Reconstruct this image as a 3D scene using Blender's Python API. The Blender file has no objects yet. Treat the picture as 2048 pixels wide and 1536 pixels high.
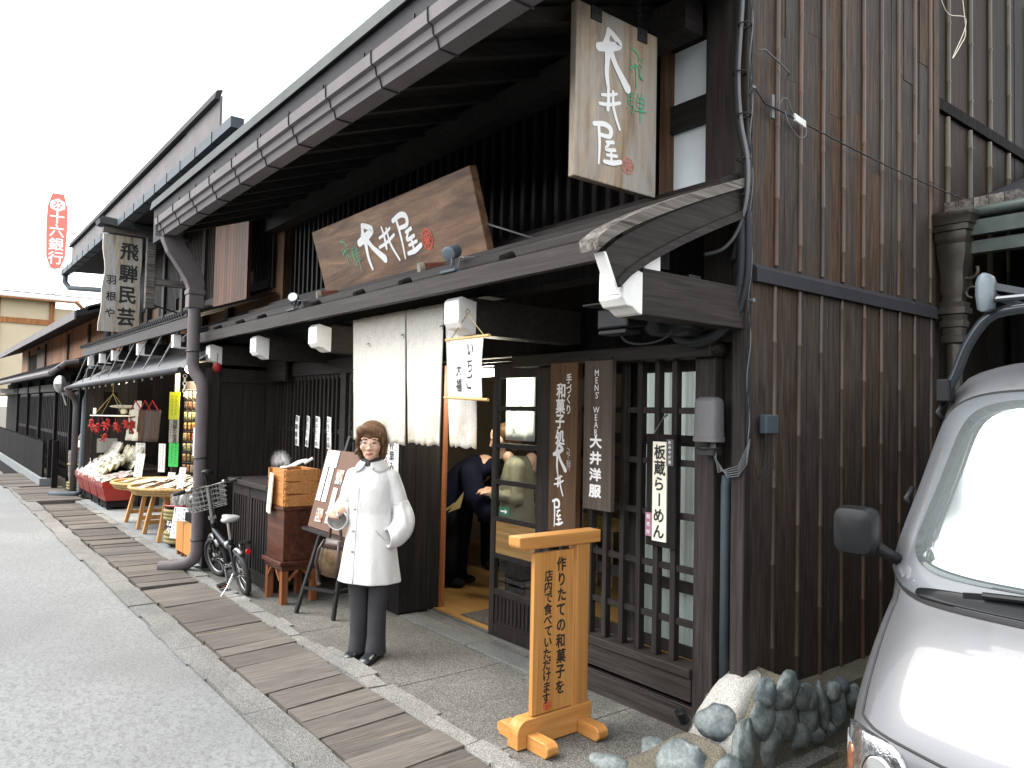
import bpy, bmesh, math, random
from mathutils import Vector, Matrix, Euler, noise
R = math.radians
random.seed(7)
S = bpy.context.scene
COL = S.collection

# ------------------------------------------------------------------ camera, world, sun, exposure
cam_d = bpy.data.cameras.new("camera")
cam_d.sensor_width = 36.0
cam_d.lens = 1512.0 / 2048.0 * 36.0
cam_d.clip_start = 0.05
cam_d.clip_end = 2000.0
cam = bpy.data.objects.new("camera", cam_d)
COL.objects.link(cam)
CR, CU, CF = Vector((0.618, 0.786, 0.021)), Vector((0.018, -0.040, 0.999)), Vector((-0.786, 0.617, 0.039))
cam.matrix_world = Matrix(((CR.x, CU.x, -CF.x, 0), (CR.y, CU.y, -CF.y, 0), (CR.z, CU.z, -CF.z, 1.62), (0, 0, 0, 1)))
S.camera = cam

SUN_EL, SUN_AZ = R(52), R(215)      # direction the light comes from, azimuth counted from +Y clockwise
wd = bpy.data.worlds.new("World")
S.world = wd
wd.use_nodes = True
nt = wd.node_tree
nt.nodes.clear()
wo = nt.nodes.new("ShaderNodeOutputWorld")
bg = nt.nodes.new("ShaderNodeBackground")
sky = nt.nodes.new("ShaderNodeTexSky")
sky.sky_type = 'NISHITA'
sky.sun_disc = False
sky.sun_elevation = SUN_EL
sky.sun_rotation = SUN_AZ
sky.air_density = 1.0
sky.dust_density = 1.0
sky.ozone_density = 0.6
hs = nt.nodes.new("ShaderNodeHueSaturation")
hs.inputs['Saturation'].default_value = 0.12
nt.links.new(sky.outputs[0], hs.inputs['Color'])
nt.links.new(hs.outputs[0], bg.inputs['Color'])
bg.inputs['Strength'].default_value = 0.15
nt.links.new(bg.outputs[0], wo.inputs['Surface'])

sun_d = bpy.data.lights.new("sun", 'SUN')
sun_d.energy = 1.0
sun_d.angle = R(40)
sun_d.color = (1.0, 0.965, 0.92)
sun = bpy.data.objects.new("sun", sun_d)
COL.objects.link(sun)
sd = Vector((math.sin(SUN_AZ) * math.cos(SUN_EL), math.cos(SUN_AZ) * math.cos(SUN_EL), math.sin(SUN_EL)))
sun.rotation_euler = sd.to_track_quat('Z', 'Y').to_euler()
sun.location = (0, -5, 12)

S.view_settings.view_transform = 'Standard'
S.view_settings.look = 'None'
S.view_settings.gamma = 1.0
S.view_settings.use_curve_mapping = False
S.view_settings.exposure = 2.12
S.render.engine = 'CYCLES'
S.cycles.use_denoising = True
S.cycles.volume_bounces = 4
S.cycles.max_bounces = 6
S.cycles.diffuse_bounces = 3
S.cycles.glossy_bounces = 3
S.cycles.transmission_bounces = 4
S.cycles.caustics_reflective = False
S.cycles.caustics_refractive = False

# ------------------------------------------------------------------ helpers: mesh builder
class MB:
    def __init__(s):
        s.v = []; s.f = []; s.mi = []; s.cur = 0
    def add(s, vs, fs):
        b = len(s.v)
        s.v += [Vector(p) for p in vs]
        for f in fs:
            s.f.append([b + i for i in f]); s.mi.append(s.cur)
        return s
    def box(s, x0, x1, y0, y1, z0, z1):
        if x0 > x1: x0, x1 = x1, x0
        if y0 > y1: y0, y1 = y1, y0
        if z0 > z1: z0, z1 = z1, z0
        return s.add([(x0,y0,z0),(x1,y0,z0),(x1,y1,z0),(x0,y1,z0),(x0,y0,z1),(x1,y0,z1),(x1,y1,z1),(x0,y1,z1)],
                     [(3,2,1,0),(4,5,6,7),(0,1,5,4),(1,2,6,5),(2,3,7,6),(3,0,4,7)])
    def obox(s, o, a, b, c):
        """box from corner o with edge vectors a, b, c (right handed)"""
        o, a, b, c = Vector(o), Vector(a), Vector(b), Vector(c)
        return s.add([o, o+a, o+a+b, o+b, o+c, o+a+c, o+a+b+c, o+b+c],
                     [(3,2,1,0),(4,5,6,7),(0,1,5,4),(1,2,6,5),(2,3,7,6),(3,0,4,7)])
    def bar(s, p0, p1, w, h, up=(0,0,1)):
        """rectangular bar from p0 to p1, w across, h along up"""
        p0, p1 = Vector(p0), Vector(p1)
        d = p1 - p0; u = Vector(up)
        a = d.cross(u)
        if a.length < 1e-6: a = d.cross(Vector((1,0,0)))
        a.normalize(); b = a.cross(d).normalized()
        return s.obox(p0 - a*w/2 - b*h/2, a*w, d, b*h) if (a.cross(d)).dot(b) > 0 else s.obox(p0 - a*w/2 - b*h/2, d, a*w, b*h)
    def prism(s, poly, o, U, V, W):
        """polygon (u,v list, counter clockwise seen against W) extruded by vector W"""
        o, U, V, W = Vector(o), Vector(U), Vector(V), Vector(W)
        n = len(poly)
        vs = [o + U*p[0] + V*p[1] for p in poly]
        vs += [p + W for p in vs]
        fs = [tuple(range(n-1, -1, -1)), tuple(range(n, 2*n))]
        fs += [(i, (i+1) % n, n + (i+1) % n, n + i) for i in range(n)]
        return s.add(vs, fs)
    def quad(s, a, b, c, d):
        return s.add([a, b, c, d], [(0,1,2,3)])
    def tube(s, pts, r, n=8, cap=True, closed=False):
        pts = [Vector(p) for p in pts]
        m = len(pts)
        rs = list(r) if isinstance(r, (list, tuple)) else [r]*m
        vs = []; fs = []
        ref = None
        for i, p in enumerate(pts):
            if closed: t = pts[(i+1) % m] - pts[i-1]
            else: t = pts[min(i+1, m-1)] - pts[max(i-1, 0)]
            if t.length < 1e-9: t = Vector((0,0,1))
            t.normalize()
            if ref is None:
                ref = Vector((0,0,1)) if abs(t.z) < 0.9 else Vector((1,0,0))
            a = t.cross(ref)
            if a.length < 1e-6: a = t.cross(Vector((0.3,1,0.2)))
            a.normalize(); b = t.cross(a).normalized(); ref = -b if False else a.cross(t)
            for k in range(n):
                w = 2*math.pi*k/n
                vs.append(p + (a*math.cos(w) + b*math.sin(w))*rs[i])
        for i in range(m if closed else m-1):
            j = (i+1) % m
            for k in range(n):
                l = (k+1) % n
                fs.append((i*n+k, i*n+l, j*n+l, j*n+k))
        if cap and not closed:
            fs.append(tuple(range(n-1, -1, -1))); fs.append(tuple(range((m-1)*n, m*n)))
        return s.add(vs, fs)
    def cyl(s, p0, p1, r, n=12, r1=None):
        return s.tube([p0, p1], [r, r if r1 is None else r1], n)
    def loft(s, rings, cap=True):
        n = len(rings[0]); vs = [p for r_ in rings for p in r_]; fs = []
        for i in range(len(rings)-1):
            for k in range(n):
                l = (k+1) % n
                fs.append((i*n+k, i*n+l, (i+1)*n+l, (i+1)*n+k))
        if cap:
            fs.append(tuple(range(n-1, -1, -1))); fs.append(tuple(range((len(rings)-1)*n, len(rings)*n)))
        return s.add(vs, fs)
    def grid(s, fn, nu, nv):
        vs = [fn(i/nu, j/nv) for j in range(nv+1) for i in range(nu+1)]
        fs = [(j*(nu+1)+i, j*(nu+1)+i+1, (j+1)*(nu+1)+i+1, (j+1)*(nu+1)+i) for j in range(nv) for i in range(nu)]
        return s.add(vs, fs)
    def ell(s, c, r, n=12, m=8, rot=None):
        c = Vector(c); vs = []; fs = []
        r = Vector(r) if not isinstance(r, (int, float)) else Vector((r,r,r))
        for j in range(m+1):
            t = math.pi*j/m
            for k in range(n):
                p = 2*math.pi*k/n
                q = Vector((r.x*math.sin(t)*math.cos(p), r.y*math.sin(t)*math.sin(p), r.z*math.cos(t)))
                if rot is not None: q = rot @ q
                vs.append(c + q)
        for j in range(m):
            for k in range(n):
                l = (k+1) % n
                if j == 0: fs.append((k, (j+1)*n+k, (j+1)*n+l))
                elif j == m-1: fs.append((j*n+k, (j+1)*n+k, j*n+l))
                else: fs.append((j*n+k, (j+1)*n+k, (j+1)*n+l, j*n+l))
        return s.add(vs, fs)
    def torus(s, c, axis, rad, r, n=24, m=6, a0=0.0, a1=2*math.pi):
        axis = Vector(axis).normalized()
        u = axis.cross(Vector((0,0,1)))
        if u.length < 1e-3: u = Vector((1,0,0))
        u.normalize(); w = axis.cross(u)
        full = abs(a1 - a0 - 2*math.pi) < 1e-6
        k = n if full else n+1
        pts = [Vector(c) + (u*math.cos(a0+(a1-a0)*i/n) + w*math.sin(a0+(a1-a0)*i/n))*rad for i in range(k)]
        return s.tube(pts, r, m, closed=full)
    def jitter(s, a, start=0):
        for i in range(start, len(s.v)):
            p = s.v[i]; s.v[i] = p + noise.noise_vector(p*13.1)*a
        return s
    def mesh(s, name):
        me = bpy.data.meshes.new(name)
        me.from_pydata([tuple(p) for p in s.v], [], s.f)
        return me

WM = {}      # world matrices of what has been built
I4 = Matrix.Identity(4)

def thing(name, label, cat, loc=(0,0,0), rotz=0.0, group=None, kind=None, rot=None):
    o = bpy.data.objects.new(name, None)
    COL.objects.link(o)
    o.empty_display_size = 0.1
    o.location = loc
    o.rotation_euler = rot if rot is not None else (0, 0, rotz)
    WM[o.name] = Matrix.Translation(loc) @ Euler(o.rotation_euler).to_matrix().to_4x4()
    tag(o, label, cat, group, kind)
    return o

def tag(o, label=None, cat=None, group=None, kind=None):
    if label: o["label"] = label
    if cat: o["category"] = cat
    if group: o["group"] = group
    if kind: o["kind"] = kind
    return o

def build(m, name, mat, parent=None, local=False, smooth=False, bevel=0.0, label=None, fix=False, subsurf=0, seg=1, angle=40):
    me = m.mesh(name) if isinstance(m, MB) else m
    mats = mat if isinstance(mat, (list, tuple)) else [mat]
    for x in mats: me.materials.append(x)
    if isinstance(m, MB) and len(mats) > 1:
        me.polygons.foreach_set("material_index", m.mi)
    if fix:
        b = bmesh.new(); b.from_mesh(me)
        bmesh.ops.remove_doubles(b, verts=b.verts, dist=1e-5)
        bmesh.ops.recalc_face_normals(b, faces=b.faces)
        b.to_mesh(me); b.free()
    if smooth:
        me.polygons.foreach_set("use_smooth", [True]*len(me.polygons))
        if smooth == 'auto':
            try: me.set_sharp_from_angle(angle=R(angle))
            except Exception: pass
    me.update()
    o = bpy.data.objects.new(name, me)
    COL.objects.link(o)
    if parent is not None:
        o.parent = parent
        if local:
            WM[o.name] = WM[parent.name].copy()
        else:
            o.matrix_parent_inverse = WM[parent.name].inverted()
            WM[o.name] = I4.copy()
    else:
        WM[o.name] = I4.copy()
    if bevel:
        md = o.modifiers.new("bevel", 'BEVEL'); md.width = bevel; md.segments = seg; md.limit_method = 'ANGLE'; md.angle_limit = R(35)
    if subsurf:
        md = o.modifiers.new("subsurf", 'SUBSURF'); md.levels = subsurf; md.render_levels = subsurf
    if label: o["label"] = label
    return o

def copy_tree(o, loc=None, rotz=None, rot=None, parent=None, label=None, scale=None):
    c = o.copy(); COL.objects.link(c)
    if parent is not None:
        c.parent = parent
    if loc is not None: c.location = loc
    if rotz is not None: c.rotation_euler = (0, 0, rotz)
    if rot is not None: c.rotation_euler = rot
    if scale is not None: c.scale = scale
    if label: c["label"] = label
    for ch in [x for x in KIDS.get(o.name, [])]:
        copy_tree(ch, parent=c)
    return c
KIDS = {}
def reg(root, *kids):
    for k in kids:
        KIDS.setdefault(root.name, []).append(k)
    return root

# ------------------------------------------------------------------ helpers: materials
def mat_new(name):
    m = bpy.data.materials.new(name); m.use_nodes = True
    n = m.node_tree; n.nodes.clear()
    out = n.nodes.new("ShaderNodeOutputMaterial")
    p = n.nodes.new("ShaderNodeBsdfPrincipled")
    n.links.new(p.outputs[0], out.inputs[0])
    return m, n, p

def ramp(n, stops, fac):
    r = n.nodes.new("ShaderNodeValToRGB")
    e = r.color_ramp.elements
    while len(e) > 1: e.remove(e[-1])
    e[0].position = stops[0][0]; e[0].color = (*stops[0][1], 1) if len(stops[0][1]) == 3 else stops[0][1]
    for pos, c in stops[1:]:
        x = e.new(pos); x.color = (*c, 1)
    n.links.new(fac, r.inputs[0])
    return r.outputs[0]

def coords(n, scale=(1,1,1), src='Object', jitter=False):
    t = n.nodes.new("ShaderNodeTexCoord")
    mp = n.nodes.new("ShaderNodeMapping")
    mp.inputs['Scale'].default_value = scale
    n.links.new(t.outputs[src], mp.inputs['Vector'])
    if jitter:
        g = n.nodes.new("ShaderNodeNewGeometry")
        ma = n.nodes.new("ShaderNodeMath"); ma.operation = 'MULTIPLY'; ma.inputs[1].default_value = 37.0
        n.links.new(g.outputs['Random Per Island'], ma.inputs[0])
        cb = n.nodes.new("ShaderNodeCombineXYZ")
        for i in range(3): n.links.new(ma.outputs[0], cb.inputs[i])
        n.links.new(cb.outputs[0], mp.inputs['Location'])
    return mp.outputs[0]

def tex_noise(n, vec, scale, detail=4, rough=0.6, dist=0.0):
    t = n.nodes.new("ShaderNodeTexNoise")
    t.inputs['Scale'].default_value = scale; t.inputs['Detail'].default_value = detail
    t.inputs['Roughness'].default_value = rough; t.inputs['Distortion'].default_value = dist
    n.links.new(vec, t.inputs['Vector'])
    return t.outputs[0]

def mixc(n, a, b, fac, mode='MIX'):
    m = n.nodes.new("ShaderNodeMix"); m.data_type = 'RGBA'; m.blend_type = mode
    for s_, v in ((0, fac), (6, a), (7, b)):
        if hasattr(v, 'is_linked') or hasattr(v, 'links'): n.links.new(v, m.inputs[s_])
        else: m.inputs[s_].default_value = v if s_ == 0 else (*v, 1)
    return m.outputs[2]

def bump(n, p, h, strength=0.3, dist=0.01):
    b = n.nodes.new("ShaderNodeBump"); b.inputs['Strength'].default_value = strength; b.inputs['Distance'].default_value = dist
    n.links.new(h, b.inputs['Height']); n.links.new(b.outputs[0], p.inputs['Normal'])

def plain(name, col, rough=0.5, metal=0.0, var=0.06, emit=0.0, spec=0.5, scale=9.0, bmp=0.0):
    m, n, p = mat_new(name)
    v = coords(n)
    t = tex_noise(n, v, scale, 5)
    lo = tuple(c*(1-var) for c in col); hi = tuple(min(1, c*(1+var)) for c in col)
    c = ramp(n, [(0.3, lo), (0.7, hi)], t)
    n.links.new(c, p.inputs['Base Color'])
    p.inputs['Roughness'].default_value = rough; p.inputs['Metallic'].default_value = metal
    p.inputs['Specular IOR Level'].default_value = spec
    if emit:
        p.inputs['Emission Color'].default_value = (*col, 1); p.inputs['Emission Strength'].default_value = emit
    if bmp: bump(n, p, t, bmp, 0.004)
    return m

def wood(name, cols, axis='Z', grain=60.0, rough=0.65, vary=0.35, wear=None, wear_amt=0.5, bmp=0.25, big=1.3, spec=0.22):
    """cols dark to light along the grain noise; wear = colour of worn patches"""
    m, n, p = mat_new(name)
    sc = {'X': (0.04, 1, 1), 'Y': (1, 0.04, 1), 'Z': (1, 1, 0.04)}[axis]
    v = coords(n, sc, jitter=True)
    g = tex_noise(n, v, grain, 6, 0.65, 0.4)
    k = len(cols)
    c = ramp(n, [(0.32 + 0.36*i/(k-1), cols[i]) for i in range(k)], g)
    sc2 = {'X': (0.25, 1, 1), 'Y': (1, 0.25, 1), 'Z': (1, 1, 0.25)}[axis]
    v2 = coords(n, sc2, jitter=True)
    g2 = tex_noise(n, v2, big*3, 5, 0.6, 0.6)
    gm = n.nodes.new("ShaderNodeNewGeometry")
    ad = n.nodes.new("ShaderNodeMath"); ad.operation = 'MULTIPLY_ADD'
    n.links.new(gm.outputs['Random Per Island'], ad.inputs[0]); ad.inputs[1].default_value = 0.5; ad.inputs[2].default_value = -0.25
    ad2 = n.nodes.new("ShaderNodeMath"); ad2.operation = 'ADD'
    n.links.new(g2, ad2.inputs[0]); n.links.new(ad.outputs[0], ad2.inputs[1])
    tone = ramp(n, [(0.25, (1-vary,)*3), (0.75, (1+vary,)*3)], ad2.outputs[0])
    c = mixc(n, c, tone, 1.0, 'MULTIPLY')
    if wear:
        v3 = coords(n, tuple(x*0.6 if x < 1 else 1 for x in sc), jitter=True)
        w = tex_noise(n, v3, 26, 8, 0.75, 0.2)
        wf = ramp(n, [(1-wear_amt*0.5, (0,0,0)), (1-wear_amt*0.5+0.09, (1,1,1))], w)
        c = mixc(n, c, wear, wf)
    n.links.new(c, p.inputs['Base Color'])
    p.inputs['Roughness'].default_value = rough
    p.inputs['Specular IOR Level'].default_value = spec
    bump(n, p, g, bmp, 0.004)
    return m

def glass(name, tint=(0.8,0.85,0.85), rough=0.02, alpha=0.25):
    """thin window glass: mostly clear, with a real Fresnel reflection"""
    m = bpy.data.materials.new(name); m.use_nodes = True
    n = m.node_tree; n.nodes.clear()
    out = n.nodes.new("ShaderNodeOutputMaterial")
    tr = n.nodes.new("ShaderNodeBsdfTransparent"); tr.inputs[0].default_value = (*tint, 1)
    gl = n.nodes.new("ShaderNodeBsdfGlossy"); gl.inputs['Roughness'].default_value = rough
    fr = n.nodes.new("ShaderNodeFresnel"); fr.inputs[0].default_value = 1.5
    gb = n.nodes.new("ShaderNodeNewGeometry"); iv = n.nodes.new("ShaderNodeMath"); iv.operation = 'SUBTRACT'; iv.inputs[0].default_value = 1.0; n.links.new(gb.outputs['Backfacing'], iv.inputs[1])
    ml = n.nodes.new("ShaderNodeMath"); ml.operation = 'MULTIPLY'; n.links.new(fr.outputs[0], ml.inputs[0]); n.links.new(iv.outputs[0], ml.inputs[1])
    mx = n.nodes.new("ShaderNodeMixShader")
    n.links.new(ml.outputs[0], mx.inputs[0]); n.links.new(tr.outputs[0], mx.inputs[1]); n.links.new(gl.outputs[0], mx.inputs[2])
    n.links.new(mx.outputs[0], out.inputs[0])
    return m

M = {}
M['dark'] = wood('dark_wood', [(0.011,0.0086,0.0074),(0.021,0.0172,0.0153),(0.033,0.0278,0.0252)], 'Z', 55, 0.6, 0.25, bmp=0.2)
M['darkx'] = wood('dark_beam_wood', [(0.011,0.0086,0.0074),(0.021,0.0172,0.0153),(0.033,0.0278,0.0252)], 'X', 55, 0.6, 0.25, bmp=0.25)
M['darkworn'] = wood('worn_dark_wood', [(0.014,0.0112,0.0096),(0.026,0.0217,0.0193),(0.040,0.0343,0.0312)], 'Y', 60, 0.65, 0.25, wear=(0.30,0.26,0.20), wear_amt=0.66, bmp=0.4)
M['darkwornx'] = wood('worn_dark_sill_wood', [(0.014,0.0112,0.0096),(0.026,0.0217,0.0193),(0.040,0.0343,0.0312)], 'X', 60, 0.65, 0.25, wear=(0.28,0.25,0.20), wear_amt=0.70, bmp=0.4)
M['darkwornz'] = wood('worn_dark_post_wood', [(0.014,0.0112,0.0096),(0.026,0.0217,0.0193),(0.040,0.0343,0.0312)], 'Z', 60, 0.65, 0.25, wear=(0.32,0.28,0.22), wear_amt=0.64, bmp=0.35)
M['black'] = wood('black_wood', [(0.007,0.0063,0.006),(0.0125,0.0113,0.0108),(0.019,0.0175,0.017)], 'Z', 45, 0.85, 0.25, spec=0.08)
M['soffit'] = wood('soffit_wood', [(0.014,0.0118,0.0108),(0.024,0.0208,0.0192),(0.036,0.0315,0.0285)], 'Y', 45, 0.75, 0.25)
M['brownwall'] = wood('brown_panel_wood', [(0.050,0.026,0.014),(0.085,0.043,0.022),(0.125,0.068,0.036)], 'Z', 50, 0.6, 0.3)
M['orangewood'] = wood('orange_board_wood', [(0.20,0.070,0.020),(0.34,0.125,0.036),(0.48,0.20,0.065)], 'Z', 40, 0.6, 0.35, wear=(0.06,0.04,0.03), wear_amt=0.75)
M['pine'] = wood('honey_pine', [(0.36,0.155,0.040),(0.44,0.205,0.058),(0.52,0.26,0.082)], 'Z', 26, 0.42, 0.10, bmp=0.08)
M['piney'] = wood('honey_pine_beam', [(0.36,0.155,0.040),(0.44,0.205,0.058),(0.52,0.26,0.082)], 'Y', 26, 0.42, 0.10, bmp=0.08)
M['pinex'] = wood('honey_pine_foot', [(0.36,0.155,0.040),(0.44,0.205,0.058),(0.52,0.26,0.082)], 'X', 26, 0.42, 0.10, bmp=0.08)
M['cedar'] = wood('steamer_cedar', [(0.34,0.14,0.04),(0.45,0.20,0.065),(0.54,0.27,0.10)], 'X', 50, 0.5, 0.10, bmp=.1)
M['cabinet'] = wood('red_brown_cabinet', [(0.035,0.013,0.008),(0.060,0.022,0.013),(0.085,0.035,0.021)], 'X', 30, 0.35, 0.25)
M['stool'] = wood('stool_wood', [(0.10,0.035,0.014),(0.17,0.062,0.025),(0.24,0.10,0.042)], 'Z', 30, 0.45, 0.25)
M['signbrown'] = wood('sign_brown', [(0.070,0.036,0.018),(0.095,0.052,0.026),(0.13,0.075,0.04)], 'Z', 40, 0.5, 0.15, bmp=0.1)
M['signdark'] = wood('sign_dark_brown', [(0.055,0.040,0.032),(0.075,0.056,0.045),(0.10,0.078,0.062)], 'Z', 40, 0.55, 0.12, bmp=0.1)
M['oak'] = wood('oak_panel', [(0.20,0.115,0.04),(0.29,0.175,0.065),(0.37,0.24,0.10)], 'X', 40, 0.45, 0.2)
M['floorwood'] = wood('shop_floor_wood', [(0.19,0.10,0.03),(0.27,0.15,0.05),(0.33,0.20,0.075)], 'X', 24, 0.3, 0.2)
M['tablewood'] = wood('table_wood', [(0.34,0.16,0.05),(0.46,0.24,0.085),(0.56,0.32,0.13)], 'Z', 30, 0.5, 0.2)
M['whitepaint'] = plain('white_paint', (0.82,0.81,0.78), 0.5, var=0.04, scale=20)
M['metalgrey'] = plain('brown_grey_metal', (0.145,0.134,0.137), 0.7, 0.0, var=0.14, scale=3, spec=.12)
M['metaldark'] = plain('dark_grey_metal', (0.036,0.036,0.040), 0.7, 0.0, var=0.18, scale=3, spec=.12)
M['metaltrim'] = plain('grey_green_metal_trim', (0.060,0.068,0.066), 0.65, 0.0, var=0.2, scale=4, spec=.15)
M['pipe'] = plain('taupe_pipe', (0.115,0.101,0.104), 0.6, 0, var=0.12, scale=6, spec=.2)
M['bluepipe'] = plain('slate_pipe', (0.060,0.076,0.088), 0.6, 0, var=0.12, scale=6, spec=.2)
M['steel'] = plain('bare_steel', (0.40,0.40,0.39), 0.35, 0.85, var=0.15)
M['chrome'] = plain('chrome', (0.8,0.8,0.8), 0.12, 1.0, var=0.03)
M['iron'] = plain('black_iron', (0.02,0.02,0.021), 0.5, 0.3, var=0.2)
M['rubber'] = plain('black_rubber', (0.018,0.018,0.019), 0.7, 0, var=0.2, scale=30)
M['plasticblack'] = plain('black_plastic', (0.008,0.009,0.010), 0.4, 0, var=0.1, spec=.25)
M['paper'] = plain('white_paper', (0.86,0.86,0.84), 0.8, var=0.04)
M['cream'] = plain('cream_paper', (0.80,0.76,0.62), 0.7, var=0.04)
M['ink'] = plain('black_ink', (0.012,0.012,0.012), 0.6, var=0.1)
M['whiteink'] = plain('white_lettering', (0.86,0.86,0.85), 0.5, var=0.03)
M['greenink'] = plain('green_lettering', (0.05,0.42,0.24), 0.5, var=0.1)
M['redink'] = plain('red_seal', (0.62,0.075,0.035), 0.5, var=0.1)
M['pinkink'] = plain('faded_red_seal', (0.50,0.20,0.15), 0.6, var=0.15)
M['cable'] = plain('dark_cable', (0.018,0.021,0.024), 0.55, var=0.15, spec=.3)
M['cablelight'] = plain('grey_cable', (0.11,0.115,0.12), 0.5, var=0.1)
M['brass'] = plain('brass', (0.50,0.36,0.14), 0.4, 0.5, var=0.1)
M['glass'] = glass('window_glass')
M['red'] = plain('red_lacquer', (0.22,0.014,0.008), 0.3, var=0.12)
M['redcloth'] = plain('red_cloth', (0.26,0.006,0.007), 0.7, var=0.2)
M['rope'] = plain('straw_rope', (0.24,0.20,0.085), 0.85, var=0.35, scale=60, bmp=0.6)
M['bamboo'] = plain('bamboo_rod', (0.52,0.30,0.10), 0.45, var=0.15)
M['skin'] = plain('skin', (0.60,0.37,0.26), 0.5, var=0.05)
M['hair'] = wood('brown_hair', [(0.055,0.026,0.012),(0.13,0.066,0.031),(0.25,0.135,0.066)], 'Z', 150, 0.5, 0.2, bmp=0.35)
M['blackhair'] = plain('black_hair', (0.010,0.009,0.009), 0.4, var=0.3, scale=40)

# ------------------------------------------------------------------ helpers: writing
GLYPH = {}
def glyph(ch, bold=0.0):
    k = (ch, bold)
    if k not in GLYPH:
        cu = bpy.data.curves.new("glyph", 'FONT')
        cu.body = ch; cu.size = 1.0; cu.resolution_u = 3; cu.offset = bold
        ob = bpy.data.objects.new("glyph", cu)
        me = ob.to_mesh()
        vs = [v.co.copy() for v in me.vertices]; fs = [tuple(p.vertices) for p in me.polygons]
        ob.to_mesh_clear(); bpy.data.objects.remove(ob); bpy.data.curves.remove(cu)
        if vs:
            x0 = min(v.x for v in vs); x1 = max(v.x for v in vs); y0 = min(v.y for v in vs); y1 = max(v.y for v in vs)
        else: x0 = x1 = y0 = y1 = 0
        GLYPH[k] = (vs, fs, (x0, x1, y0, y1))
    return GLYPH[k]

class Face:
    """a writing surface: O lower-left corner, U to the right, V up, N out of it (unit vectors)"""
    def __init__(s, O, U, V, N=None, lift=0.002):
        s.O, s.U, s.V = Vector(O), Vector(U).normalized(), Vector(V).normalized()
        s.N = s.U.cross(s.V).normalized(); s.lift = lift
    def p(s, u, v, w=None):
        return s.O + s.U*u + s.V*v + s.N*(s.lift if w is None else w)

def put_char(m, F, ch, u, v, h, w=None, bold=0.0, shear=0.0, rot=0.0, lift=None):
    """one character centred at u, v on face F, its ink box scaled to the character's natural proportion of h"""
    vs, fs, (x0, x1, y0, y1) = glyph(ch)
    if not vs: return
    if bold:      # brush weight: the same character laid down again a hair to each side
        L0 = F.lift if lift is None else lift
        for k, (du, dv) in enumerate(((-1,0),(1,0),(0,-1),(0,1),(-.7,.7),(.7,-.7))):
            put_char(m, F, ch, u + du*bold*h*.8, v + dv*bold*h*.8, h, w, 0, shear, rot, L0 + .00012*(k+1))
    cx, cy = (x0+x1)/2, (y0+y1)/2
    sx = (w if w else h); c, s_ = math.cos(rot), math.sin(rot)
    out = []
    for q in vs:
        a, b = (q.x-cx), (q.y-cy)
        a, b = a*c - b*s_, a*s_ + b*c
        a += b*shear
        out.append(F.p(u + a*sx, v + b*h, lift))
    m.add(out, fs)

def put_col(m, F, s, u, v0, h, step=None, w=None, bold=0.0, jit=0.0, shear=0.0, lift=None):
    """vertical writing: first character centred at v0, going down"""
    step = step or h*1.05
    for i, ch in enumerate(s):
        if ch == ' ': continue
        r = -math.pi/2 if ch == 'ー' else 0
        put_char(m, F, ch, u + random.uniform(-jit, jit)*h, v0 - i*step, h, w, bold, shear + random.uniform(-jit, jit), r + random.uniform(-jit, jit)*0.5, lift)

def stroke(m, F, pts, k):
    """one brush stroke: pts (u, v, width) smoothed, laid a hair above earlier strokes"""
    P = [Vector(p) for p in pts]
    fine = []
    for i in range(len(P)-1):
        p0, p1, p2, p3 = P[max(i-1,0)], P[i], P[i+1], P[min(i+2, len(P)-1)]
        for t in (0, .2, .4, .6, .8):
            fine.append(0.5*((2*p1) + (p2-p0)*t + (2*p0-5*p1+4*p2-p3)*t*t + (3*p1-p0-3*p2+p3)*t**3))
    fine.append(P[-1])
    n = len(fine); L = []; Rr = []
    w_ = F.lift + 0.0004*k
    for i, q in enumerate(fine):
        t = fine[min(i+1,n-1)] - fine[max(i-1,0)]
        d = Vector((-t.y, t.x)); d = d.normalized() if d.length > 1e-9 else Vector((0,1))
        hw = max(q.z, 0.0004)/2
        L.append(F.p(q.x + d.x*hw, q.y + d.y*hw, w_)); Rr.append(F.p(q.x - d.x*hw, q.y - d.y*hw, w_))
    m.add(L + Rr, [(i, n+i, n+i+1, i+1) for i in range(n-1)])
    for q in (fine[0], fine[-1]):
        hw = max(q.z, 0.0004)/2
        m.add([F.p(q.x+hw*math.cos(a*math.pi/4), q.y+hw*math.sin(a*math.pi/4), w_+0.0001) for a in range(8)], [tuple(range(8))])

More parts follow.
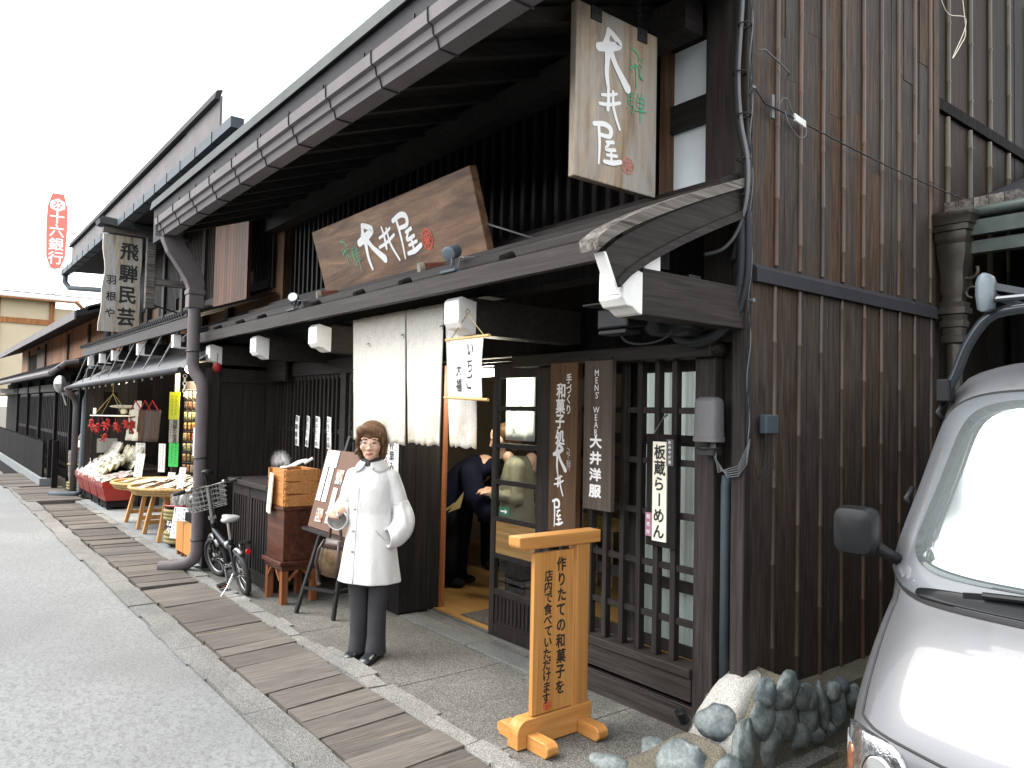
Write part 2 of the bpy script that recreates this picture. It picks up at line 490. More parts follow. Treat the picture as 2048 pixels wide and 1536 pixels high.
BRUSH = {   # strokes in a unit box (x, y, width)
 'o': [[(.30,.99,.12),(.52,.92,.14),(.68,.82,.16),(.36,.72,.20),(-.02,.64,.18)],[(.30,.99,.12),(.25,.84,.13),(.16,.70,.14)],
       [(.30,.74,.22),(.27,.48,.14),(.26,.25,.12),(.32,.0,.09)],[(.32,.72,.16),(.54,.46,.14),(.80,.26,.17),(.97,.13,.20)]],
 'i': [[(.12,.74,.09),(.45,.80,.10),(.78,.90,.08)],[(.02,.50,.10),(.45,.56,.11),(.92,.70,.10)],
       [(.36,1.0,.08),(.40,.72,.12),(.38,.42,.12)],[(.60,.92,.09),(.64,.50,.11),(.92,.03,.09)]],
 'y': [[(.04,.90,.12),(.40,.97,.14),(.62,.90,.15),(.58,.72,.12),(.22,.70,.10)],[(.20,.90,.10),(.24,.45,.09),(.22,.02,.06)],
       [(.48,.57,.08),(.72,.61,.10)],[(.60,.58,.07),(.46,.40,.09),(.78,.44,.10)],[(.50,.27,.08),(.84,.31,.09)],[(.64,.42,.08),(.66,.12,.09)],[(.40,.10,.10),(.70,.12,.13),(.98,.20,.12)]],
 'h': [[(.05,.98,.07),(.45,.90,.09),(.55,.72,.06)],[(.60,.80,.05),(.75,.72,.05)],[(.62,.66,.05),(.76,.60,.05)],[(.10,.70,.05),(.12,.42,.07)],[(.02,.46,.06),(.50,.60,.06),(.62,.42,.06),(.72,.30,.08)],[(.36,.62,.07),(.42,.02,.06)],[(.62,.50,.05),(.60,.36,.05),(.80,.30,.07)]],
 'd': [[(.10,.95,.06),(.10,.55,.06),(.34,.52,.06)],[(.10,.92,.05),(.40,.95,.05)],[(.12,.80,.05),(.36,.82,.05)],[(.12,.67,.05),(.36,.69,.05)],[(.24,.94,.05),(.24,.54,.05)],[(.36,.52,.06),(.34,.25,.06),(.24,.30,.05)],[(.02,.36,.05),(.10,.42,.05)],
       [(.56,1.0,.06),(.60,.90,.06)],[(.76,1.02,.06),(.74,.92,.06)],[(.54,.84,.05),(.54,.54,.05),(.86,.56,.05),(.88,.86,.05),(.54,.84,.05)],[(.54,.70,.05),(.86,.71,.05)],[(.42,.38,.06),(1.0,.44,.06)],[(.70,.84,.06),(.72,.02,.06)]],
}
def brush(m, F, key, u0, v0, w, h, k0=0, fat=1.0):
    for i, st in enumerate(BRUSH[key]):
        stroke(m, F, [(u0 + x*w, v0 + y*h, t*fat*(0.5*w+0.25*h)) for x, y, t in st], k0 + i)

def seal(m, F, u, v, w, h):
    """round seal: ring with a few crossing strokes"""
    t = 0.09*w
    stroke(m, F, [(u + math.cos(a*math.pi/8)*w/2, v + math.sin(a*math.pi/8)*h/2, t) for a in range(17)], 0)
    for i, (x0,y0,x1,y1) in enumerate([(-.3,.22,.3,.25),(0,.45,.02,-.1),(-.35,-.05,.35,-.02),(-.05,.0,-.32,-.38),(.05,.0,.34,-.36),(-.2,-.22,.2,-.2),(-.3,.1,-.1,.0),(.3,.1,.1,.0),(0,-.1,0,-.42)]):
        stroke(m, F, [(u+x0*w, v+y0*h, t), (u+x1*w, v+y1*h, t)], i+1)

def scribble(m, F, u, v0, v1, size, k=1.0):
    """writing too small to read: broken little brush marks down a column"""
    v = v0
    i = 0
    while v > v1:
        for j in range(3):
            a = random.uniform(-.4,.4); b = random.uniform(-.4,.4); c = random.uniform(-.45,.45); d = random.uniform(-.4,.4)
            stroke(m, F, [(u+a*size, v+b*size, size*.13*k), (u+c*size, v+d*size, size*.10*k)], (i*3+j) % 12)
        v -= size*1.15; i += 1
# ------------------------------------------------------------------ ground
def m_asphalt():
    m, n, p = mat_new("worn_asphalt")
    v = coords(n)
    a = tex_noise(n, v, 150, 5, 0.8)
    b = tex_noise(n, v, 48, 6, 0.8)
    c = tex_noise(n, v, 0.55, 4, 0.6, 0.5)
    c2 = tex_noise(n, coords(n, (1.0, 1.6, 1)), 18, 8, 0.80, 0.6)
    col = ramp(n, [(0.33, (0.06,0.061,0.059)), (0.50, (0.146,0.151,0.150)), (0.68, (0.205,0.211,0.210))], a)
    col = mixc(n, col, ramp(n, [(0.34,(0.55,0.55,0.55)),(0.66,(1.4,1.4,1.4))], b), 1.0, 'MULTIPLY')
    sm = ramp(n, [(0.40,(0.12,0.12,0.12)),(0.60,(1,1,1))], c)
    worn = ramp(n, [(0.44,(0,0,0)),(0.53,(1,1,1))], c2)
    k = mixc(n, sm, worn, 1.0, 'MULTIPLY')
    k = mixc(n, k, (0.6,)*3, 1.0, 'MULTIPLY')
    col = mixc(n, col, (0.236,0.246,0.247), k)
    n.links.new(col, p.inputs['Base Color'])
    p.inputs['Roughness'].default_value = 0.72
    bump(n, p, a, 0.5, 0.006)
    return m
def m_aggregate(name, cols, scale=150, rough=0.8, moss=None):
    m, n, p = mat_new(name)
    v = coords(n)
    vo = n.nodes.new("ShaderNodeTexVoronoi"); vo.inputs['Scale'].default_value = scale
    n.links.new(v, vo.inputs['Vector'])
    sep = n.nodes.new("ShaderNodeSeparateColor"); n.links.new(vo.outputs['Color'], sep.inputs[0])
    col = ramp(n, [(0.15+0.7*i/(len(cols)-1), c) for i, c in enumerate(cols)], sep.outputs[0])
    edge = ramp(n, [(0.25,(1.1,1.1,1.1)),(0.62,(0.55,0.55,0.53))], vo.outputs['Distance'])
    col = mixc(n, col, edge, 1.0, 'MULTIPLY')
    big = tex_noise(n, v, 1.6, 6, 0.65, 0.6)
    col = mixc(n, col, ramp(n, [(0.3,(0.68,0.68,0.67)),(0.7,(1.22,1.22,1.2))], big), 1.0, 'MULTIPLY')
    if moss:
        mo = tex_noise(n, v, 3.5, 7, 0.7)
        col = mixc(n, col, moss, ramp(n, [(0.56,(0,0,0)),(0.72,(0.7,0.7,0.7))], mo))
    n.links.new(col, p.inputs['Base Color'])
    p.inputs['Roughness'].default_value = rough
    bump(n, p, vo.outputs['Distance'], 0.5, 0.004)
    return m
M['asphalt'] = m_asphalt()
M['aggregate'] = m_aggregate("exposed_aggregate", [(0.085,0.082,0.073),(0.125,0.122,0.110),(0.17,0.166,0.153),(0.235,0.23,0.215)], 170)
M['gravelc'] = m_aggregate("sandy_ground", [(0.07,0.061,0.041),(0.115,0.10,0.07),(0.165,0.148,0.108)], 130, 0.9, moss=(0.05,0.05,0.027))
M['granite'] = m_aggregate("granite", [(0.10,0.104,0.104),(0.17,0.177,0.177),(0.24,0.247,0.247)], 260, 0.6)
M['concrete'] = plain('smooth_concrete', (0.19,0.205,0.21), 0.75, var=0.10, scale=2.0)
M['kerbc'] = m_aggregate('rough_kerb_concrete', [(0.13,0.127,0.12),(0.19,0.187,0.18),(0.25,0.247,0.24),(0.31,0.307,0.30)], 230, 0.9, moss=(0.10,0.096,0.082))
M['deck'] = wood('weathered_planks', [(0.072,0.063,0.055),(0.112,0.099,0.088),(0.152,0.137,0.122)], 'Y', 110, 0.85, 0.20, wear=(0.21,0.17,0.125), wear_amt=0.84, bmp=0.6, spec=.15)

def struct(m, name, mat, **k):
    o = build(m, name, mat, **k); o["kind"] = "structure"; return o

m = MB(); m.quad((-400,-300,-.03),(300,-300,-.03),(300,300,-.03),(-400,300,-.03))
struct(m, "ground", M['gravelc'])
m = MB(); m.grid(lambda u, v: (-160+220*u, -9+10.40*v, 0.0), 40, 6)
struct(m, "road", M['asphalt'])
# kerb between road and boardwalk: rough cast lengths
m = MB(); x = 3.0
while x > -60:
    L = random.uniform(1.2, 2.4)
    z = 0.012 + random.uniform(0, .008)
    for k in range(int(L/0.3)):
        xa = x - L*k/int(L/0.3); xb = x - L*(k+1)/int(L/0.3)
        y0 = 1.40 + random.uniform(-.02,.015)
        m.box(xb+.004 if k == int(L/.3)-1 else xb, xa, y0, 1.585+random.uniform(-.012,.012), -.02, z + random.uniform(0,.002))
    x -= L
struct(m, "kerb", M['kerbc'])
# boardwalk over the gutter: planks laid across, two runs that meet at a slightly different angle
m = MB()
def planks(xa, xb, y0, y1, skew, seed, wid=(0.17,0.30)):
    r = random.Random(seed); x = xa
    while x > xb:
        w = r.uniform(*wid); g = 0.007 + (0.012 if r.random() < .25 else 0); z = 0.022 + r.uniform(-.004,.006)
        e0, e1 = r.uniform(-.012,.012), r.uniform(-.02,.008)
        sk = skew + r.uniform(-.02,.02)
        a = Vector((x-w+g+sk*0, y0+e0, -.03)); 
        m.obox(a, (w-g, 0, r.uniform(-.003,.003)), (sk, (y1+e1)-(y0+e0), r.uniform(-.004,.004)), (0,0,z+.03))
        x -= w
planks(3.0, -7.15, 1.60, 2.115, -0.055, 3)
planks(-7.28, -13.9, 1.61, 2.10, 0.03, 4)
planks(-14.6, -17.0, 1.45, 2.25, 0.0, 5, (0.2,0.4))
planks(-17.3, -20.5, 1.35, 2.30, 0.0, 6, (0.2,0.4))
struct(m, "boardwalk", M['deck'])
m = MB(); m.box(-30, 4, 1.55, 2.3, -.03, -.012)
struct(m, "gutter_bed", M['black'])
# broken stone strip, pavement, granite step
m = MB(); x = 0.5
while x > -14.2:
    L = random.uniform(.16,.42)
    m.box(x-L+.003, x, 2.118+random.uniform(-.006,.006), 2.235+random.uniform(-.03,.03), -.02, .019+random.uniform(-.004,.007)); x -= L
m.jitter(0.012)
M['pale'] = m_aggregate('pale_crumbled_concrete', [(0.17,0.166,0.158),(0.24,0.236,0.226),(0.30,0.296,0.286),(0.35,0.346,0.336)], 210, 0.9, moss=(0.13,0.125,0.11))
struct(m, "stone_strip", M['pale'])
m = MB()
for xa, xb in ((-7.7,-5.27),(-5.262,-3.93),(-3.922,-2.92),(-2.912,-1.95)):
    m.box(xa, xb, 2.19, 3.60, -.03, .006)
struct(m, "pavement", M['aggregate'])
m = MB()
for xa, xb in ((-5.24,-4.33),(-4.325,-3.42)):
    m.box(xa, xb, 3.035, 3.20, -.03, .022)
struct(m, "granite_step", M['granite'], bevel=.004)
m = MB()
for k in range(4):
    m.box(-14.45+1.63*k, -14.45+1.63*(k+1)-.008, 2.215, 4.6, -.03, .03)
struct(m, "shop_slab", M['concrete'])

# ------------------------------------------------------------------ the sweet shop
shop = thing("wooden_shop", "two-storey dark timber sweet shop with long eaves and bamboo battened flank", "building", (-5.3, 3.4, 0))
def part(m, name, mat, **k):
    return build(m, name, mat, k.pop('parent', shop), **k)

# flank: weathered boards with bamboo battens
def m_siding(name, tone=1.0):
    m, n, p = mat_new(name)
    v = coords(n, (1,1,0.05), jitter=True)
    g = tex_noise(n, v, 70, 7, 0.68, 0.5)
    v2 = coords(n, (1,1,0.16), jitter=True)
    pt = tex_noise(n, v2, 5.5, 6, 0.62, 1.2)
    br = ramp(n, [(0.30,(0.018,0.010,0.0062)),(0.48,(0.050,0.0285,0.0155)),(0.70,(0.105,0.061,0.034))], g)
    gy = ramp(n, [(0.30,(0.018,0.0148,0.0132)),(0.50,(0.038,0.0318,0.0278)),(0.72,(0.072,0.061,0.053))], g)
    gm = n.nodes.new("ShaderNodeNewGeometry")
    ad = n.nodes.new("ShaderNodeMath"); ad.operation = 'MULTIPLY_ADD'; ad.inputs[1].default_value = 0.42; ad.inputs[2].default_value = -0.21
    n.links.new(gm.outputs['Random Per Island'], ad.inputs[0])
    s_ = n.nodes.new("ShaderNodeMath"); s_.operation = 'ADD'
    n.links.new(pt, s_.inputs[0]); n.links.new(ad.outputs[0], s_.inputs[1])
    f = ramp(n, [(0.42,(0,0,0)),(0.62,(1,1,1))], s_.outputs[0])
    sz_ = n.nodes.new("ShaderNodeSeparateXYZ"); n.links.new(coords(n), sz_.inputs[0])
    up_ = n.nodes.new("ShaderNodeMapRange"); up_.inputs[1].default_value = 2.2; up_.inputs[2].default_value = 2.5; up_.inputs[3].default_value = .35; up_.inputs[4].default_value = 1.0
    n.links.new(sz_.outputs[2], up_.inputs[0])
    f = mixc(n, f, up_.outputs[0], 1.0, 'MULTIPLY')
    c = mixc(n, gy, br, f)
    dk = ramp(n, [(0.26,(0.42,0.42,0.44)),(0.44,(1,1,1))], tex_noise(n, coords(n, (1,1,0.3), jitter=True), 4.0, 5, 0.6, 0.8))
    c = mixc(n, c, dk, 1.0, 'MULTIPLY')
    sp = ramp(n, [(0.69,(0,0,0)),(0.76,(1,1,1))], tex_noise(n, coords(n, (1,1,0.12), jitter=True), 34, 5, 0.7))
    c = mixc(n, c, (0.19,0.115,0.055), sp)
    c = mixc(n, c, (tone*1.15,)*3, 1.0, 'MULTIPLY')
    n.links.new(c, p.inputs['Base Color'])
    p.inputs['Roughness'].default_value = 0.68; p.inputs['Specular IOR Level'].default_value = 0.2
    bump(n, p, g, 0.5, 0.005)
    return m
M['siding'] = m_siding("weathered_siding")
M['siding2'] = m_siding("shaded_siding", 0.36)  # same siding for the rear flank, its shade put into a darker tone
def m_bamboo(name, a, b, c):
    m, n, p = mat_new(name)
    t = tex_noise(n, coords(n, (1,1,0.5), jitter=True), 2.3, 4, 0.6)
    col = ramp(n, [(0.34, a), (0.5, b), (0.66, c)], t)
    f = tex_noise(n, coords(n, (1,1,0.03)), 180, 3, 0.6)
    col = mixc(n, col, ramp(n, [(0.3,(0.75,)*3),(0.7,(1.2,)*3)], f), 1.0, 'MULTIPLY')
    n.links.new(col, p.inputs['Base Color']); p.inputs['Roughness'].default_value = 0.45
    return m
M['bamb'] = m_bamboo("brown_bamboo", (0.050,0.039,0.030), (0.078,0.043,0.026), (0.115,0.054,0.029))
M['bambgrey'] = m_bamboo("grey_bamboo", (0.040,0.033,0.027), (0.062,0.045,0.032), (0.085,0.055,0.034))
M['bambgreen'] = m_bamboo("old_bamboo", (0.05,0.043,0.028), (0.075,0.062,0.036), (0.10,0.082,0.048))

XS = -2.2
ys = [3.205, 3.42, 3.64, 3.865, 4.085, 4.312, 4.529, 4.748, 4.966, 5.19, 5.27]
rb = random.Random(11)
m = MB()
for i in range(len(ys)-1):
    a, b = ys[i], ys[i+1]
    if b - a > .15:
        c = a + (b-a)*rb.choice([.36,.5,.62]); segs = [(a,c),(c,b)] if rb.random() < .75 else [(a,b)]
    else: segs = [(a,b)]
    for (p, q) in segs:
        for (z0, z1) in ((.225,2.34),(2.36,3.1+rb.random()),(None,4.75)):
            if z0 is None: z0 = zl + .002
            zl = z1
            d = rb.uniform(0,.007)
            m.box(XS-.024, XS-.004+d, p+.0015, q-.0015, z0, z1)
part(m, "flank_boards", M['siding'])
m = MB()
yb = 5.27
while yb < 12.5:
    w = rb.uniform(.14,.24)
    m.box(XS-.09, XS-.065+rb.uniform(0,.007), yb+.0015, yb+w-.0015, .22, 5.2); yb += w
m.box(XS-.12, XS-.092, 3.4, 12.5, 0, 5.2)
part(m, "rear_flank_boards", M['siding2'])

def bamboo_batten(y, x, z0, z1, r, seed, mat, lean=0.0):
    q = random.Random(seed); m = MB(); pts = []; rs = []
    z = z0; k = 0
    nz = z0 + q.uniform(.1,.4)
    pts.append((x, y, z0)); rs.append(r)
    while nz < z1 - .05:
        w = q.uniform(-.0025,.0025)
        yy = y + lean*(nz-z0)
        for dz, rr in ((-.012,.98),(-.004,1.20),(.004,1.22),(.012,1.0)):
            pts.append((x, yy + w, nz+dz)); rs.append(r*rr)
        nz += q.uniform(.30,.48)
    pts.append((x, y + lean*(z1-z0), z1)); rs.append(r*.98)
    m.tube(pts, rs, 10)
    return part(m, "bamboo_batten", mat, smooth='auto', angle=50)
for i, y in enumerate(ys[1:-1]):
    bamboo_batten(y, XS+.004, 2.40, 4.75, .0125+rb.uniform(0,.0025), i, M['bamb'] if i not in (5,) else M['bambgrey'], rb.uniform(-.003,.003))
    bamboo_batten(y+rb.uniform(-.01,.012), XS+.004, .225, 2.30, .0115+rb.uniform(0,.003), 50+i, M['bamb'] if i == 4 else M['bambgrey'], rb.uniform(-.004,.004))
for i, y in enumerate([5.62, 6.00, 6.36, 6.74, 7.15]):
    bamboo_batten(y, XS-.055, 3.86, 5.1, .018, 90+i, M['bambgreen'])
    bamboo_batten(y-.02, XS-.055, 2.6, 3.76, .021, 95+i, M['bambgreen'])
m = MB(); m.box(XS-.06, XS-.03, 5.36, 9, 3.77, 3.85)
part(m, "flank_rail", M['black'])
m = MB(); m.box(XS-.07, XS+.004, 5.255, 5.335, .2, 4.9)
part(m, "flank_post", M['siding'])
M['skirt'] = plain('grey_skirting_metal', (0.070,0.071,0.074), 0.65, 0.0, var=0.2, scale=5, spec=.15)
# metal drip strip and skirting
m = MB(); m.prism([(0,0),(.034,-.004),(.034,.062),(0,.092)], (XS,3.215,2.300), (1,0,0), (0,0,1), (0,2.03,0))
part(m, "drip_strip", M['metaldark'])
m = MB(); m.prism([(0,0),(.045,-.02),(.052,-.02),(.052,-.004),(.012,.135),(0,.135)], (XS+.01,3.36,.115), (1,0,0), (0,0,1), (0,5.6,0))
part(m, "metal_skirting", M['skirt'])
# corner posts
m = MB(); m.box(-2.262, -2.186, 3.150, 3.204, .335, 4.6)
part(m, "corner_post", M['darkwornz'], bevel=.004)
m = MB(); m.box(-2.455, -2.264, 3.17, 3.34, 2.0, 4.5)
part(m, "upper_post", M['dark'], bevel=.005)
m = MB(); m.box(-2.363, -2.264, 3.235, 3.36, .05, 2.3)
part(m, "recess_board", M['dark'])

# ------------------------------------------------------------------ lattice window beside the door
m = MB()
for x in (-3.392,-3.266,-3.142,-3.008,-2.883,-2.758,-2.638): m.box(x-.017, x+.017, 3.170, 3.214, .34, 1.925)
m.box(-3.54,-3.506,3.172,3.214,.34,1.925)
for z in (1.653,1.375,1.096,.82,.545): m.box(-3.62,-2.49, 3.182, 3.208, z-.017, z+.017)
lat = part(m, "window_lattice", M['dark'], bevel=.002)
m = MB(); m.box(-2.487,-2.365,3.152,3.26,0,1.925)
part(m, "window_stile", M['darkwornz'], bevel=.004)
m = MB(); m.box(-3.76,-3.62,3.16,3.42,0,1.925)
part(m, "door_post", M['dark'], bevel=.004)
m = MB(); m.prism([(0,0),(.16,0),(.16,.075),(0,.075)], (-3.95,3.09,1.926), (0,1,0), (0,0,1), (1.60,0,0))
m.ell((-2.352,3.17,1.9635), (.030,.08,.0375), 12, 6)
part(m, "window_head", M['darkx'], bevel=.004)
m = MB(); m.box(-3.62,-2.487,3.13,3.26,.29,.338); m.box(-3.62,-2.489,3.145,3.262,.168,.287)
part(m, "window_sill", M['darkwornx'], bevel=.004)
m = MB(); m.box(-3.62,-2.37,3.165,3.20,-.01,.125); m.box(-3.62,-2.37,3.162,3.198,.128,.137)
part(m, "baseboard", M['darkwornx'], bevel=.003)
m = MB(); m.box(-3.62,-2.3,3.30,3.34,-.01,.30)
part(m, "underfloor", M['black'])
# glazed sliding panels behind the lattice
m = MB()
for a, b in ((-3.62,-3.045),(-3.043,-2.47)):
    m.box(a,a+.045,3.285,3.315,.34,1.92); m.box(b-.045,b,3.285,3.315,.34,1.92)
    for z in (.36,.70,1.49,1.90): m.box(a+.045,b-.045,3.287,3.313,z-.03,z+.03)
part(m, "window_sash", M['dark'])
m = MB(); m.box(-3.575,-3.09,3.297,3.302,.34,1.92); m.box(-2.998,-2.515,3.297,3.302,.34,1.92)
part(m, "window_pane", M['glass'])
m = MB(); m.grid(lambda u, v: (-3.0+.53*u, 3.345+.010*math.sin(u*26)+.004*math.sin(u*61), .37+1.50*v), 60, 2)
M['curtain'] = plain('grey_white_curtain', (0.80,0.83,0.82), 0.8, var=0.10, scale=5)
nn = M['curtain'].node_tree; tl_ = nn.nodes.new("ShaderNodeBsdfTranslucent"); tl_.inputs[0].default_value = (.80,.84,.84,1); mx_ = nn.nodes.new("ShaderNodeMixShader"); mx_.inputs[0].default_value = .5
pb_ = [x for x in nn.nodes if x.type == 'BSDF_PRINCIPLED'][0]; ob_ = [x for x in nn.nodes if x.type == 'OUTPUT_MATERIAL'][0]
nn.links.new(pb_.outputs[0], mx_.inputs[1]); nn.links.new(tl_.outputs[0], mx_.inputs[2]); nn.links.new(mx_.outputs[0], ob_.inputs[0])
part(m, "window_curtain", M['curtain'], smooth=True)
m = MB(); m.box(-3.0,-2.47,3.34,3.36,.34,.368)
part(m, "curtain_rail", M['stool'])

# ------------------------------------------------------------------ sliding door
dn = MB()
X0, X1, YD = -4.475, -3.765, 3.335
dn.box(X0,X0+.055,YD,YD+.034,.012,1.975); dn.box(X1-.055,X1,YD,YD+.034,.012,1.975)
for z, h in ((1.925,.10),(1.655,.035),(1.386,.035),(1.121,.035),(.855,.035),(.590,.035),(.331,.045),(.055,.086)):
    dn.box(X0+.055,X1-.055,YD+.002,YD+.032,z-h/2,z+h/2)
dn.box(X0+.055,X1-.055,YD+.012,YD+.026,.098,.309)
for k in range(13):
    x = X0+.08+k*.043
    dn.box(x,x+.022,YD+.004,YD+.012,.13,.300)
door = part(dn, "sliding_door", M['dark'], bevel=.002)
m = MB()
for a, b in ((.353,.573),(.873,1.104),(1.139,1.369),(1.404,1.638),(1.673,1.875)):
    m.box(X0+.055,X1-.055,YD+.015,YD+.019,a,b)
part(m, "door_pane", M['glass'], parent=door)
m = MB(); m.box(X0+.055,X1-.055,YD+.010,YD+.024,.608,.838)
part(m, "door_panel", M['oak'], parent=door)
m = MB(); m.box(X0+.014,X0+.040,YD-.003,YD+.001,.86,1.0)
part(m, "door_handle", M['iron'], parent=door)
m = MB(); m.box(-5.26,-3.40,3.30,3.315,-.01,.026); m.box(-5.26,-3.40,3.34,3.352,-.01,.026)
part(m, "door_track", M['steel'])

# wing wall beside the entrance
m = MB()
for k in range(3): m.box(-5.262+.0, -5.258, 3.036+.1225*k+.001, 3.036+.1225*(k+1)-.001, .03, 2.3)
m.box(-5.60,-5.262,3.036,3.40,.02,2.3)
part(m, "wing_wall", M['black'], bevel=.003)
m = MB(); m.box(-5.262,-5.24,3.402,3.45,.02,2.2)
part(m, "jamb", M['stool'])

# ------------------------------------------------------------------ front lattice behind the counter, side screen
m = MB()
for k in range(25): m.box(-7.86+.09*k, -7.86+.09*k+.03, 2.995, 3.025, .9, 1.94)
for z in (.95,1.42,1.93): m.box(-7.9,-5.6,3.003,3.019,z-.02,z+.02)
part(m, "counter_lattice", M['dark'])
m = MB(); m.box(-6.28,-6.18,2.975,3.06,.0,1.95); m.box(-7.95,-5.6,2.97,3.09,1.95,2.08); m.box(-8.1,-5.6,3.04,3.10,2.08,2.6)
part(m, "front_frame", M['darkx'])
m = MB(); m.box(-7.9,-5.6,3.20,3.22,0,2.1)
M['tanpanel'] = plain('tan_board', (0.34,0.26,0.13), 0.8, var=0.3, scale=3)
part(m, "back_panel", M['tanpanel'])
m = MB()
m.box(-8.06,-7.92,2.30,2.42,0.0,2.02); m.box(-8.06,-7.93,2.42,3.45,1.88,2.02)
part(m, "side_screen_frame", M['dark'], bevel=.004)
m = MB()
for k in range(4): m.box(-8.02,-7.96,2.421+.245*k,2.421+.245*(k+1)-.004,.02,1.88)
part(m, "side_screen", M['brownwall'] if False else M['dark'])
m = MB(); m.box(-8.06,-7.40,2.9,2.93,1.90,2.12)
part(m, "screen_beam", M['darkx'])

# ------------------------------------------------------------------ lower eave
ZF = 2.275
m = MB(); m.box(-8.22,-2.215,2.235,2.275,ZF,ZF+.098)
part(m, "fascia", M['darkx'], bevel=.003)
m = MB()
m.prism([(0,0),(0.88,0.43),(0.88,0.46),(0,.03)], (-8.2,2.30,ZF+.085), (0,1,0), (0,0,1), (6.0,0,0))
part(m, "lower_roof", M['darkx'])
m = MB()
for t in (.08,.30,.55,.80): m.prism([(0,0),(.14,.068),(.14,.098),(0,.045)], (-8.2,2.29+.88*t,ZF+.112+.43*t), (0,1,0), (0,0,1), (5.98,0,0))
part(m, "roof_batten", M['darkx'])
# black plugs added in place of the dark half-round notches atop the fascia
for x in (-7.55,-6.9,-6.35,-5.25,-4.55,-3.95,-2.95): part(MB().cyl((x,2.236,ZF+.10),(x,2.30,ZF+.13),.026,10), "notch_plug", M['black'])
m = MB(); m.box(-8.2,-2.25,2.52,2.66,2.285,2.45)
part(m, "purlin", M['black'])
m = MB(); m.box(-8.2,-2.22,2.29,3.24,ZF+.04,ZF+.055)
M['liningboard'] = wood('eave_board', [(0.06,0.05,0.042),(0.10,0.085,0.072),(0.14,0.12,0.10)], 'Y', 40, 0.75, 0.3)  # one plain brown for the eave boards and the shop ceiling
# boards under the lower eave follow its slope
m = MB(); m.prism([(0.02,0),(0.90,0.42),(0.90,0.435),(0.02,.015)], (-8.2,2.28,ZF+.055), (0,1,0), (0,0,1), (5.98,0,0))
part(m, "eave_board", M['liningboard'])
bxs = [(-2.335,.14),(-3.563,.141),(-5.44,.141),(-6.715,.141),(-8.03,.141)]
for x, w in bxs:
    m = MB(); pr = [(0,0),(0.05,-.008),(0.115,-.026),(1.0,-.026),(1.0,.150),(.0,.150)]
    pr = [(.02,.145),(.0,.12),(.0,.02),(.025,0),(.07,-.004),(.12,-.030),(.92,-.030),(.92,.172),(.02,.172)]
    pr = [(.121,-.030),(.92,-.030),(.92,.172),(.121,.172)]
    m.prism(pr, (x,2.30,2.085), (0,1,0), (0,0,1), (w,0,0))
    b = part(m, "bracket_beam", M['darkworn'] if x > -2.5 else M['darkx'], bevel=.003)
    m = MB(); m.prism([(.0,.03),(.025,.0),(.06,-.004),(.095,-.026),(.122,-.032),(.122,.150),(.022,.172),(.0,.150)], (x-.002,2.30,2.085), (0,1,0), (0,0,1), (w+.004,0,0))
    part(m, "white_beam_nose", M['whitepaint'], parent=b, bevel=.003)
m = MB(); m.box(-8.1,-2.30,3.27,3.35,2.02,2.72); part(m, "header_wall", M['black'])
# purlin end, white
m = MB(); m.box(-2.33,-2.215,2.455,2.56,2.240,2.345)
part(m, "white_purlin_end", M['whitepaint'], bevel=.003)
# curved barge boards at the two ends
def barge(x0, x1, name, mats, capx):
    def crv(t): return 2.175+ .945*t, 2.315 + .455*t**.80 
    N = 14
    top = [crv(i/N) for i in range(N+1)]
    m = MB()
    poly = [(y, z-.028) for y, z in top]
    low = [(y + .07*(1-i/N) , z-.135 + .0*(i/N)) for i, (y, z) in enumerate(top)]
    P = [(p[0],p[1]) for p in low] + list(reversed(poly))
    m.prism(P, (x0,0,0), (0,1,0), (0,0,1), (x1-x0,0,0))
    o1 = part(m, name, mats[0], fix=True)
    m = MB()
    lowb = [(y + .012*(1-i/N), z-.030-.012*(i/N)) for i, (y, z) in enumerate(low)]
    P = [(q[0], q[1]) for q in lowb] + list(reversed([(q[0], q[1]-.002) for q in low]))
    m.prism(P, (x0+.004,0,0), (0,1,0), (0,0,1), (x1-x0+.016,0,0))
    part(m, "barge_moulding", mats[1], fix=True, parent=o1)
    m = MB()
    capl = [(y-.045*(1-i/N), z-.027) for i, (y, z) in enumerate(top)]
    capt = [(y-.055*(1-i/N), z+.020) for i, (y, z) in enumerate(top)]
    P = capl + list(reversed(capt))
    m.prism(P, (capx[0],0,0), (0,1,0), (0,0,1), (capx[1]-capx[0],0,0))
    part(m, "barge_cap", mats[2], fix=True, parent=o1)
    return o1
M['capwood'] = wood('weathered_grey_cap', [(0.06,0.053,0.046),(0.15,0.135,0.12),(0.27,0.25,0.23)], 'Y', 30, 0.8, 0.3, wear=(0.03,0.026,0.024), wear_amt=0.95, bmp=0.8)
bg_ = barge(-2.235,-2.185,"barge_board",(M['darkworn'],M['darkworn'],M['capwood']),(-2.275,-2.165))
m = MB(); m.obox((-2.24,2.172,2.288),(.058,0,0),(.018,.0,.0) if False else (0,.014,0),(0,.085,-.165))
part(m, "white_barge_end", M['whitepaint'], parent=bg_)
barge(-8.26,-8.21,"barge_board",(M['dark'],M['dark'],M['metaldark']),(-8.29,-8.18))

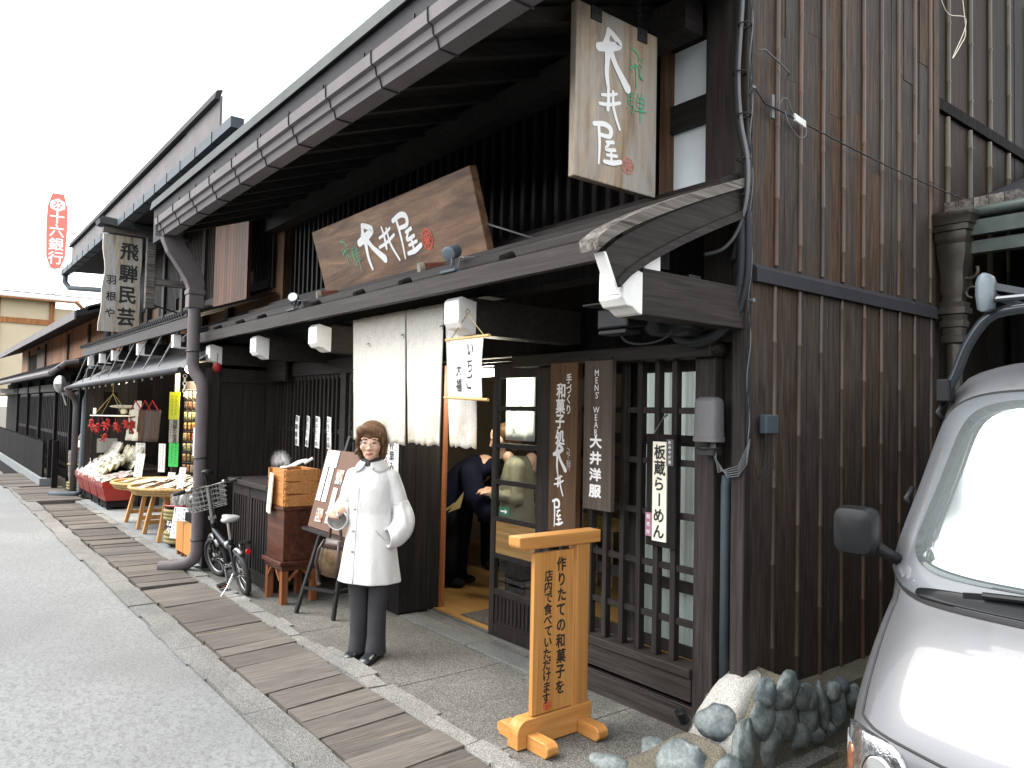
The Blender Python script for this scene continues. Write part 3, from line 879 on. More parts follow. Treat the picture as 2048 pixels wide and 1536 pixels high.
# ------------------------------------------------------------------ upper storey
m = MB(); m.box(-8.5,-2.3,3.36,3.40,2.6,4.6)
part(m, "upper_wall", M['black'])
m = MB(); m.box(-8.5,-2.46,3.20,3.30,2.70,2.80); m.box(-8.5,-2.46,3.20,3.30,3.72,3.84)
part(m, "upper_rail", M['darkx'])
m = MB()
k = 0; x = -2.86
while x > -8.4:
    m.box(x-.018,x+.018,3.225,3.265,2.80,3.72); x -= .118
part(m, "upper_lattice", M['dark'])
m = MB(); m.box(-8.56,-8.46,3.17,3.30,2.6,3.95)
part(m, "upper_post", M['dark'])
m = MB(); m.box(-2.78,-2.745,3.19,3.30,2.75,3.9)
part(m, "window_jamb", M['brownwall'])
M['shoji'] = plain('white_panel', (0.74,0.79,0.80), 0.5, var=0.02)
m = MB(); m.box(-2.745,-2.455,3.27,3.285,2.78,3.68)
w_ = part(m, "shoji_window", M['shoji'])
m = MB(); m.box(-2.745,-2.455,3.235,3.269,3.195,3.345)
part(m, "window_rail", M['darkx'], parent=w_)
m = MB(); m.box(-2.79,-2.45,3.20,3.32,3.66,3.80)
part(m, "window_head", M['black'], parent=w_)

# main eave: soffit, rafters, fascia sheet, drip edge, gutter
YE = 1.90; ZE = 3.62; SL = 0.36
def roofz(y): return ZE + SL*(y-YE)
m = MB(); m.prism([(0,0),(3.6,3.6*SL),(3.6,3.6*SL+.02),(0,.02)], (-8.55,YE+.02,ZE-.16), (0,1,0), (0,0,1), (6.33,0,0))
part(m, "soffit", M['soffit'])
for x in [-8.3 + .46*k for k in range(14)]:
    m = MB(); m.prism([(0,0),(1.6,1.6*SL),(1.6,1.6*SL+.075),(0,.075)], (x,YE+.05,ZE-.245), (0,1,0), (0,0,1), (.06,0,0))
    part(m, "rafter", M['soffit'])
m = MB(); m.box(-8.45,-2.47,3.02,3.16,3.62,3.80)
part(m, "eave_purlin", M['soffit'])
m = MB(); m.prism([(-.02,.10),(4.0,4.0*SL+.10),(4.0,4.0*SL+.16),(-.02,.16)], (-8.62,YE,ZE), (0,1,0), (0,0,1), (6.43,0,0))
m.box(-8.62,-2.19,YE-.012,YE+.018,ZE-.28,ZE+.10)
part(m, "roof", M['metaldark'])
m = MB(); m.prism([(-.045,.075),(-.035,.075),(.02,.165),(.02,.19),(-.03,.165)], (-8.66,YE,ZE), (0,1,0), (0,0,1), (6.48,0,0))
m.box(-8.66,-2.18,YE-.03,YE-.024,ZE+.085,ZE+.16)
part(m, "roof_drip_edge", M['metaltrim'])
# gutter: stepped box section
gx0, gx1 = -7.93, -2.18
prof = [(.10,-.20),(.10,-.005),(.092,-.005),(.092,-.19),(.024,-.19),(.008,-.10),(-.022,-.085),(-.022,-.010),(-.030,.0),(-.036,-.010),(-.036,-.098),(-.008,-.112),(-.008,-.145),(.012,-.152),(.016,-.20)]
prof = [(.125,-.215),(.125,.0),(.118,.0),(.118,-.208),(.035,-.208),(.022,-.150),(.004,-.142),(-.006,-.085),(-.028,-.075),(-.034,0),(-.042,0),(-.038,-.083),(-.014,-.093),(-.006,-.150),(.013,-.158),(.026,-.215)]
m = MB(); GZ = 3.445; KZ = .76
m.prism([(a, b*KZ) for a, b in reversed(prof)], (gx0,1.785,GZ), (0,1,0), (0,0,1), (gx1-gx0,0,0))
m.box(gx0-.004,gx0,1.755,1.90,GZ-.163,GZ)
gut = part(m, "gutter", M['metalgrey'], fix=True)
x = -7.8
while x < -2.25:
    m = MB()
    for a, b in zip([(-.045,.008),(-.041,-.080),(-.018,-.090),(-.009,-.148),(.010,-.155),(.023,-.219)], [(-.041,-.080),(-.018,-.090),(-.009,-.148),(.010,-.155),(.023,-.219),(.13,-.222)]):
        m.bar((x,1.785+a[0],GZ+a[1]*KZ),(x,1.785+b[0],GZ+b[1]*KZ),.010,.004,up=(1,0,0))
    m.bar((x,1.745,GZ+.006),(x,1.89,GZ+.05),.014,.004,up=(0,0,1))
    part(m, "gutter_strap", M['metaldark'], parent=gut)
    part(MB().bar((x+.18,YE-.0155,ZE-.13),(x+.18,YE-.0155,ZE+.0),.010,.004,up=(1,0,0)), "fascia_clip", M['iron'])
    x += .545
# hopper head, swept elbow and downpipe
m = MB()
m.box(-7.995,-7.865,1.80,1.97,3.385,3.46)
def sw(t):   # centre line of the elbow: y, z
    return 1.885 + .25*(t*t*(3-2*t)) , 3.385 - .605*t
rings = []
for i in range(13):
    t = i/12; y, z = sw(t); h = .080 - .008*t + .034*math.sin(t*math.pi)
    y0, y1 = y-h, y+h
    if i == 5: y0 -= .008
    rings.append([(-7.985+.05*t,y0,z),(-7.870+.05*t,y0,z),(-7.870+.05*t,y1,z),(-7.985+.05*t,y1,z)])
m.loft(rings)
m.box(-7.955,-7.80,2.05,2.215,2.735,2.785); m.box(-7.945,-7.81,2.058,2.205,2.60,2.735)
dp = part(m, "downpipe_elbow", M['pipe'], fix=True, bevel=.006)
m = MB()
m.tube([(-7.877,2.132,2.62),(-7.872,2.130,2.30),(-7.862,2.130,2.06),(-7.845,2.135,1.99),(-7.79,2.18,1.90),(-7.765,2.20,1.84),(-7.755,2.205,1.76),(-7.755,2.205,.22),(-7.765,2.185,.14),(-7.82,2.13,.085),(-7.90,2.03,.055),(-7.99,1.93,.045)], .060, 14)
part(m, "downpipe", M['pipe'], smooth='auto', angle=60)
for z, y in ((2.17,2.13),(1.12,2.205),(.32,2.205)):
    m = MB(); m.torus((-7.755 if z < 1.8 else -7.866,y,z),(0,0,1),.063,.008,16,6)
    m.cyl((-7.78,y,z),(-8.0,y+.12,z),.008,6)
    part(m, "pipe_clamp", M['iron'])

# ------------------------------------------------------------------ shop interior
m = MB(); m.box(-7.8,-2.35,3.36,7.2,-.02,.030)
part(m, "shop_floor", M['floorwood'])
m = MB(); m.box(-4.95,-3.7,3.42,4.25,.031,.040)
M['mat'] = m_aggregate("door_mat", [(0.05,0.045,0.04),(0.08,0.072,0.062),(0.11,0.1,0.088)], 90)
part(m, "door_mat", M['mat'])
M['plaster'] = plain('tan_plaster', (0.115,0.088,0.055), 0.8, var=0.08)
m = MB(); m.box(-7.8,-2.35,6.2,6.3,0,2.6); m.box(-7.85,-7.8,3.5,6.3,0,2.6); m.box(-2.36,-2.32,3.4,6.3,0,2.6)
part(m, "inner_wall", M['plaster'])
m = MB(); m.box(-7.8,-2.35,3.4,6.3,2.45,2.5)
part(m, "inner_ceiling", M['liningboard'])
m = MB(); m.box(-5.0,-4.0,3.42,3.47,1.98,2.45); m.box(-3.75,-2.35,3.40,3.45,1.93,2.45); m.box(-5.6,-3.7,3.38,3.40,2.0,2.4)
part(m, "inner_lintel", M['dark'])
lamp2 = thing("ceiling_lamp", "small lit lamp glimpsed through the lattice window", "lamp", (-3.25,4.3,2.3))
M['lampglow'] = plain('lit_lamp', (1.0,0.93,0.80), 0.5, emit=9.0, var=0.01)
build(MB().ell((-3.25,4.3,2.22),(.09,.09,.05),14,8), "bulb", M['lampglow'], lamp2); build(MB().cyl((-3.25,4.3,2.26),(-3.25,4.3,2.45),.012,8), "cord", M['iron'], lamp2)
ld3 = bpy.data.lights.new("lamp_light", 'POINT'); ld3.energy = 12; ld3.shadow_soft_size = .1; ld3.color = (1.0,.97,.92)
lo3 = bpy.data.objects.new("lamp_light", ld3); COL.objects.link(lo3); lo3.location = (-3.25,4.3,2.10)
lamp = thing("ceiling_lamp", "small lit white lamp on the ceiling inside the shop doorway", "lamp", (-4.92,3.6,1.98))
m = MB(); m.box(-5.02,-4.86,3.57,3.63,1.915,1.975)
M['lampglow'] = plain('lit_lamp', (1.0,0.93,0.80), 0.5, emit=9.0, var=0.01)
build(m, "lamp_tube", M['lampglow'], lamp); build(MB().box(-5.04,-4.84,3.585,3.615,1.976,1.99).cyl((-4.94,3.6,1.99),(-4.94,3.6,2.45),.008,6), "lamp_holder", M['iron'], lamp)
ld = bpy.data.lights.new("lamp_light", 'POINT'); ld.energy = 11; ld.shadow_soft_size = .08; ld.color = (1.0,0.90,0.72)
lo = bpy.data.objects.new("lamp_light", ld); COL.objects.link(lo); lo.location = (-4.86,3.58,1.86)
# ------------------------------------------------------------------ entrance curtain
def m_linen():
    m, n, p = mat_new("coarse_linen")
    v = coords(n, (1,1,0.08)); a = tex_noise(n, v, 210, 3, 0.7)
    b = tex_noise(n, coords(n, (0.08,1,1)), 260, 3, 0.7)
    c = ramp(n, [(0.3,(0.62,0.59,0.52)),(0.6,(0.80,0.78,0.72))], a)
    c = mixc(n, c, ramp(n, [(0.3,(0.84,)*3),(0.7,(1.1,)*3)], b), 1.0, 'MULTIPLY')
    st = tex_noise(n, coords(n, (1,1,0.6)), 7, 6, 0.7)
    sepn = n.nodes.new("ShaderNodeSeparateXYZ"); n.links.new(coords(n), sepn.inputs[0])
    hm = n.nodes.new("ShaderNodeMapRange"); hm.inputs[1].default_value = 1.40; hm.inputs[2].default_value = 1.66; hm.inputs[3].default_value = 1; hm.inputs[4].default_value = 0
    n.links.new(sepn.outputs[2], hm.inputs[0])
    f = mixc(n, ramp(n, [(0.42,(0,0,0)),(0.62,(1,1,1))], st), hm.outputs[0], 1.0, 'MULTIPLY')
    c = mixc(n, c, (0.40,0.32,0.20), f)
    n.links.new(c, p.inputs['Base Color']); p.inputs['Roughness'].default_value = 0.9
    p.inputs['Specular IOR Level'].default_value = 0.1
    bump(n, p, a, 0.35, 0.003)
    # thin cloth lets some light through
    tl = n.nodes.new("ShaderNodeBsdfTranslucent"); n.links.new(c, tl.inputs[0])
    mx = n.nodes.new("ShaderNodeMixShader"); mx.inputs[0].default_value = 0.25
    out = [x for x in n.nodes if x.type == 'OUTPUT_MATERIAL'][0]
    n.links.new(p.outputs[0], mx.inputs[1]); n.links.new(tl.outputs[0], mx.inputs[2]); n.links.new(mx.outputs[0], out.inputs[0])
    return m
M['linen'] = m_linen()
nor = thing("entrance_curtain", "pale split linen curtain hanging across the shop entrance", "curtain", (-4.2, 2.45, 2.3))
def cloth(x0, x1, x0b, x1b, ztop, zbot, y, seed, nu=36, nv=30):
    r = random.Random(seed); a = r.uniform(0,6); b = r.uniform(0,6)
    def fn(u, v):
        z = zbot + (ztop-zbot)*v
        k = (1-v)
        xl = x0 + (x0b-x0)*k; xr = x1 + (x1b-x1)*k
        w = .010*math.sin(u*7+a)*k + .006*math.sin(u*15+b)*k + .020*k*math.sin(u*3+seed)
        zz = z + (.006*math.sin(u*23+a)*k*k if v < .1 else 0) + .004*noise.noise((u*6,v*6,seed))
        return (xl + (xr-xl)*u + .004*noise.noise((u*3+seed,v*5,1)), y + w, zz)
    m = MB(); m.grid(fn, nu, nv); return m
for i, (a0, a1, b0, b1, zb, nv) in enumerate([(-5.0,-4.255,-4.975,-4.215,1.405,30),(-4.245,-3.80,-4.195,-3.795,1.418,30),(-3.79,-3.46,-3.72,-3.43,1.422,30)]):
    mm = cloth(a0,a1,b0,b1,2.27,zb,2.45,i+1)
    o = build(mm, "curtain_panel", M['linen'], nor, smooth=True)
    md = o.modifiers.new("solid", 'SOLIDIFY'); md.thickness = .002
m = MB()
F = Face((-5.0,2.432,1.41),(1,0,0),(0,0,1))
for x in (.05,.075): scribble(m, F, x, .52 if x < .06 else .50, .05, .022)
for x, z in ((-4.25,2.10),(-3.79,2.12),(-4.72,2.07)):
    stroke(m, Face((x,2.44,z),(1,0,0),(0,0,1)), [(-.03,.01,.006),(0,.012,.009),(.004,-.01,.007)], 1)
build(m, "ink_writing", M['ink'], nor)

# ------------------------------------------------------------------ hanging scroll
sc = thing("hanging_scroll", "white cloth scroll between two bamboo rods hanging below a beam end", "sign", (-3.30, 2.30, 2.02))
O, U, V = Vector((-3.535,2.33,1.70)), Vector((.410,-.07,-.012)), Vector((0,0,.325))
Ul = U.length; Un = U.normalized(); Nn = Un.cross(Vector((0,0,1))).normalized()
m = MB()
def fs(u, v): return O + U*u + V*v + Nn*(.004*math.sin(v*3.1)*(1+u)) + Vector((0,0,.002*math.sin(u*9)))
m.grid(fs, 12, 14)
o = build(m, "cloth", M['paper'], sc, smooth=True); md = o.modifiers.new("solid", 'SOLIDIFY'); md.thickness = .002; md.offset = 0
for v in (0.0, 1.0):
    m = MB(); m.cyl(O - U*.16 + V*v, O + U*1.16 + V*v, .008, 10); build(m, "rod", M['bamboo'], sc)
m = MB(); top = O + U*.42 + V*1.0 + Vector((0,.02,.135))
m.tube([O - U*.0 + V, top, O + U*1.02 + V], .003, 6); m.torus(top + Vector((0,0,.012)), (1,0,0), .012, .003, 12, 5)
build(m, "hanging_cord", M['rope'], sc)
m = MB(); F = Face(O, U, (0,0,1), lift=.008)
put_col(m, F, "いちご", Ul*.66, .262, .086, .085, bold=.030, jit=.04)
put_col(m, F, "大福", Ul*.33, .155, .076, .084, bold=.026, jit=.04)
build(m, "lettering", M['ink'], sc)

# ------------------------------------------------------------------ tilted shop sign over the entrance
def m_plank(name, c0, c1, c2, axis='X', ring=6.0, grey=None):
    m, n, p = mat_new(name)
    sc_ = (0.13,1,1) if axis == 'X' else (1,1,0.13)
    v = coords(n, sc_)
    d = tex_noise(n, v, ring, 5, 0.6, 1.6)
    w = n.nodes.new("ShaderNodeTexWave"); w.wave_type = 'RINGS'; w.inputs['Scale'].default_value = 5.0; w.inputs['Distortion'].default_value = 9.0
    w.inputs['Detail'].default_value = 3; w.inputs['Detail Scale'].default_value = 1.2
    n.links.new(v, w.inputs['Vector'])
    g = tex_noise(n, v, 130, 5, 0.7)
    c = ramp(n, [(0.3,c0),(0.5,c1),(0.72,c2)], d)
    c = mixc(n, c, ramp(n, [(0.0,(0.62,0.60,0.58)),(0.35,(1,1,1))], w.outputs[0]), 0.55, 'MULTIPLY')
    c = mixc(n, c, ramp(n, [(0.3,(0.75,)*3),(0.7,(1.2,)*3)], g), 1.0, 'MULTIPLY')
    if grey:
        gq = tex_noise(n, coords(n, (1,1,.2)), 5, 6, 0.65, 0.8)
        c = mixc(n, c, grey, ramp(n, [(0.42,(0,0,0)),(0.62,(.9,.9,.9))], gq))
    n.links.new(c, p.inputs['Base Color']); p.inputs['Roughness'].default_value = 0.55
    bump(n, p, g, 0.25, 0.003)
    return m
M['plankbrown'] = m_plank("polished_sign_plank", (0.070,0.037,0.022), (0.175,0.093,0.048), (0.285,0.170,0.095), 'X', 9)
M['plankgrey'] = m_plank("weathered_sign_plank", (0.15,0.095,0.05), (0.34,0.25,0.165), (0.52,0.42,0.30), 'Z', 7, grey=(0.36,0.345,0.32))
hs_ = thing("wide_shop_sign", "wide brown plank sign with white brush characters tilted out over the entrance", "sign", (-4.72, 2.62, 2.55))
BL, BR = Vector((-5.843,2.62,2.563)), Vector((-3.597,2.62,2.563))
TV = Vector((0,-.15,.497)); U = (BR-BL).normalized(); V = TV.normalized(); N = U.cross(V)
m = MB(); m.obox(BL - N*.055, BR-BL, TV, N*.055)
build(m, "board", M['plankbrown'], hs_, bevel=.004)
W, Hh = (BR-BL).length, TV.length
F = Face(BL, U, V, lift=.003)
def frac(px, py):   # measured on the sign's own face, as fractions of its width and height
    return px*W, py*Hh
m = MB()
brush(m, F, 'o', .335*W, .20*Hh, .145*W, .62*Hh, 0, 1.25)
brush(m, F, 'i', .455*W, .20*Hh, .115*W, .50*Hh, 0, 1.15)
brush(m, F, 'y', .565*W, .20*Hh, .135*W, .58*Hh, 0, 1.2)
build(m, "lettering", M['whiteink'], hs_)
m = MB()
brush(m, F, 'h', .20*W, .34*Hh, .065*W, .38*Hh, 0, .95); brush(m, F, 'd', .265*W, .22*Hh, .060*W, .36*Hh, 0, .85)
build(m, "small_lettering", M['greenink'], hs_)
m = MB(); seal(m, F, .735*W, .365*Hh, .052*W, .25*Hh); build(m, "seal", M['redink'], hs_)
M['pegred'] = plain('red_brown_peg', (0.11,0.032,0.020), 0.5, var=0.2)
M['pegcap'] = plain('grey_peg_end', (0.20,0.18,0.15), 0.7, var=0.2)
for x in (-5.55,-4.02):
    m = MB(); m.cyl((x+.045,2.66,2.545),(x-.02,2.425,2.505),.036,14); pg = build(m, "support_log", M['pegred'], hs_, smooth='auto')
    m = MB(); m.cyl((x-.013,2.447,2.510),(x-.023,2.415,2.504),.040,14); build(m, "log_cap", M['pegcap'], pg, smooth='auto')
m = MB(); m.cyl((-3.62,2.60,2.75),(-3.33,2.75,2.63),.006,6); build(m, "stay_rod", M['steel'], hs_)

# ------------------------------------------------------------------ hanging grey plank sign
vs_ = thing("hanging_plank_sign", "grey weathered upright plank sign hung on chains under the main eave", "sign", (-2.64, 2.69, 3.61))
m = MB(); m.box(-2.662,-2.62,2.402,2.98,2.757,3.611); build(m, "board", M['plankgrey'], vs_, bevel=.003)
F = Face((-2.62,2.402,2.757),(0,1,0),(0,0,1),lift=.003); W, Hh = .578, .854
m = MB()
brush(m, F, 'o', .26*W, .555*Hh, .36*W, .35*Hh, 0, 1.35); brush(m, F, 'i', .27*W, .335*Hh, .27*W, .235*Hh, 0, 1.35); brush(m, F, 'y', .20*W, .10*Hh, .34*W, .25*Hh, 0, 1.3)
build(m, "lettering", M['whiteink'], vs_)
m = MB(); brush(m, F, 'h', .63*W, .62*Hh, .22*W, .245*Hh, 0, .85); brush(m, F, 'd', .60*W, .425*Hh, .25*W, .175*Hh, 0, .8); build(m, "small_lettering", M['greenink'], vs_)
m = MB(); seal(m, F, .63*W, .145*Hh, .14*W, .095*Hh); build(m, "seal", M['pinkink'], vs_)
for y in (2.53,2.86):
    m = MB(); m.box(-2.619,-2.613,y-.035,y+.035,3.545,3.618); m.box(-2.668,-2.664,y-.035,y+.035,3.545,3.618); m.box(-2.668,-2.613,y-.03,y+.03,3.613,3.618)
    for dy in (-.018,.018): m.ell((-2.612,y+dy,3.585),(.006,.007,.007),8,6)
    br = build(m, "hanger_bracket", M['iron'], vs_)
    m = MB(); z = 3.63; k = 0
    while z < 4.02:
        m.torus((-2.64,y,z),(1,0,0) if k % 2 else (0,1,0),.012,.003,10,5); z += .019; k += 1
    build(m, "chain", M['iron'], vs_)

# ------------------------------------------------------------------ upright signs by the lattice
def vboard(name, label, x0, x1, y0, y1, z0, z1, mat, th=None):
    t = thing(name, label, "sign", ((x0+x1)/2, y1, z0))
    m = MB(); m.box(x0,x1,y0,y1,z0,z1); build(m, "board", mat, t, bevel=.002)
    return t, Face((x0,y0,z0),(1,0,0),(0,0,1),lift=.002), x1-x0, z1-z0
s1, F, W, Hh = vboard("upright_sign", "brown upright plank with white brush writing beside the sliding door", -3.545,-3.30,3.085,3.125,.905,1.935,M['signbrown'])
m = MB()
put_col(m, F, "和菓子処", W*.40, Hh*.835, .096, .0945, w=.086, bold=.040, jit=.03)
put_col(m, F, "手づくり", W*.70, Hh*.905, .064, .062, w=.050, bold=.028, jit=.03)
brush(m, F, 'h', W*.66, Hh*.435, W*.16, Hh*.065, 0, .9); brush(m, F, 'd', W*.66, Hh*.365, W*.17, Hh*.065, 0, .8)
brush(m, F, 'o', W*.20, Hh*.345, W*.44, Hh*.175, 0, 1.4); brush(m, F, 'i', W*.22, Hh*.215, W*.36, Hh*.13, 0, 1.4); brush(m, F, 'y', W*.16, Hh*.03, W*.40, Hh*.165, 0, 1.35)
build(m, "lettering", M['whiteink'], s1)
s2, F, W, Hh = vboard("upright_sign", "grey brown hanging plank with white printed capitals and four bold characters", -3.215,-2.99,3.060,3.092,1.08,1.935,M['signdark'])
m = MB()
for i, ch in enumerate(["M","E","N","S'","","W","E","A","R"]):
    if ch: put_char(m, F, ch, W*.46 + (.006 if ch == "S'" else 0), Hh*.915 - i*.0425, .052, .048, bold=.004)
put_col(m, F, "大井洋服", W*.46, Hh*.455, .076, .094, w=.100, bold=.060)
build(m, "lettering", M['whiteink'], s2)
m = MB(); m.tube([(-3.20,3.08,1.93),(-3.19,3.10,1.98)],.003,5); m.tube([(-3.02,3.08,1.93),(-3.02,3.10,1.98)],.003,5); build(m, "hanging_wire", M['iron'], s2)
s3, F, W, Hh = vboard("framed_sign", "dark board with cream strip of bold black writing hung on the lattice", -2.80,-2.595,3.140,3.166,.925,1.525,M['black'])
m = MB(); m.box(-2.748,-2.652,3.132,3.1395,.955,1.485); cr = build(m, "cream_strip", M['cream'], s3)
m = MB(); F2 = Face((-2.748,3.132,.955),(1,0,0),(0,0,1),lift=.0015)
put_col(m, F2, "板蔵らーめん", .048, .475, .082, .0845, w=.080, bold=.032, jit=.03)
build(m, "lettering", M['ink'], s3)
M['greytag'] = plain('grey_tag', (0.075,0.072,0.075), 0.6); M['mauve'] = plain('mauve_tag', (0.34,0.16,0.23), 0.6)
m = MB(); m.box(-2.652,-2.606,3.129,3.1395,1.36,1.50); build(m, "grey_tag", M['greytag'], s3)
m = MB(); m.box(-2.793,-2.748,3.129,3.1395,.975,1.10); build(m, "mauve_tag", M['mauve'], s3)
m = MB()
put_col(m, Face((-2.652,3.129,1.36),(1,0,0),(0,0,1),lift=.0015), "おみやげ用", .023, .125, .021, .0265, bold=.01)
put_col(m, Face((-2.793,3.129,.975),(1,0,0),(0,0,1),lift=.0015), "販売所", .0225, .105, .026, .041, bold=.01)
build(m, "tag_lettering", M['whiteink'], s3)
m = MB(); m.tube([(-2.765,3.15,1.52),(-2.70,3.165,1.62),(-2.635,3.15,1.52)],.0025,5); m.cyl((-2.70,3.16,1.615),(-2.70,3.19,1.63),.006,6); build(m, "hanging_wire", M['steel'], s3)

# ------------------------------------------------------------------ paper strips and pillar notice
words = ["黒糖饅頭","黒豆大福","あぶらえ餅","いちご大福"]
labs = ["white paper strip pinned to the dark lattice, farthest from the curtain","thin white paper strip between two wider ones on the dark lattice",
        "curling white paper strip of five characters on the dark lattice","white paper strip on the dark lattice, closest to the curtain"]
for i, (x, w) in enumerate(((-7.24,.095),(-6.99,.072),(-6.76,.10),(-6.50,.092))):
    t = thing("paper_strip", labs[i], "notice", (x, 2.985, 1.24), group="paper strips pinned to the front lattice")
    x0 = x - w/2; z0, z1 = 1.262, 1.558
    ph = i*1.7; am = (.010,.003,.012,.006)[i]
    m = MB(); m.grid(lambda u, v: (x0 + w*u + am*math.sin(v*5+ph), 2.978 - .006*math.sin(v*4+ph), z0 + (z1-z0)*v - .01*u), 3, 12)
    o = build(m, "sheet", M['paper'], t); md = o.modifiers.new("solid", 'SOLIDIFY'); md.thickness = .0012; md.offset = 0
    m = MB(); F = Face((x0,2.968,z0),(1,0,0),(0,0,1),lift=.002)
    n_ = len(words[i]); put_col(m, F, words[i], w/2, (z1-z0) - .036, (.052 if n_ == 5 else .060), (z1-z0-.07)/(n_-1), w=.058, bold=.012, jit=.05)
    build(m, "lettering", M['ink'], t)
t = thing("paper_notice", "long white notice of brush writing on the wing wall behind the woman", "notice", (-5.43,3.03,.95))
m = MB(); m.box(-5.56,-5.31,3.029,3.033,.93,1.43); build(m, "sheet", M['paper'], t)
m = MB(); F = Face((-5.56,3.029,.93),(1,0,0),(0,0,1),lift=.0015)
put_col(m, F, "朴葉みそ", .145, .415, .085, .088, bold=.012, jit=.04); put_col(m, F, "まんじゅう", .06, .36, .075, .078, bold=.012, jit=.04); scribble(m, F, .215, .47, .34, .03)
build(m, "lettering", M['ink'], t)

# ------------------------------------------------------------------ spotlights on the lower roof
def spotlight(name, label, base, head, aim, lens):
    t = thing(name, label, "spotlight", base)
    b, h, a = Vector(base), Vector(head), Vector(aim).normalized()
    m = MB(); m.box(b.x-.075,b.x+.075,b.y-.03,b.y+.03,b.z,b.z+.018); build(m, "base_plate", M['bluepipe'], t, bevel=.004)
    m = MB(); m.tube([b+Vector((0,0,.018)), b+Vector((.004,0,.05)), h - a*.0],.007,6); m.tube([b+Vector((.03,0,.018)), h+Vector((.02,0,-.02))],.004,6); build(m, "bracket", M['bluepipe'], t)
    m = MB(); m.tube([h - a*.055, h - a*.05, h + a*.05, h + a*.052, h + a*.045],[.030,.040,.040,.036,.034],16,cap=True); build(m, "housing", M['spotgrey'], t, smooth='auto')
    m = MB(); m.cyl(h + a*.046, h + a*.0535, .0345, 16); build(m, "lens", lens, t)
    m = MB(); m.tube([b+Vector((.06,0,.018)), b+Vector((.085,.0,.075)), b+Vector((.12,0,.07)), b+Vector((.145,.05,.075))],.005,6); build(m, "flex", M['cablelight'], t)
    return t
M['spotgrey'] = plain('grey_lamp_housing', (0.11,0.135,0.15), 0.35, 0.2)
M['lens'] = plain('pale_lens', (0.55,0.57,0.56), 0.12, 0.4)
spotlight("spotlight","small grey spotlight facing the street at the far end of the lower roof",(-5.63,2.255,2.375),(-5.705,2.29,2.475),(.62,-.5,.25),M['lens'])
spotlight("spotlight","small grey spotlight turned away in front of the wide sign",(-3.43,2.255,2.375),(-3.50,2.30,2.508),(-.45,.75,.35),M['lens'])

# ------------------------------------------------------------------ boxes, camera and cables on the corner
t = thing("junction_box", "grey rounded meter cover on the post right of the lattice window", "meter cover", (-2.357,3.15,1.44))
def rr(cx, cy, hx, hy, z, n=16, pw=.35):
    out = []
    for k in range(n):
        a = 2*math.pi*k/n; c, s_ = math.cos(a), math.sin(a)
        out.append((cx + hx*math.copysign(abs(c)**pw, c), cy + hy*math.copysign(abs(s_)**pw, s_), z))
    return out
m = MB()
m.loft([rr(-2.357,3.10,h,h*.75,z) for h, z in ((.070,1.500),(.070,1.522),(.066,1.524),(.063,1.690),(.057,1.712),(.040,1.722),(.01,1.723))])
M['boxgrey'] = plain('grey_plastic', (0.105,0.100,0.102), 0.5, var=0.1)
build(m, "cover", M['boxgrey'], t, smooth='auto', angle=50)
m = MB(); m.loft([rr(-2.357,3.10,.055,.045,z) for z in (1.435,1.462)]); m.torus((-2.357,3.10,1.468),(0,0,1),.055,.006,16,6); m.box(-2.37,-2.34,3.13,3.156,1.43,1.70); build(m, "base", M['iron'], t)
m = MB()
for k in range(5):
    m.tube([(-2.34+.006*k,3.095,1.50),(-2.33+.008*k,3.08,1.46-.01*k),(-2.30,3.10,1.40-.012*k),(-2.26,3.12,1.33+.01*k),(-2.21,3.135,1.34+.012*k),(-2.165,3.14,1.40+.02*k),(-2.155,3.15,1.52)],.0028,5)
build(m, "wire", M['cablelight'], t)
t = tag(build(MB().tube([(-2.33,3.205,.12),(-2.33,3.205,1.27),(-2.328,3.21,1.33)],.026,10), "drain_tube", M['bluepipe'], smooth=True), "dark slate tube standing in the recess beside the window post", "pipe")
t = thing("switch_box", "small dark wiring box on the first boards of the flank", "wiring box", (-2.18,3.30,1.54))
m = MB(); m.box(-2.176,-2.135,3.255,3.365,1.545,1.64); build(m, "case", M['bluepipe'], t, bevel=.006)
m = MB()
for k in range(4): m.tube([(-2.15,3.27+.018*k,1.545),(-2.14,3.27+.02*k,1.46-.03*k),(-2.14,3.245-.005*k,1.38-.02*k),(-2.145,3.20,1.33),(-2.15,3.17,1.42)],.0022,5)
build(m, "lead", M['cable'], t)
def cableline(pts, r, name, label, mat, n=8):
    return tag(build(MB().tube(pts, r, n), name, mat, smooth=True), label, "cable")
def smooth_pts(P, k=5):
    P = [Vector(p) for p in P]; out = []
    for i in range(len(P)-1):
        p0, p1, p2, p3 = P[max(i-1,0)], P[i], P[i+1], P[min(i+2,len(P)-1)]
        for j in range(k):
            s_ = j/k; out.append(0.5*((2*p1)+(p2-p0)*s_+(2*p0-5*p1+4*p2-p3)*s_*s_+(3*p1-p0-3*p2+p3)*s_**3))
    return out + [P[-1]]
cb = thing("cable_bundle", "thick dark cable bundle running down the corner post past the eave", "cables", (-2.19,3.13,2.0))
m = MB(); m.tube(smooth_pts([(-2.19,3.13,4.2),(-2.21,3.13,3.69),(-2.235,3.13,3.32),(-2.215,3.13,3.07),(-2.165,3.125,2.86),(-2.17,3.12,2.66),(-2.215,3.13,2.50),(-2.25,3.14,2.40)]),.019,10); build(m, "conduit", M['cable'], cb, smooth=True)
m = MB(); m.tube(smooth_pts([(-2.17,3.10,4.2),(-2.185,3.105,3.69),(-2.205,3.105,3.32),(-2.185,3.10,3.07),(-2.145,3.10,2.86),(-2.15,3.10,2.68),(-2.20,3.10,2.53),(-2.27,3.08,2.45),(-2.36,3.05,2.43)]),.009,8); build(m, "grey_cable", M['cablelight'], cb, smooth=True)
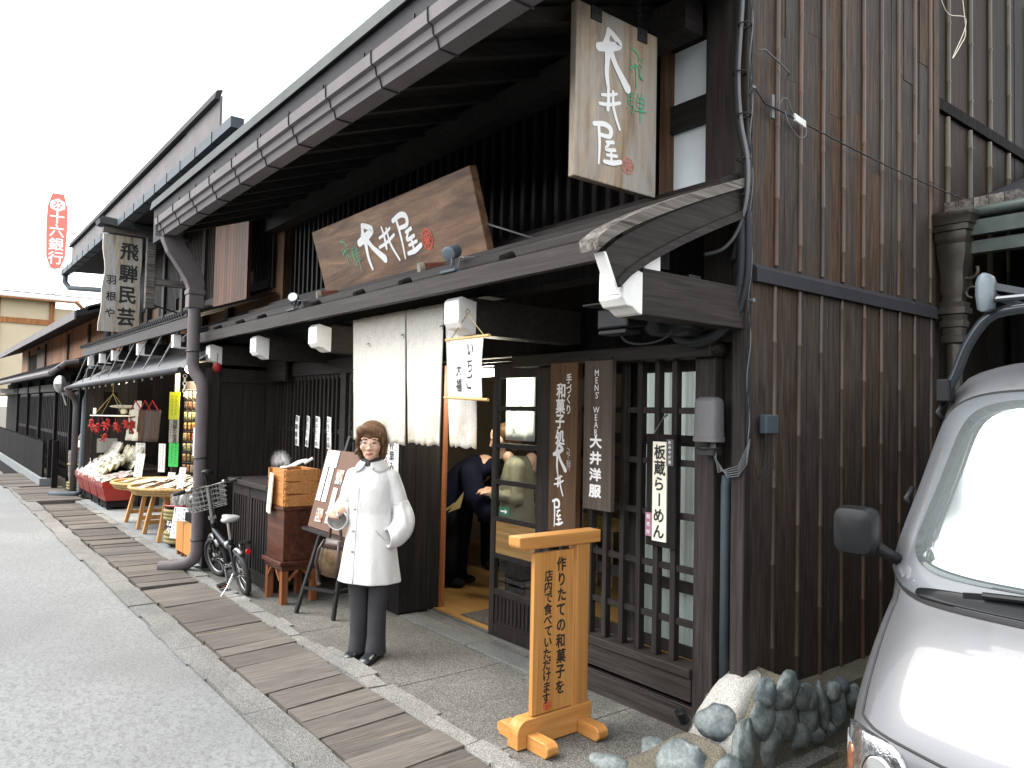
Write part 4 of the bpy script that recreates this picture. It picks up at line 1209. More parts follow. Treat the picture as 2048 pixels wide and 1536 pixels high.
for o_, r_, q in ((0,.028,0),(.035,.017,.02)):
    m = MB(); m.tube(smooth_pts([(-2.195+o_,3.13,2.62),(-2.19+o_,3.125,2.42),(-2.20+o_,3.125,2.28),(-2.235+o_*.6,3.12,2.14-q),(-2.31,3.08,2.035-q),(-2.42,3.06,2.005-q),(-2.53,3.08,2.02),(-2.60,3.12,2.07)]),r_,10); build(m, "sheathed_cable", M['cable'], cb, smooth=True)
m = MB()
for z in (3.55,3.32,3.10,2.88,2.70): m.torus((-2.18 - (.03 if 3.2 < z < 3.4 else 0) ,3.118,z),(0,0,1),.032,.004,12,5)
build(m, "cable_tie", M['iron'], cb)
tw = thing("twisted_leads", "thin twisted grey leads hanging along the corner of the flank", "wire", (-2.16,3.15,2.5))
for ph in (0, 2.1, 4.2):
    m = MB(); m.tube([(-2.163+.007*math.cos(z*16+ph)+.004*math.sin(z*3), 3.150+.007*math.sin(z*16+ph), z) for z in [1.50+i*.045 for i in range(56)]],.0036,5); build(m, "strand", M['cable' if ph else 'cablelight'], tw, smooth=True)
m = MB(); m.cyl((-2.175,3.155,3.215),(-2.14,3.14,3.235),.011,8); m.cyl((-2.175,3.155,2.19),(-2.135,3.145,2.19),.010,8); build(m, "cable_clip", M['cablelight'], tw)
sw_ = thing("service_wire", "sagging black service wire with a white splice across the battened flank", "wire", (-2.15,3.5,3.18))
pts = [(-2.15,3.16,3.235),(-2.16,3.26,3.19),(-2.155,3.40,3.185),(-2.15,3.52,3.175)] + [(-2.15,3.52+.001+3.6*t, 3.175 - .075*math.sin(t*math.pi*.62) + .15*t*t + (.004 if int(t*60) % 2 else 0)) for t in [i/60 for i in range(61)]]
m = MB(); m.tube(pts,.0042,6); build(m, "conductor", M['cable'], sw_, smooth=True)
m = MB()
for k in range(3): m.cyl((-2.145,3.495+.005*k,3.192-.012*k),(-2.145,3.60,3.178-.012*k),.0075,8)
build(m, "splice_sleeve", M['whitepaint'], sw_)
m = MB()
m.tube(smooth_pts([(-2.15,3.42,3.19),(-2.14,3.45,3.12),(-2.14,3.54,3.08),(-2.14,3.60,3.11),(-2.145,3.61,3.165)]),.003,5)
m.tube(smooth_pts([(-2.15,3.36,3.19),(-2.14,3.38,3.24),(-2.14,3.43,3.25),(-2.14,3.46,3.21),(-2.15,3.50,3.19)]),.003,5)
build(m, "loop", M['cablelight'], sw_, smooth=True)
m = MB(); m.box(-2.178,-2.165,3.33,3.352,3.14,3.26); build(m, "wall_plate", M['cablelight'], sw_)
cableline([(-2.155,3.20,3.44),(-2.15,3.24,3.455),(-2.15,3.36,3.43),(-2.15,3.46,3.40),(-2.17,3.475,3.395)],.004,"short_lead","short grey lead stapled high on the first boards of the flank",M['cablelight'])
t = thing("floodlight", "black box floodlight under the lower eave above the lattice window", "floodlight", (-2.52,2.60,2.16))
m = MB(); m.prism([(-.07,-.05),(.07,-.035),(.085,.03),(.07,.05),(-.07,.05)], (-2.60,2.62,2.08), (0,1,0), (0,0,1), (.20,0,0)); build(m, "housing", M['plasticblack'], t, bevel=.01, seg=2)
m = MB(); m.prism([(-.14,.055),(.07,.06),(.07,.075),(-.14,.067)], (-2.63,2.62,2.08), (0,1,0), (0,0,1), (.26,0,0)); m.box(-2.60,-2.42,2.56,2.66,2.005,2.025); build(m, "visor", M['plasticblack'], t, bevel=.003)
m = MB(); m.tube(smooth_pts([(-2.5,2.60,2.02),(-2.47,2.62,1.97),(-2.40,2.68,1.96),(-2.33,2.75,2.0),(-2.33,2.8,2.1)]),.006,6); build(m, "lead", M['cable'], t, smooth=True)
t = thing("speaker_box", "black plastic speaker box in the shade under the corner beam", "speaker", (-2.45,2.95,2.05))
m = MB(); m.loft([rr(-2.42,2.90,hx,.10,z,16,.5) for hx, z in ((.10,2.02),(.135,2.04),(.15,2.16),(.15,2.22))]); build(m, "case", M['plasticblack'], t, smooth='auto')
m = MB(); m.box(-2.38,-2.30,2.86,2.95,2.222,2.30); build(m, "bracket", M['iron'], t)

# ------------------------------------------------------------------ standing sign on the pavement
st = thing("standing_sign", "honey coloured wooden standing sign with black brush writing on the pavement", "sign", (-2.88,2.55,0))
def rnd_end(y0, y1, z0, z1, rf, rb_=0.0):
    P = []
    for k in range(7):
        a = math.pi + k*math.pi/12; P.append((y0+rf+rf*math.cos(a), z0+rf+rf*math.sin(a)))
    P += [(y1,z0),(y1,z1),(y0,z1)]
    return P
m = MB(); m.prism(rnd_end(2.30,2.845,.958,1.022,.03), (-2.935,0,0), (0,1,0), (0,0,1), (.09,0,0)); build(m, "top_beam", M['piney'], st, bevel=.004, seg=2)
m = MB(); m.box(-2.917,-2.853,2.685,2.775,.12,.9575); build(m, "post", M['pine'], st, bevel=.004, seg=2)
m = MB(); P = [(2.31+.06+.06*math.cos(a), .145-.06+.06*math.sin(a)) for a in [math.pi/2+i*math.pi/12 for i in range(7)]] + [(2.31,.012),(2.80,.012),(2.80,.145)]
m.prism(P, (-2.925,0,0), (0,1,0), (0,0,1), (.08,0,0)); build(m, "base_beam", M['piney'], st, bevel=.004, seg=2)
for y in (2.40,2.73):
    for sx in (-1, 1):
        x0 = -2.926 if sx < 0 else -2.844
        m = MB(); L = .155
        P = [(0,.008),(L-.02,.008),(L,.03),(L,.06),(L-.025,.078),(0,.078)]
        m.prism(P if sx > 0 else [(-u, v) for u, v in reversed(P)], (x0,y-.035,0), (1,0,0), (0,0,1), (0,.07,0)) if False else m.prism([(sx*u, v) for u, v in P], (x0,y-.035,0), (1,0,0), (0,0,1), (0,.07,0))
        build(m, "foot", M['pinex'], st, bevel=.004, fix=True)
m = MB(); m.box(-2.884,-2.856,2.405,2.668,.150,.935); build(m, "board", M['pine'], st, bevel=.002)
F = Face((-2.856,2.405,.115),(0,1,0),(0,0,1),lift=.0015)
m = MB()
random.seed(21)
put_col(m, F, "作りたての和菓子を", .178, .755, .074, .0765, w=.064, bold=.030, jit=.06)
put_col(m, F, "店内で食べていただけます", .092, .705, .060, .0545, w=.056, bold=.028, jit=.06)
build(m, "lettering", M['ink'], st)
m = MB(); seal(m, F, .095, .070, .045, .045); build(m, "seal", M['redink'], st)
m = MB()
for y in (2.46,2.61):
    m.torus((-2.872,y,.942),(1,0,0),.009,.0025,10,5); m.torus((-2.878,y,.953),(0,1,0),.008,.0025,10,5)
build(m, "hook", M['iron'], st)

# ------------------------------------------------------------------ counter, steamer cabinet, easel
co = thing("counter", "dark slatted counter with a flat top below the paper strips", "counter", (-6.97,2.7,0))
m = MB(); m.box(-7.52,-6.47,2.40,3.0,.90,.945); build(m, "worktop", M['darkworn'], co, bevel=.004)
m = MB(); m.box(-7.46,-6.49,2.45,2.96,.06,.90); build(m, "carcass", M['dark'], co)
m = MB()
for a, b in ((-7.46,-6.99),(-6.97,-6.49)):
    m.box(a,b,2.436,2.449,.80,.90); m.box(a,b,2.436,2.449,.06,.16); m.box(a,a+.04,2.436,2.449,.16,.80); m.box(b-.04,b,2.436,2.449,.16,.80)
    k = a + .075
    while k < b - .06: m.box(k,k+.03,2.440,2.449,.16,.80); k += .062
build(m, "slatted_door", M['dark'], co, bevel=.002)
m = MB()
for x in (-7.40,-6.55): m.box(x-.03,x+.03,2.48,2.54,0,.06)
build(m, "foot", M['dark'], co)

ca = thing("steamer_stand", "red brown cabinet on a low splayed stand carrying the steamer", "cabinet", (-6.27,2.56,0))
x0,x1,y0,y1 = -6.455,-6.09,2.415,2.715
for x in (x0-.005,x1-.05):
    for y in (y0-.005,y1-.05):
        m = MB(); m.box(x,x+.055,y,y+.055,0.006,.30); build(m, "leg", M['stool'], ca, bevel=.003)
m = MB(); m.box(x0-.035,x1+.035,y0-.035,y1+.035,.325,.358); m.box(x0-.01,x1+.01,y0-.01,y1+.01,.28,.325); build(m, "stand_top", M['cabinet'], ca, bevel=.004)
m = MB()
for (a, b) in (((x0+.05,y0,.20),(x0+.13,y0,.285)),((x1-.05,y0,.20),(x1-.13,y0,.285)),((x1,y0+.05,.20),(x1,y0+.13,.285)),((x1,y1-.05,.20),(x1,y1-.13,.285))): m.bar(a,b,.02,.022)
build(m, "brace", M['stool'], ca)
m = MB(); m.box(x0,x1,y0,y1,.36,.775); build(m, "body", M['cabinet'], ca, bevel=.003)
m = MB(); m.box(x0-.015,x1+.015,y0-.015,y1+.015,.776,.80); build(m, "cornice", M['cabinet'], ca, bevel=.003)
for i, (z0, z1, lab) in enumerate(((.802,.905,"lowest of the three stacked cedar steamer trays on the cabinet"),(.907,1.01,"middle one of the three stacked cedar steamer trays"),(1.012,1.115,"topmost of the three stacked cedar steamer trays, steaming"))):
    t = thing("steamer_tray", lab, "steamer", (-6.27,2.56,z0), group="cedar steamer trays stacked on the cabinet")
    m = MB()
    m.box(x0+.005,x1-.005,y0+.01,y0+.028,z0,z1); build(m, "side_board", M['cedar'], t, bevel=.002)
    build(MB().box(x0+.005,x1-.005,y1-.028,y1-.01,z0,z1), "side_board", M['cedar'], t, bevel=.002)
    for xx in (x1-.028,x0+.008): build(MB().box(xx,xx+.02,y0-.012,y1+.012,z0+.004,z1-.004), "end_board", M['cedar'], t, bevel=.002)
    m = MB()
    for xx in (x0-.012,x1-.012):
        for k in range(2): m.box(xx,xx+.024,y0-.004,y0+.03,z0+.012+.05*k,z0+.036+.05*k)
    build(m, "corner_joint", M['cedar'], t)
t = thing("price_card", "white price card hanging on the corner of the steamer trays", "card", (-6.33,2.36,.80))
m = MB(); m.obox((-6.45,2.395,.735),(.165,-.035,0),(.002,.012,0),(0,0.02,.335)); build(m, "board", M['cream'], t)
m = MB(); F = Face((-6.45,2.393,.735),(.165,-.035,0),(0,.02,.335),lift=.002); put_col(m, F, "ふかしたて"[:0] or "", .08,.2,.05); scribble(m, F, .085, .27, .13, .055); scribble(m, F, .135, .31, .12, .022); scribble(m, F, .05, .075, .05, .02); build(m, "lettering", M['ink'], t)
m = MB(); m.tube([(-6.42,2.41,1.07),(-6.415,2.405,1.125),(-6.40,2.44,1.12)],.003,5); m.tube([(-6.33,2.39,1.07),(-6.33,2.39,1.125),(-6.32,2.43,1.12)],.003,5); build(m, "wire_hook", M['iron'], t)
t = thing("serving_tray", "small white dish set at a tilt on top of the steamer", "dish", (-6.2,2.5,1.12))
m = MB(); m.obox((-6.26,2.50,1.118),(.13,.02,.02),(-.03,.12,.05),(-.004,-.01,.012)); m.cyl((-6.15,2.60,1.16),(-6.11,2.66,1.205),.014,8); build(m, "dish", M['whitepaint'], t, bevel=.003)
m = MB(); m.ell((-6.33,2.50,1.118),(.05,.04,.012),14,6); build(m, "rice_cake", M['whitepaint'], t)
# steam
def m_steam():
    m = bpy.data.materials.new("steam"); m.use_nodes = True
    n = m.node_tree; n.nodes.clear(); out = n.nodes.new("ShaderNodeOutputMaterial")
    vp = n.nodes.new("ShaderNodeVolumePrincipled"); vp.inputs['Color'].default_value = (.95,.95,.95,1)
    v = coords(n, (1,1,.7), 'Object'); t = tex_noise(n, v, 19, 6, 0.7, 1.4)
    g = n.nodes.new("ShaderNodeTexCoord"); mp = n.nodes.new("ShaderNodeMapping"); n.links.new(g.outputs['Generated'], mp.inputs[0])
    mp.inputs['Location'].default_value = (-.5,-.5,-.5)
    ln = n.nodes.new("ShaderNodeVectorMath"); ln.operation = 'LENGTH'; n.links.new(mp.outputs[0], ln.inputs[0])
    fo = n.nodes.new("ShaderNodeMapRange"); fo.inputs[1].default_value = .05; fo.inputs[2].default_value = .5; fo.inputs[3].default_value = 1; fo.inputs[4].default_value = 0
    n.links.new(ln.outputs[1], fo.inputs[0])
    r = ramp(n, [(0.48,(0,0,0)),(0.60,(1,1,1))], t)
    mm = n.nodes.new("ShaderNodeMath"); mm.operation = 'MULTIPLY'; n.links.new(r, mm.inputs[0]); n.links.new(fo.outputs[0], mm.inputs[1])
    m2 = n.nodes.new("ShaderNodeMath"); m2.operation = 'MULTIPLY'; n.links.new(mm.outputs[0], m2.inputs[0]); m2.inputs[1].default_value = 14.0
    n.links.new(m2.outputs[0], vp.inputs['Density']); n.links.new(vp.outputs[0], out.inputs['Volume'])
    return m
o = build(MB().ell((-6.36,2.47,1.175),(.17,.08,.10),16,12), "steam", m_steam()); tag(o, "puff of white steam rising from the stacked steamer trays", "steam", kind="stuff")

ea = thing("easel", "black wooden easel with crossbars standing behind the woman", "easel", (-5.6,2.6,0))
for a, b in (((-5.80,2.42,0),(-5.33,2.62,1.42)),((-5.44,2.57,0),(-5.28,2.66,1.42)),((-5.60,3.0,0),(-5.31,2.68,1.40))):
    m = MB(); m.bar(a,b,.04,.026,up=(0,-1,.2)); build(m, "leg", M['iron'], ea, bevel=.004)
build(MB().torus((-5.305,2.64,1.42),(.2,1,0),.035,.014,16,6,0,math.pi), "top_loop", M['iron'], ea, smooth=True)
for a, b, w in (((-5.71,2.45,.22),(-5.42,2.58,.22),.03),((-5.42,2.58,.22),(-5.57,2.95,.22),.03),((-5.70,2.43,.69),(-4.98,2.43,.69),.05)): build(MB().bar(a,b,w,.02), "crossbar", M['iron'], ea)
mb_ = thing("menu_board", "brown menu board with white slips and photos resting on the easel", "menu board", (-5.3,2.45,.70))
BLm, Um, Vm = Vector((-5.69,2.45,.705)), Vector((.72,0.0,0)), Vector((.04,.13,.60))
Nm = Um.cross(Vm).normalized()
M['menubrown'] = plain('brown_card', (0.13,0.062,0.034), 0.6, var=0.1)
m = MB(); m.obox(BLm - Nm*.012, Um, Vm, Nm*.012); build(m, "board", M['menubrown'], mb_)
F = Face(BLm, Um, Vm, lift=.002); Hm = Vm.length
def card(u0, u1, v0, v1, mat, name):
    m = MB(); m.add([F.p(u0,v0,.002),F.p(u1,v0,.002),F.p(u1,v1,.002),F.p(u0,v1,.002),F.p(u0,v0,.006),F.p(u1,v0,.006),F.p(u1,v1,.006),F.p(u0,v1,.006)],[(4,5,6,7),(0,1,5,4),(1,2,6,5),(2,3,7,6),(3,0,4,7)]); return build(m, name, mat, mb_)
card(.03,.24,.48,.61,M['paper'],"slip"); card(.03,.105,.21,.475,M['paper'],"slip"); card(.135,.21,.21,.475,M['paper'],"slip"); card(.29,.36,.06,.33,M['paper'],"slip")
def m_photo():
    m, n, p = mat_new("food_photo"); t = tex_noise(n, coords(n), 24, 3, .6); c = ramp(n, [(0.35,(.03,.10,.12)),(0.48,(.55,.50,.45)),(0.56,(.45,.14,.05)),(0.68,(.16,.05,.02))], t); n.links.new(c, p.inputs['Base Color']); p.inputs['Roughness'].default_value = .3; return m
M['photo'] = m_photo()
card(.10,.22,.05,.155,M['photo'],"food_photo"); card(.28,.40,.36,.47,M['photo'],"food_photo")
m = MB(); F.lift = .0075
for u, v0, v1 in ((.068,.46,.25),(.172,.46,.25),(.325,.31,.10),(.09,.585,.51),(.13,.585,.51)): scribble(m, F, u, v0, v1, .026)
build(m, "lettering", M['ink'], mb_)
# ------------------------------------------------------------------ souvenir shop next door
sv = thing("souvenir_shop", "dark wooden souvenir shop with louvred upper wall and open front next to the sweet shop", "building", (-12, 3.0, 0))
def sp(m, name, mat, **k): return build(m, name, mat, k.pop('parent', sv), **k)
m = MB(); m.box(-15.5,-8.15,5.2,5.3,0,2.6); m.box(-15.12,-15.0,3.0,5.2,.0,2.6); m.box(-8.22,-8.12,2.4,5.2,0,2.4)
sp(m, "inner_wall", M['black'])
m = MB()
for k in range(5): m.box(-15.02,-14.98,2.42+.14*k,2.42+.14*(k+1)-.004,.05,2.25)
m.box(-15.1,-14.96,2.30,2.40,.0,2.25); sp(m, "wing_wall", M['dark'])
m = MB(); m.box(-15.6,-8.2,3.15,3.25,2.4,4.55); sp(m, "upper_wall", M['brownwall'])
m = MB()
x = -15.5
while x < -8.45:
    z0 = 3.30 if (int((x+16)/1.15) % 2) else 3.0
    m.box(x,x+.035,3.11,3.15,z0,4.4); x += .075
sp(m, "upper_louvre", M['dark'])
for x in (-15.5,-14.3,-13.2,-12.1,-11.0,-9.9): sp(MB().box(x-.06,x+.06,3.07,3.149,2.4,4.5), "upper_post", M['dark'])
sp(MB().box(-15.5,-8.5,3.085,3.149,3.0,3.1), "upper_rail", M['dark'])
m = MB()
for k in range(12): m.box(-9.75+.102*k,-9.75+.102*k+.098,2.86,2.90,2.85,4.0)
M['redlouvre'] = wood('red_brown_louvre', [(0.045,0.018,0.009),(0.080,0.033,0.016),(0.125,0.056,0.029)], 'Z', 80, 0.55, 0.3, bmp=.5)
sp(m, "louvre_panel", M['redlouvre'])
# main eave and gutter of the neighbour
m = MB(); m.prism([(0,0),(3.2,1.0),(3.2,1.06),(0,.06)], (-17.3,2.30,4.74), (0,1,0), (0,0,1), (8.2,0,0)); m.box(-17.3,-7.85,2.30,2.325,4.24,4.80); sp(m, "roof", M['metalgrey'])
m = MB(); m.prism([(0,0),(1.2,.05),(1.2,.07),(0,.02)], (-17.2,2.33,4.25), (0,1,0), (0,0,1), (9.6,0,0)); sp(m, "soffit", M['soffit'])
m = MB(); m.prism([(-.05,0),(.0,0),(.03,.09),(.03,.11),(-.03,.09)], (-17.36,2.295,4.76), (0,1,0), (0,0,1), (9.5,0,0)); sp(m, "roof_drip_edge", M['metaldark'])
m = MB(); m.prism([(0,0),(.12,0),(.12,.10),(0,.10)], (-17.25,2.12,4.16), (0,1,0), (0,0,1), (10.35,0,0)); g2 = sp(m, "gutter", M['bluepipe'])
for k in range(18):
    x = -17.0+.56*k
    m = MB(); m.box(x,x+.018,2.113,2.246,4.153,4.268); m.box(x,x+.014,2.20,2.30,4.268,4.276); sp(m, "gutter_strap", M['iron'], parent=g2)
m = MB(); m.tube([(-17.1,2.18,4.18),(-17.1,2.18,4.02),(-17.0,2.25,3.9),(-15.7,2.6,3.75),(-15.55,2.7,3.6),(-15.55,2.7,2.75)],.05,10); sp(m, "downpipe", M['bluepipe'], smooth=True)
m = MB(); m.prism([(0,0),(1.2,.5),(1.2,.62),(0,.12)], (-8.9,3.4,4.95), (0,1,0), (0,0,1), (1.6,0,0)); m.box(-8.0,-7.85,3.6,3.75,5.1,5.62); sp(m, "ridge_cap", M['metalgrey'])
# lower eave with white beam ends
m = MB(); m.box(-14.75,-8.3,2.18,2.22,2.44,2.56); m.prism([(0,0),(.95,.34),(.95,.37),(0,.03)], (-14.8,2.17,2.565), (0,1,0), (0,0,1), (6.5,0,0)); sp(m, "lower_roof", M['darkx'])
m = MB()
k = 0
while k < 64: m.cyl((-14.75+.1*k,2.15,2.60),(-14.75+.1*k,2.45,2.71),.028,6); k += 1
sp(m, "corrugated_sheet", M['metaldark'])
for x in (-14.3,-13.3,-12.35,-10.72,-9.0):
    m = MB(); m.box(x,x+.09,2.28,3.15,2.285,2.43); b = sp(m, "bracket_beam", M['dark'])
    m = MB(); m.box(x-.003,x+.093,2.20,2.28,2.275,2.42); m.box(x-.003,x+.093,2.28,2.36,2.270,2.2845); sp(m, "white_beam_nose", M['whitepaint'], parent=b)
m = MB(); m.box(-15.4,-8.2,2.55,2.65,2.15,2.42); sp(m, "lintel_beam", M['dark'])
# sheet awning hung below it on rods
m = MB()
A0, A1 = Vector((-15.35,2.07,1.925)), Vector((-7.95,2.06,2.005))
n_ = 150
vs = []; fs_ = []
for i in range(n_+1):
    t = i/n_; e = A0.lerp(A1, t); dz = .016 if i % 2 else 0
    vs += [e + Vector((0,0,dz)), e + Vector((.0,.62,.37+dz))]
for i in range(n_): fs_.append((2*i, 2*i+2, 2*i+3, 2*i+1))
m.add(vs, fs_)
M['awning'] = plain('grey_corrugated_sheet', (0.06,0.062,0.067), 0.35, var=0.25, scale=3)
aw = sp(m, "awning_sheet", M['awning'])
m = MB(); m.tube([A0 + Vector((0,-.02,-.02)), A1 + Vector((0,-.02,-.02))],.03,10)
sp(m, "awning_gutter", M['metaldark'], smooth='auto')
for k in range(9):
    x = -14.6 + .72*k
    m = MB(); m.cyl((x,2.25,2.50),(x-.35,2.12,1.99+.01*k),.008,6); sp(m, "tie_rod", M['steel'], parent=aw)
m = MB()
for k in range(12):
    x = -13.9+.45*k; m.torus((x,2.10,1.86+.006*k),(0,1,0),.03,.004,10,5,math.pi,2*math.pi)
sp(m, "awning_hook", M['steel'], parent=aw)
m = MB(); m.tube([(-15.30,2.05,1.90),(-15.42,2.12,1.80),(-15.58,2.22,1.72),(-15.60,2.25,1.6),(-15.60,2.25,.02)],.052,12); sp(m, "awning_downpipe", M['pipe'], smooth=True)
m = MB()
m.tube([(-15.4,2.46,2.7),(-15.2,2.40,1.9),(-15.10,2.32,1.7),(-15.10,2.30,.10),(-15.12,2.22,.05),(-15.3,2.02,.04),(-15.55,1.9,.03)],.055,12); sp(m, "slate_downpipe", M['bluepipe'], smooth=True)
m = MB(); m.box(-14.99,-14.965,2.50,2.82,.78,1.03); m.box(-14.966,-14.95,2.56,2.72,.93,.965); M['steelbox'] = plain('brushed_steel', (0.33,0.33,0.31), 0.35, 0.5); sp(m, "letter_box", M['steelbox'])
m = MB(); m.box(-14.985,-14.965,2.58,2.80,1.28,1.85); m.box(-14.97,-14.955,2.63,2.75,1.5,1.75); sp(m, "meter_panel", M['black'])
m = MB(); m.ell((-13.9,2.7,1.60),(.22,.22,.03),16,6); m.ell((-13.9,2.7,1.53),(.05,.05,.06),10,6); sp(m, "lamp_shade", M['cream'])
ld2 = bpy.data.lights.new("shop_lamp_light", 'POINT'); ld2.energy = 55; ld2.shadow_soft_size = .12; ld2.color = (1.0,.82,.58)
lo2 = bpy.data.objects.new("shop_lamp_light", ld2); COL.objects.link(lo2); lo2.location = (-11.6,3.1,2.05)
t = thing("ceiling_lamp", "lit bulb under the ceiling of the souvenir shop", "lamp", (-11.6,3.1,2.05))
build(MB().ell((-11.6,3.1,2.17),(.06,.06,.06),12,8), "bulb", M['lampglow'], t); build(MB().cyl((-11.6,3.1,2.22),(-11.6,3.1,2.40),.02,8), "socket", M['iron'], t)

# hanging plank sign of the neighbour with its little roof
hg = thing("hanging_plank_sign", "tall weathered plank sign with black brush characters under a little metal roof", "sign", (-12.0,2.23,4.05))
m = MB(); r_ = random.Random(5)
def edge(z): return .02*math.sin(z*4)+.012*math.sin(z*11)
N = 14; z0, z1 = 2.67, 4.06
lp = [(1.985+edge(z0+(z1-z0)*i/N), z0+(z1-z0)*i/N) for i in range(N+1)]
rp = [(2.485+.4*edge(z0+1+(z1-z0)*i/N), z0+(z1-z0)*i/N) for i in range(N+1)]
m.prism(lp[:1]+rp+list(reversed(lp[1:])), (-12.05,0,0), (0,1,0), (0,0,1), (.05,0,0))
M['plankold'] = m_plank("old_sign_plank", (0.16,0.125,0.075), (0.36,0.30,0.21), (0.50,0.44,0.34), 'Z', 8, grey=(0.40,0.41,0.43))
build(m, "board", M['plankold'], hg)
F = Face((-12.0,1.985,2.67),(0,1,0),(0,0,1),lift=.004); m = MB()
put_col(m, F, "飛騨民芸", .33, 1.17, .27, .315, w=.25, bold=.030, jit=.05); put_col(m, F, "羽根や", .115, .74, .14, .235, bold=.022, jit=.05)
build(m, "lettering", M['ink'], hg)
m = MB(); m.prism([(-.12,.0),(.70,-.06),(.72,.0),(.70,.03),(-.10,.10),(-.14,.06)], (-12.16,2.03,4.18), (0,1,0), (0,0,1), (.30,0,0)); build(m, "cover_roof", M['metaltrim'], hg)
m = MB(); m.box(-12.07,-11.97,1.97,3.12,4.09,4.16); m.box(-12.06,-11.95,2.55,2.66,3.05,4.088); m.box(-12.04,-11.97,2.66,3.10,3.40,3.50); build(m, "bracket", M['capwood'], hg)
m = MB(); m.cyl((-12.0,2.6,3.12),(-12.0,3.1,3.0),.012,6); m.tube([(-12.02,2.15,4.10),(-12.02,2.15,4.05)],.012,6); m.tube([(-12.02,2.40,4.10),(-12.02,2.40,4.05)],.012,6); build(m, "iron_stay", M['iron'], hg)

# ------------------------------------------------------------------ goods
def m_pack(name, cols, rough=.25):
    m, n, p = mat_new(name)
    oi = n.nodes.new("ShaderNodeObjectInfo")
    t = tex_noise(n, coords(n), 26, 4, .7)
    ad = n.nodes.new("ShaderNodeMath"); ad.operation = 'ADD'; n.links.new(t, ad.inputs[0]); n.links.new(oi.outputs['Random'], ad.inputs[1])
    fr = n.nodes.new("ShaderNodeMath"); fr.operation = 'FRACT'; n.links.new(ad.outputs[0], fr.inputs[0])
    c = ramp(n, [(i/(len(cols)-1), x) for i, x in enumerate(cols)], fr.outputs[0])
    n.links.new(c, p.inputs['Base Color']); p.inputs['Roughness'].default_value = rough
    bump(n, p, t, .8, .01)
    return m
M['packwhite'] = m_pack("white_snack_pack", [(.55,.54,.50),(.42,.38,.30),(.60,.60,.58),(.30,.24,.14),(.55,.55,.53)])
M['packyellow'] = m_pack("clear_snack_pack", [(.42,.36,.16),(.50,.47,.34),(.20,.22,.18),(.44,.40,.22),(.13,.15,.15)], .15)
M['packmix'] = m_pack("pickle_pack", [(.50,.44,.46),(.28,.07,.12),(.52,.52,.50),(.10,.20,.08),(.42,.36,.38)])
M['packdark'] = m_pack("dark_stick_pack", [(.03,.022,.018),(.10,.05,.03),(.018,.017,.017),(.16,.10,.06)])
M['packorange'] = m_pack("keyring_pack", [(.45,.22,.06),(.30,.07,.03),(.42,.34,.18),(.10,.09,.05),(.50,.30,.10)])
M['packgreen'] = m_pack("olive_pack", [(.10,.14,.05),(.30,.30,.18),(.05,.06,.03),(.36,.32,.22)])
def pillow(w, d, h, seed=0):
    r = random.Random(seed); m = MB(); n_ = 5
    def f(sgn):
        return lambda u, v: (w*(u-.5), d*(v-.5), sgn*h*.5*(math.sin(math.pi*u)*math.sin(math.pi*v))**.5 + .12*h*noise.noise((u*4+seed,v*4,sgn)))
    m.grid(f(1), n_, n_); k = len(m.v); m.grid(f(-1), n_, n_)
    for i in range(len(m.f)//2, len(m.f)): m.f[i] = list(reversed(m.f[i]))
    return m
PROTO = {}
def pack(kind, label, cat, group, mat, loc, rot, dims, name):
    if kind not in PROTO:
        me = pillow(*dims, seed=len(PROTO)).mesh(name); me.materials.append(M[mat]); PROTO[kind] = me
    o = bpy.data.objects.new(name, PROTO[kind]); COL.objects.link(o)
    o.location = loc; o.rotation_euler = rot
    return tag(o, label, cat, group)
rg = random.Random(31)
boxlab = ["red lacquered goods box farthest from the tables","red lacquered goods box between its neighbours, second in line","red lacquered goods box next to the end one","red lacquered goods box at the near end of the row beside the table"]
for i in range(4):
    xa = -15.3+.64*i; xb = xa+.615
    t = thing("goods_box", boxlab[i], "goods box", ((xa+xb)/2,2.45,.03), group="red lacquered boxes in front of the souvenir shop")
    m = MB(); m.loft([[(xa+.03,2.28,.17),(xb-.03,2.28,.17),(xb-.03,2.66,.17),(xa+.03,2.66,.17)],[(xa,2.24,.37),(xb,2.24,.37),(xb,2.70,.37),(xa,2.70,.37)]]); build(m, "body", M['red'], t)
    m = MB(); m.box(xa-.008,xb+.004,2.228,2.71,.371,.46); build(m, "rim", M['red'], t, bevel=.004)
    m = MB(); m.box(xa+.05,xb-.05,2.30,2.64,.07,.169); build(m, "black_base", M['black'], t)
    for dx in (.08,.52):
        m = MB(); m.cyl((xa+dx,2.33,.055),(xa+dx+.03,2.33,.055),.026,10); build(m, "caster", M['iron'], t)
    kind = ['packwhite','packwhite','packyellow','packmix'][i]
    lab = ["white puffed snack bag heaped on the far red boxes","white puffed snack bag heaped on the far red boxes","clear yellow snack bag stacked behind the white ones","flat pink and white pickle pack on the near red box"][i]
    grp = ["white snack bags","white snack bags","clear snack bags","pickle packs"][i]
    for r in range(5):
        for c in range(6):
            x = xa + .05 + .105*c + rg.uniform(-.02,.02); y = 2.29 + .085*r
            z = .49 + .062*r + rg.uniform(-.015,.015) if i < 3 else .485 + .018*r
            pack(kind+str(i), lab, "snack bag", grp, kind, (x,y,z), ((R(55) if i < 3 else R(12)) + rg.uniform(-.35,.35), rg.uniform(-.35,.35), rg.uniform(-.5,.5)), (.125,.17,.065) if i < 3 else (.11,.15,.035), "snack_bag")
for c in range(16):
    pack('packy', "clear yellow snack bag stacked against the wing wall", "snack bag", "clear snack bags on the back shelf", 'packyellow', (-14.3+.15*(c % 8)+rg.uniform(-.02,.02), 2.78+.05*(c//8), .70+.14*(c//8)), (R(65)+rg.uniform(-.2,.2), rg.uniform(-.15,.15), rg.uniform(-.2,.2)), (.16,.24,.07), "snack_bag")
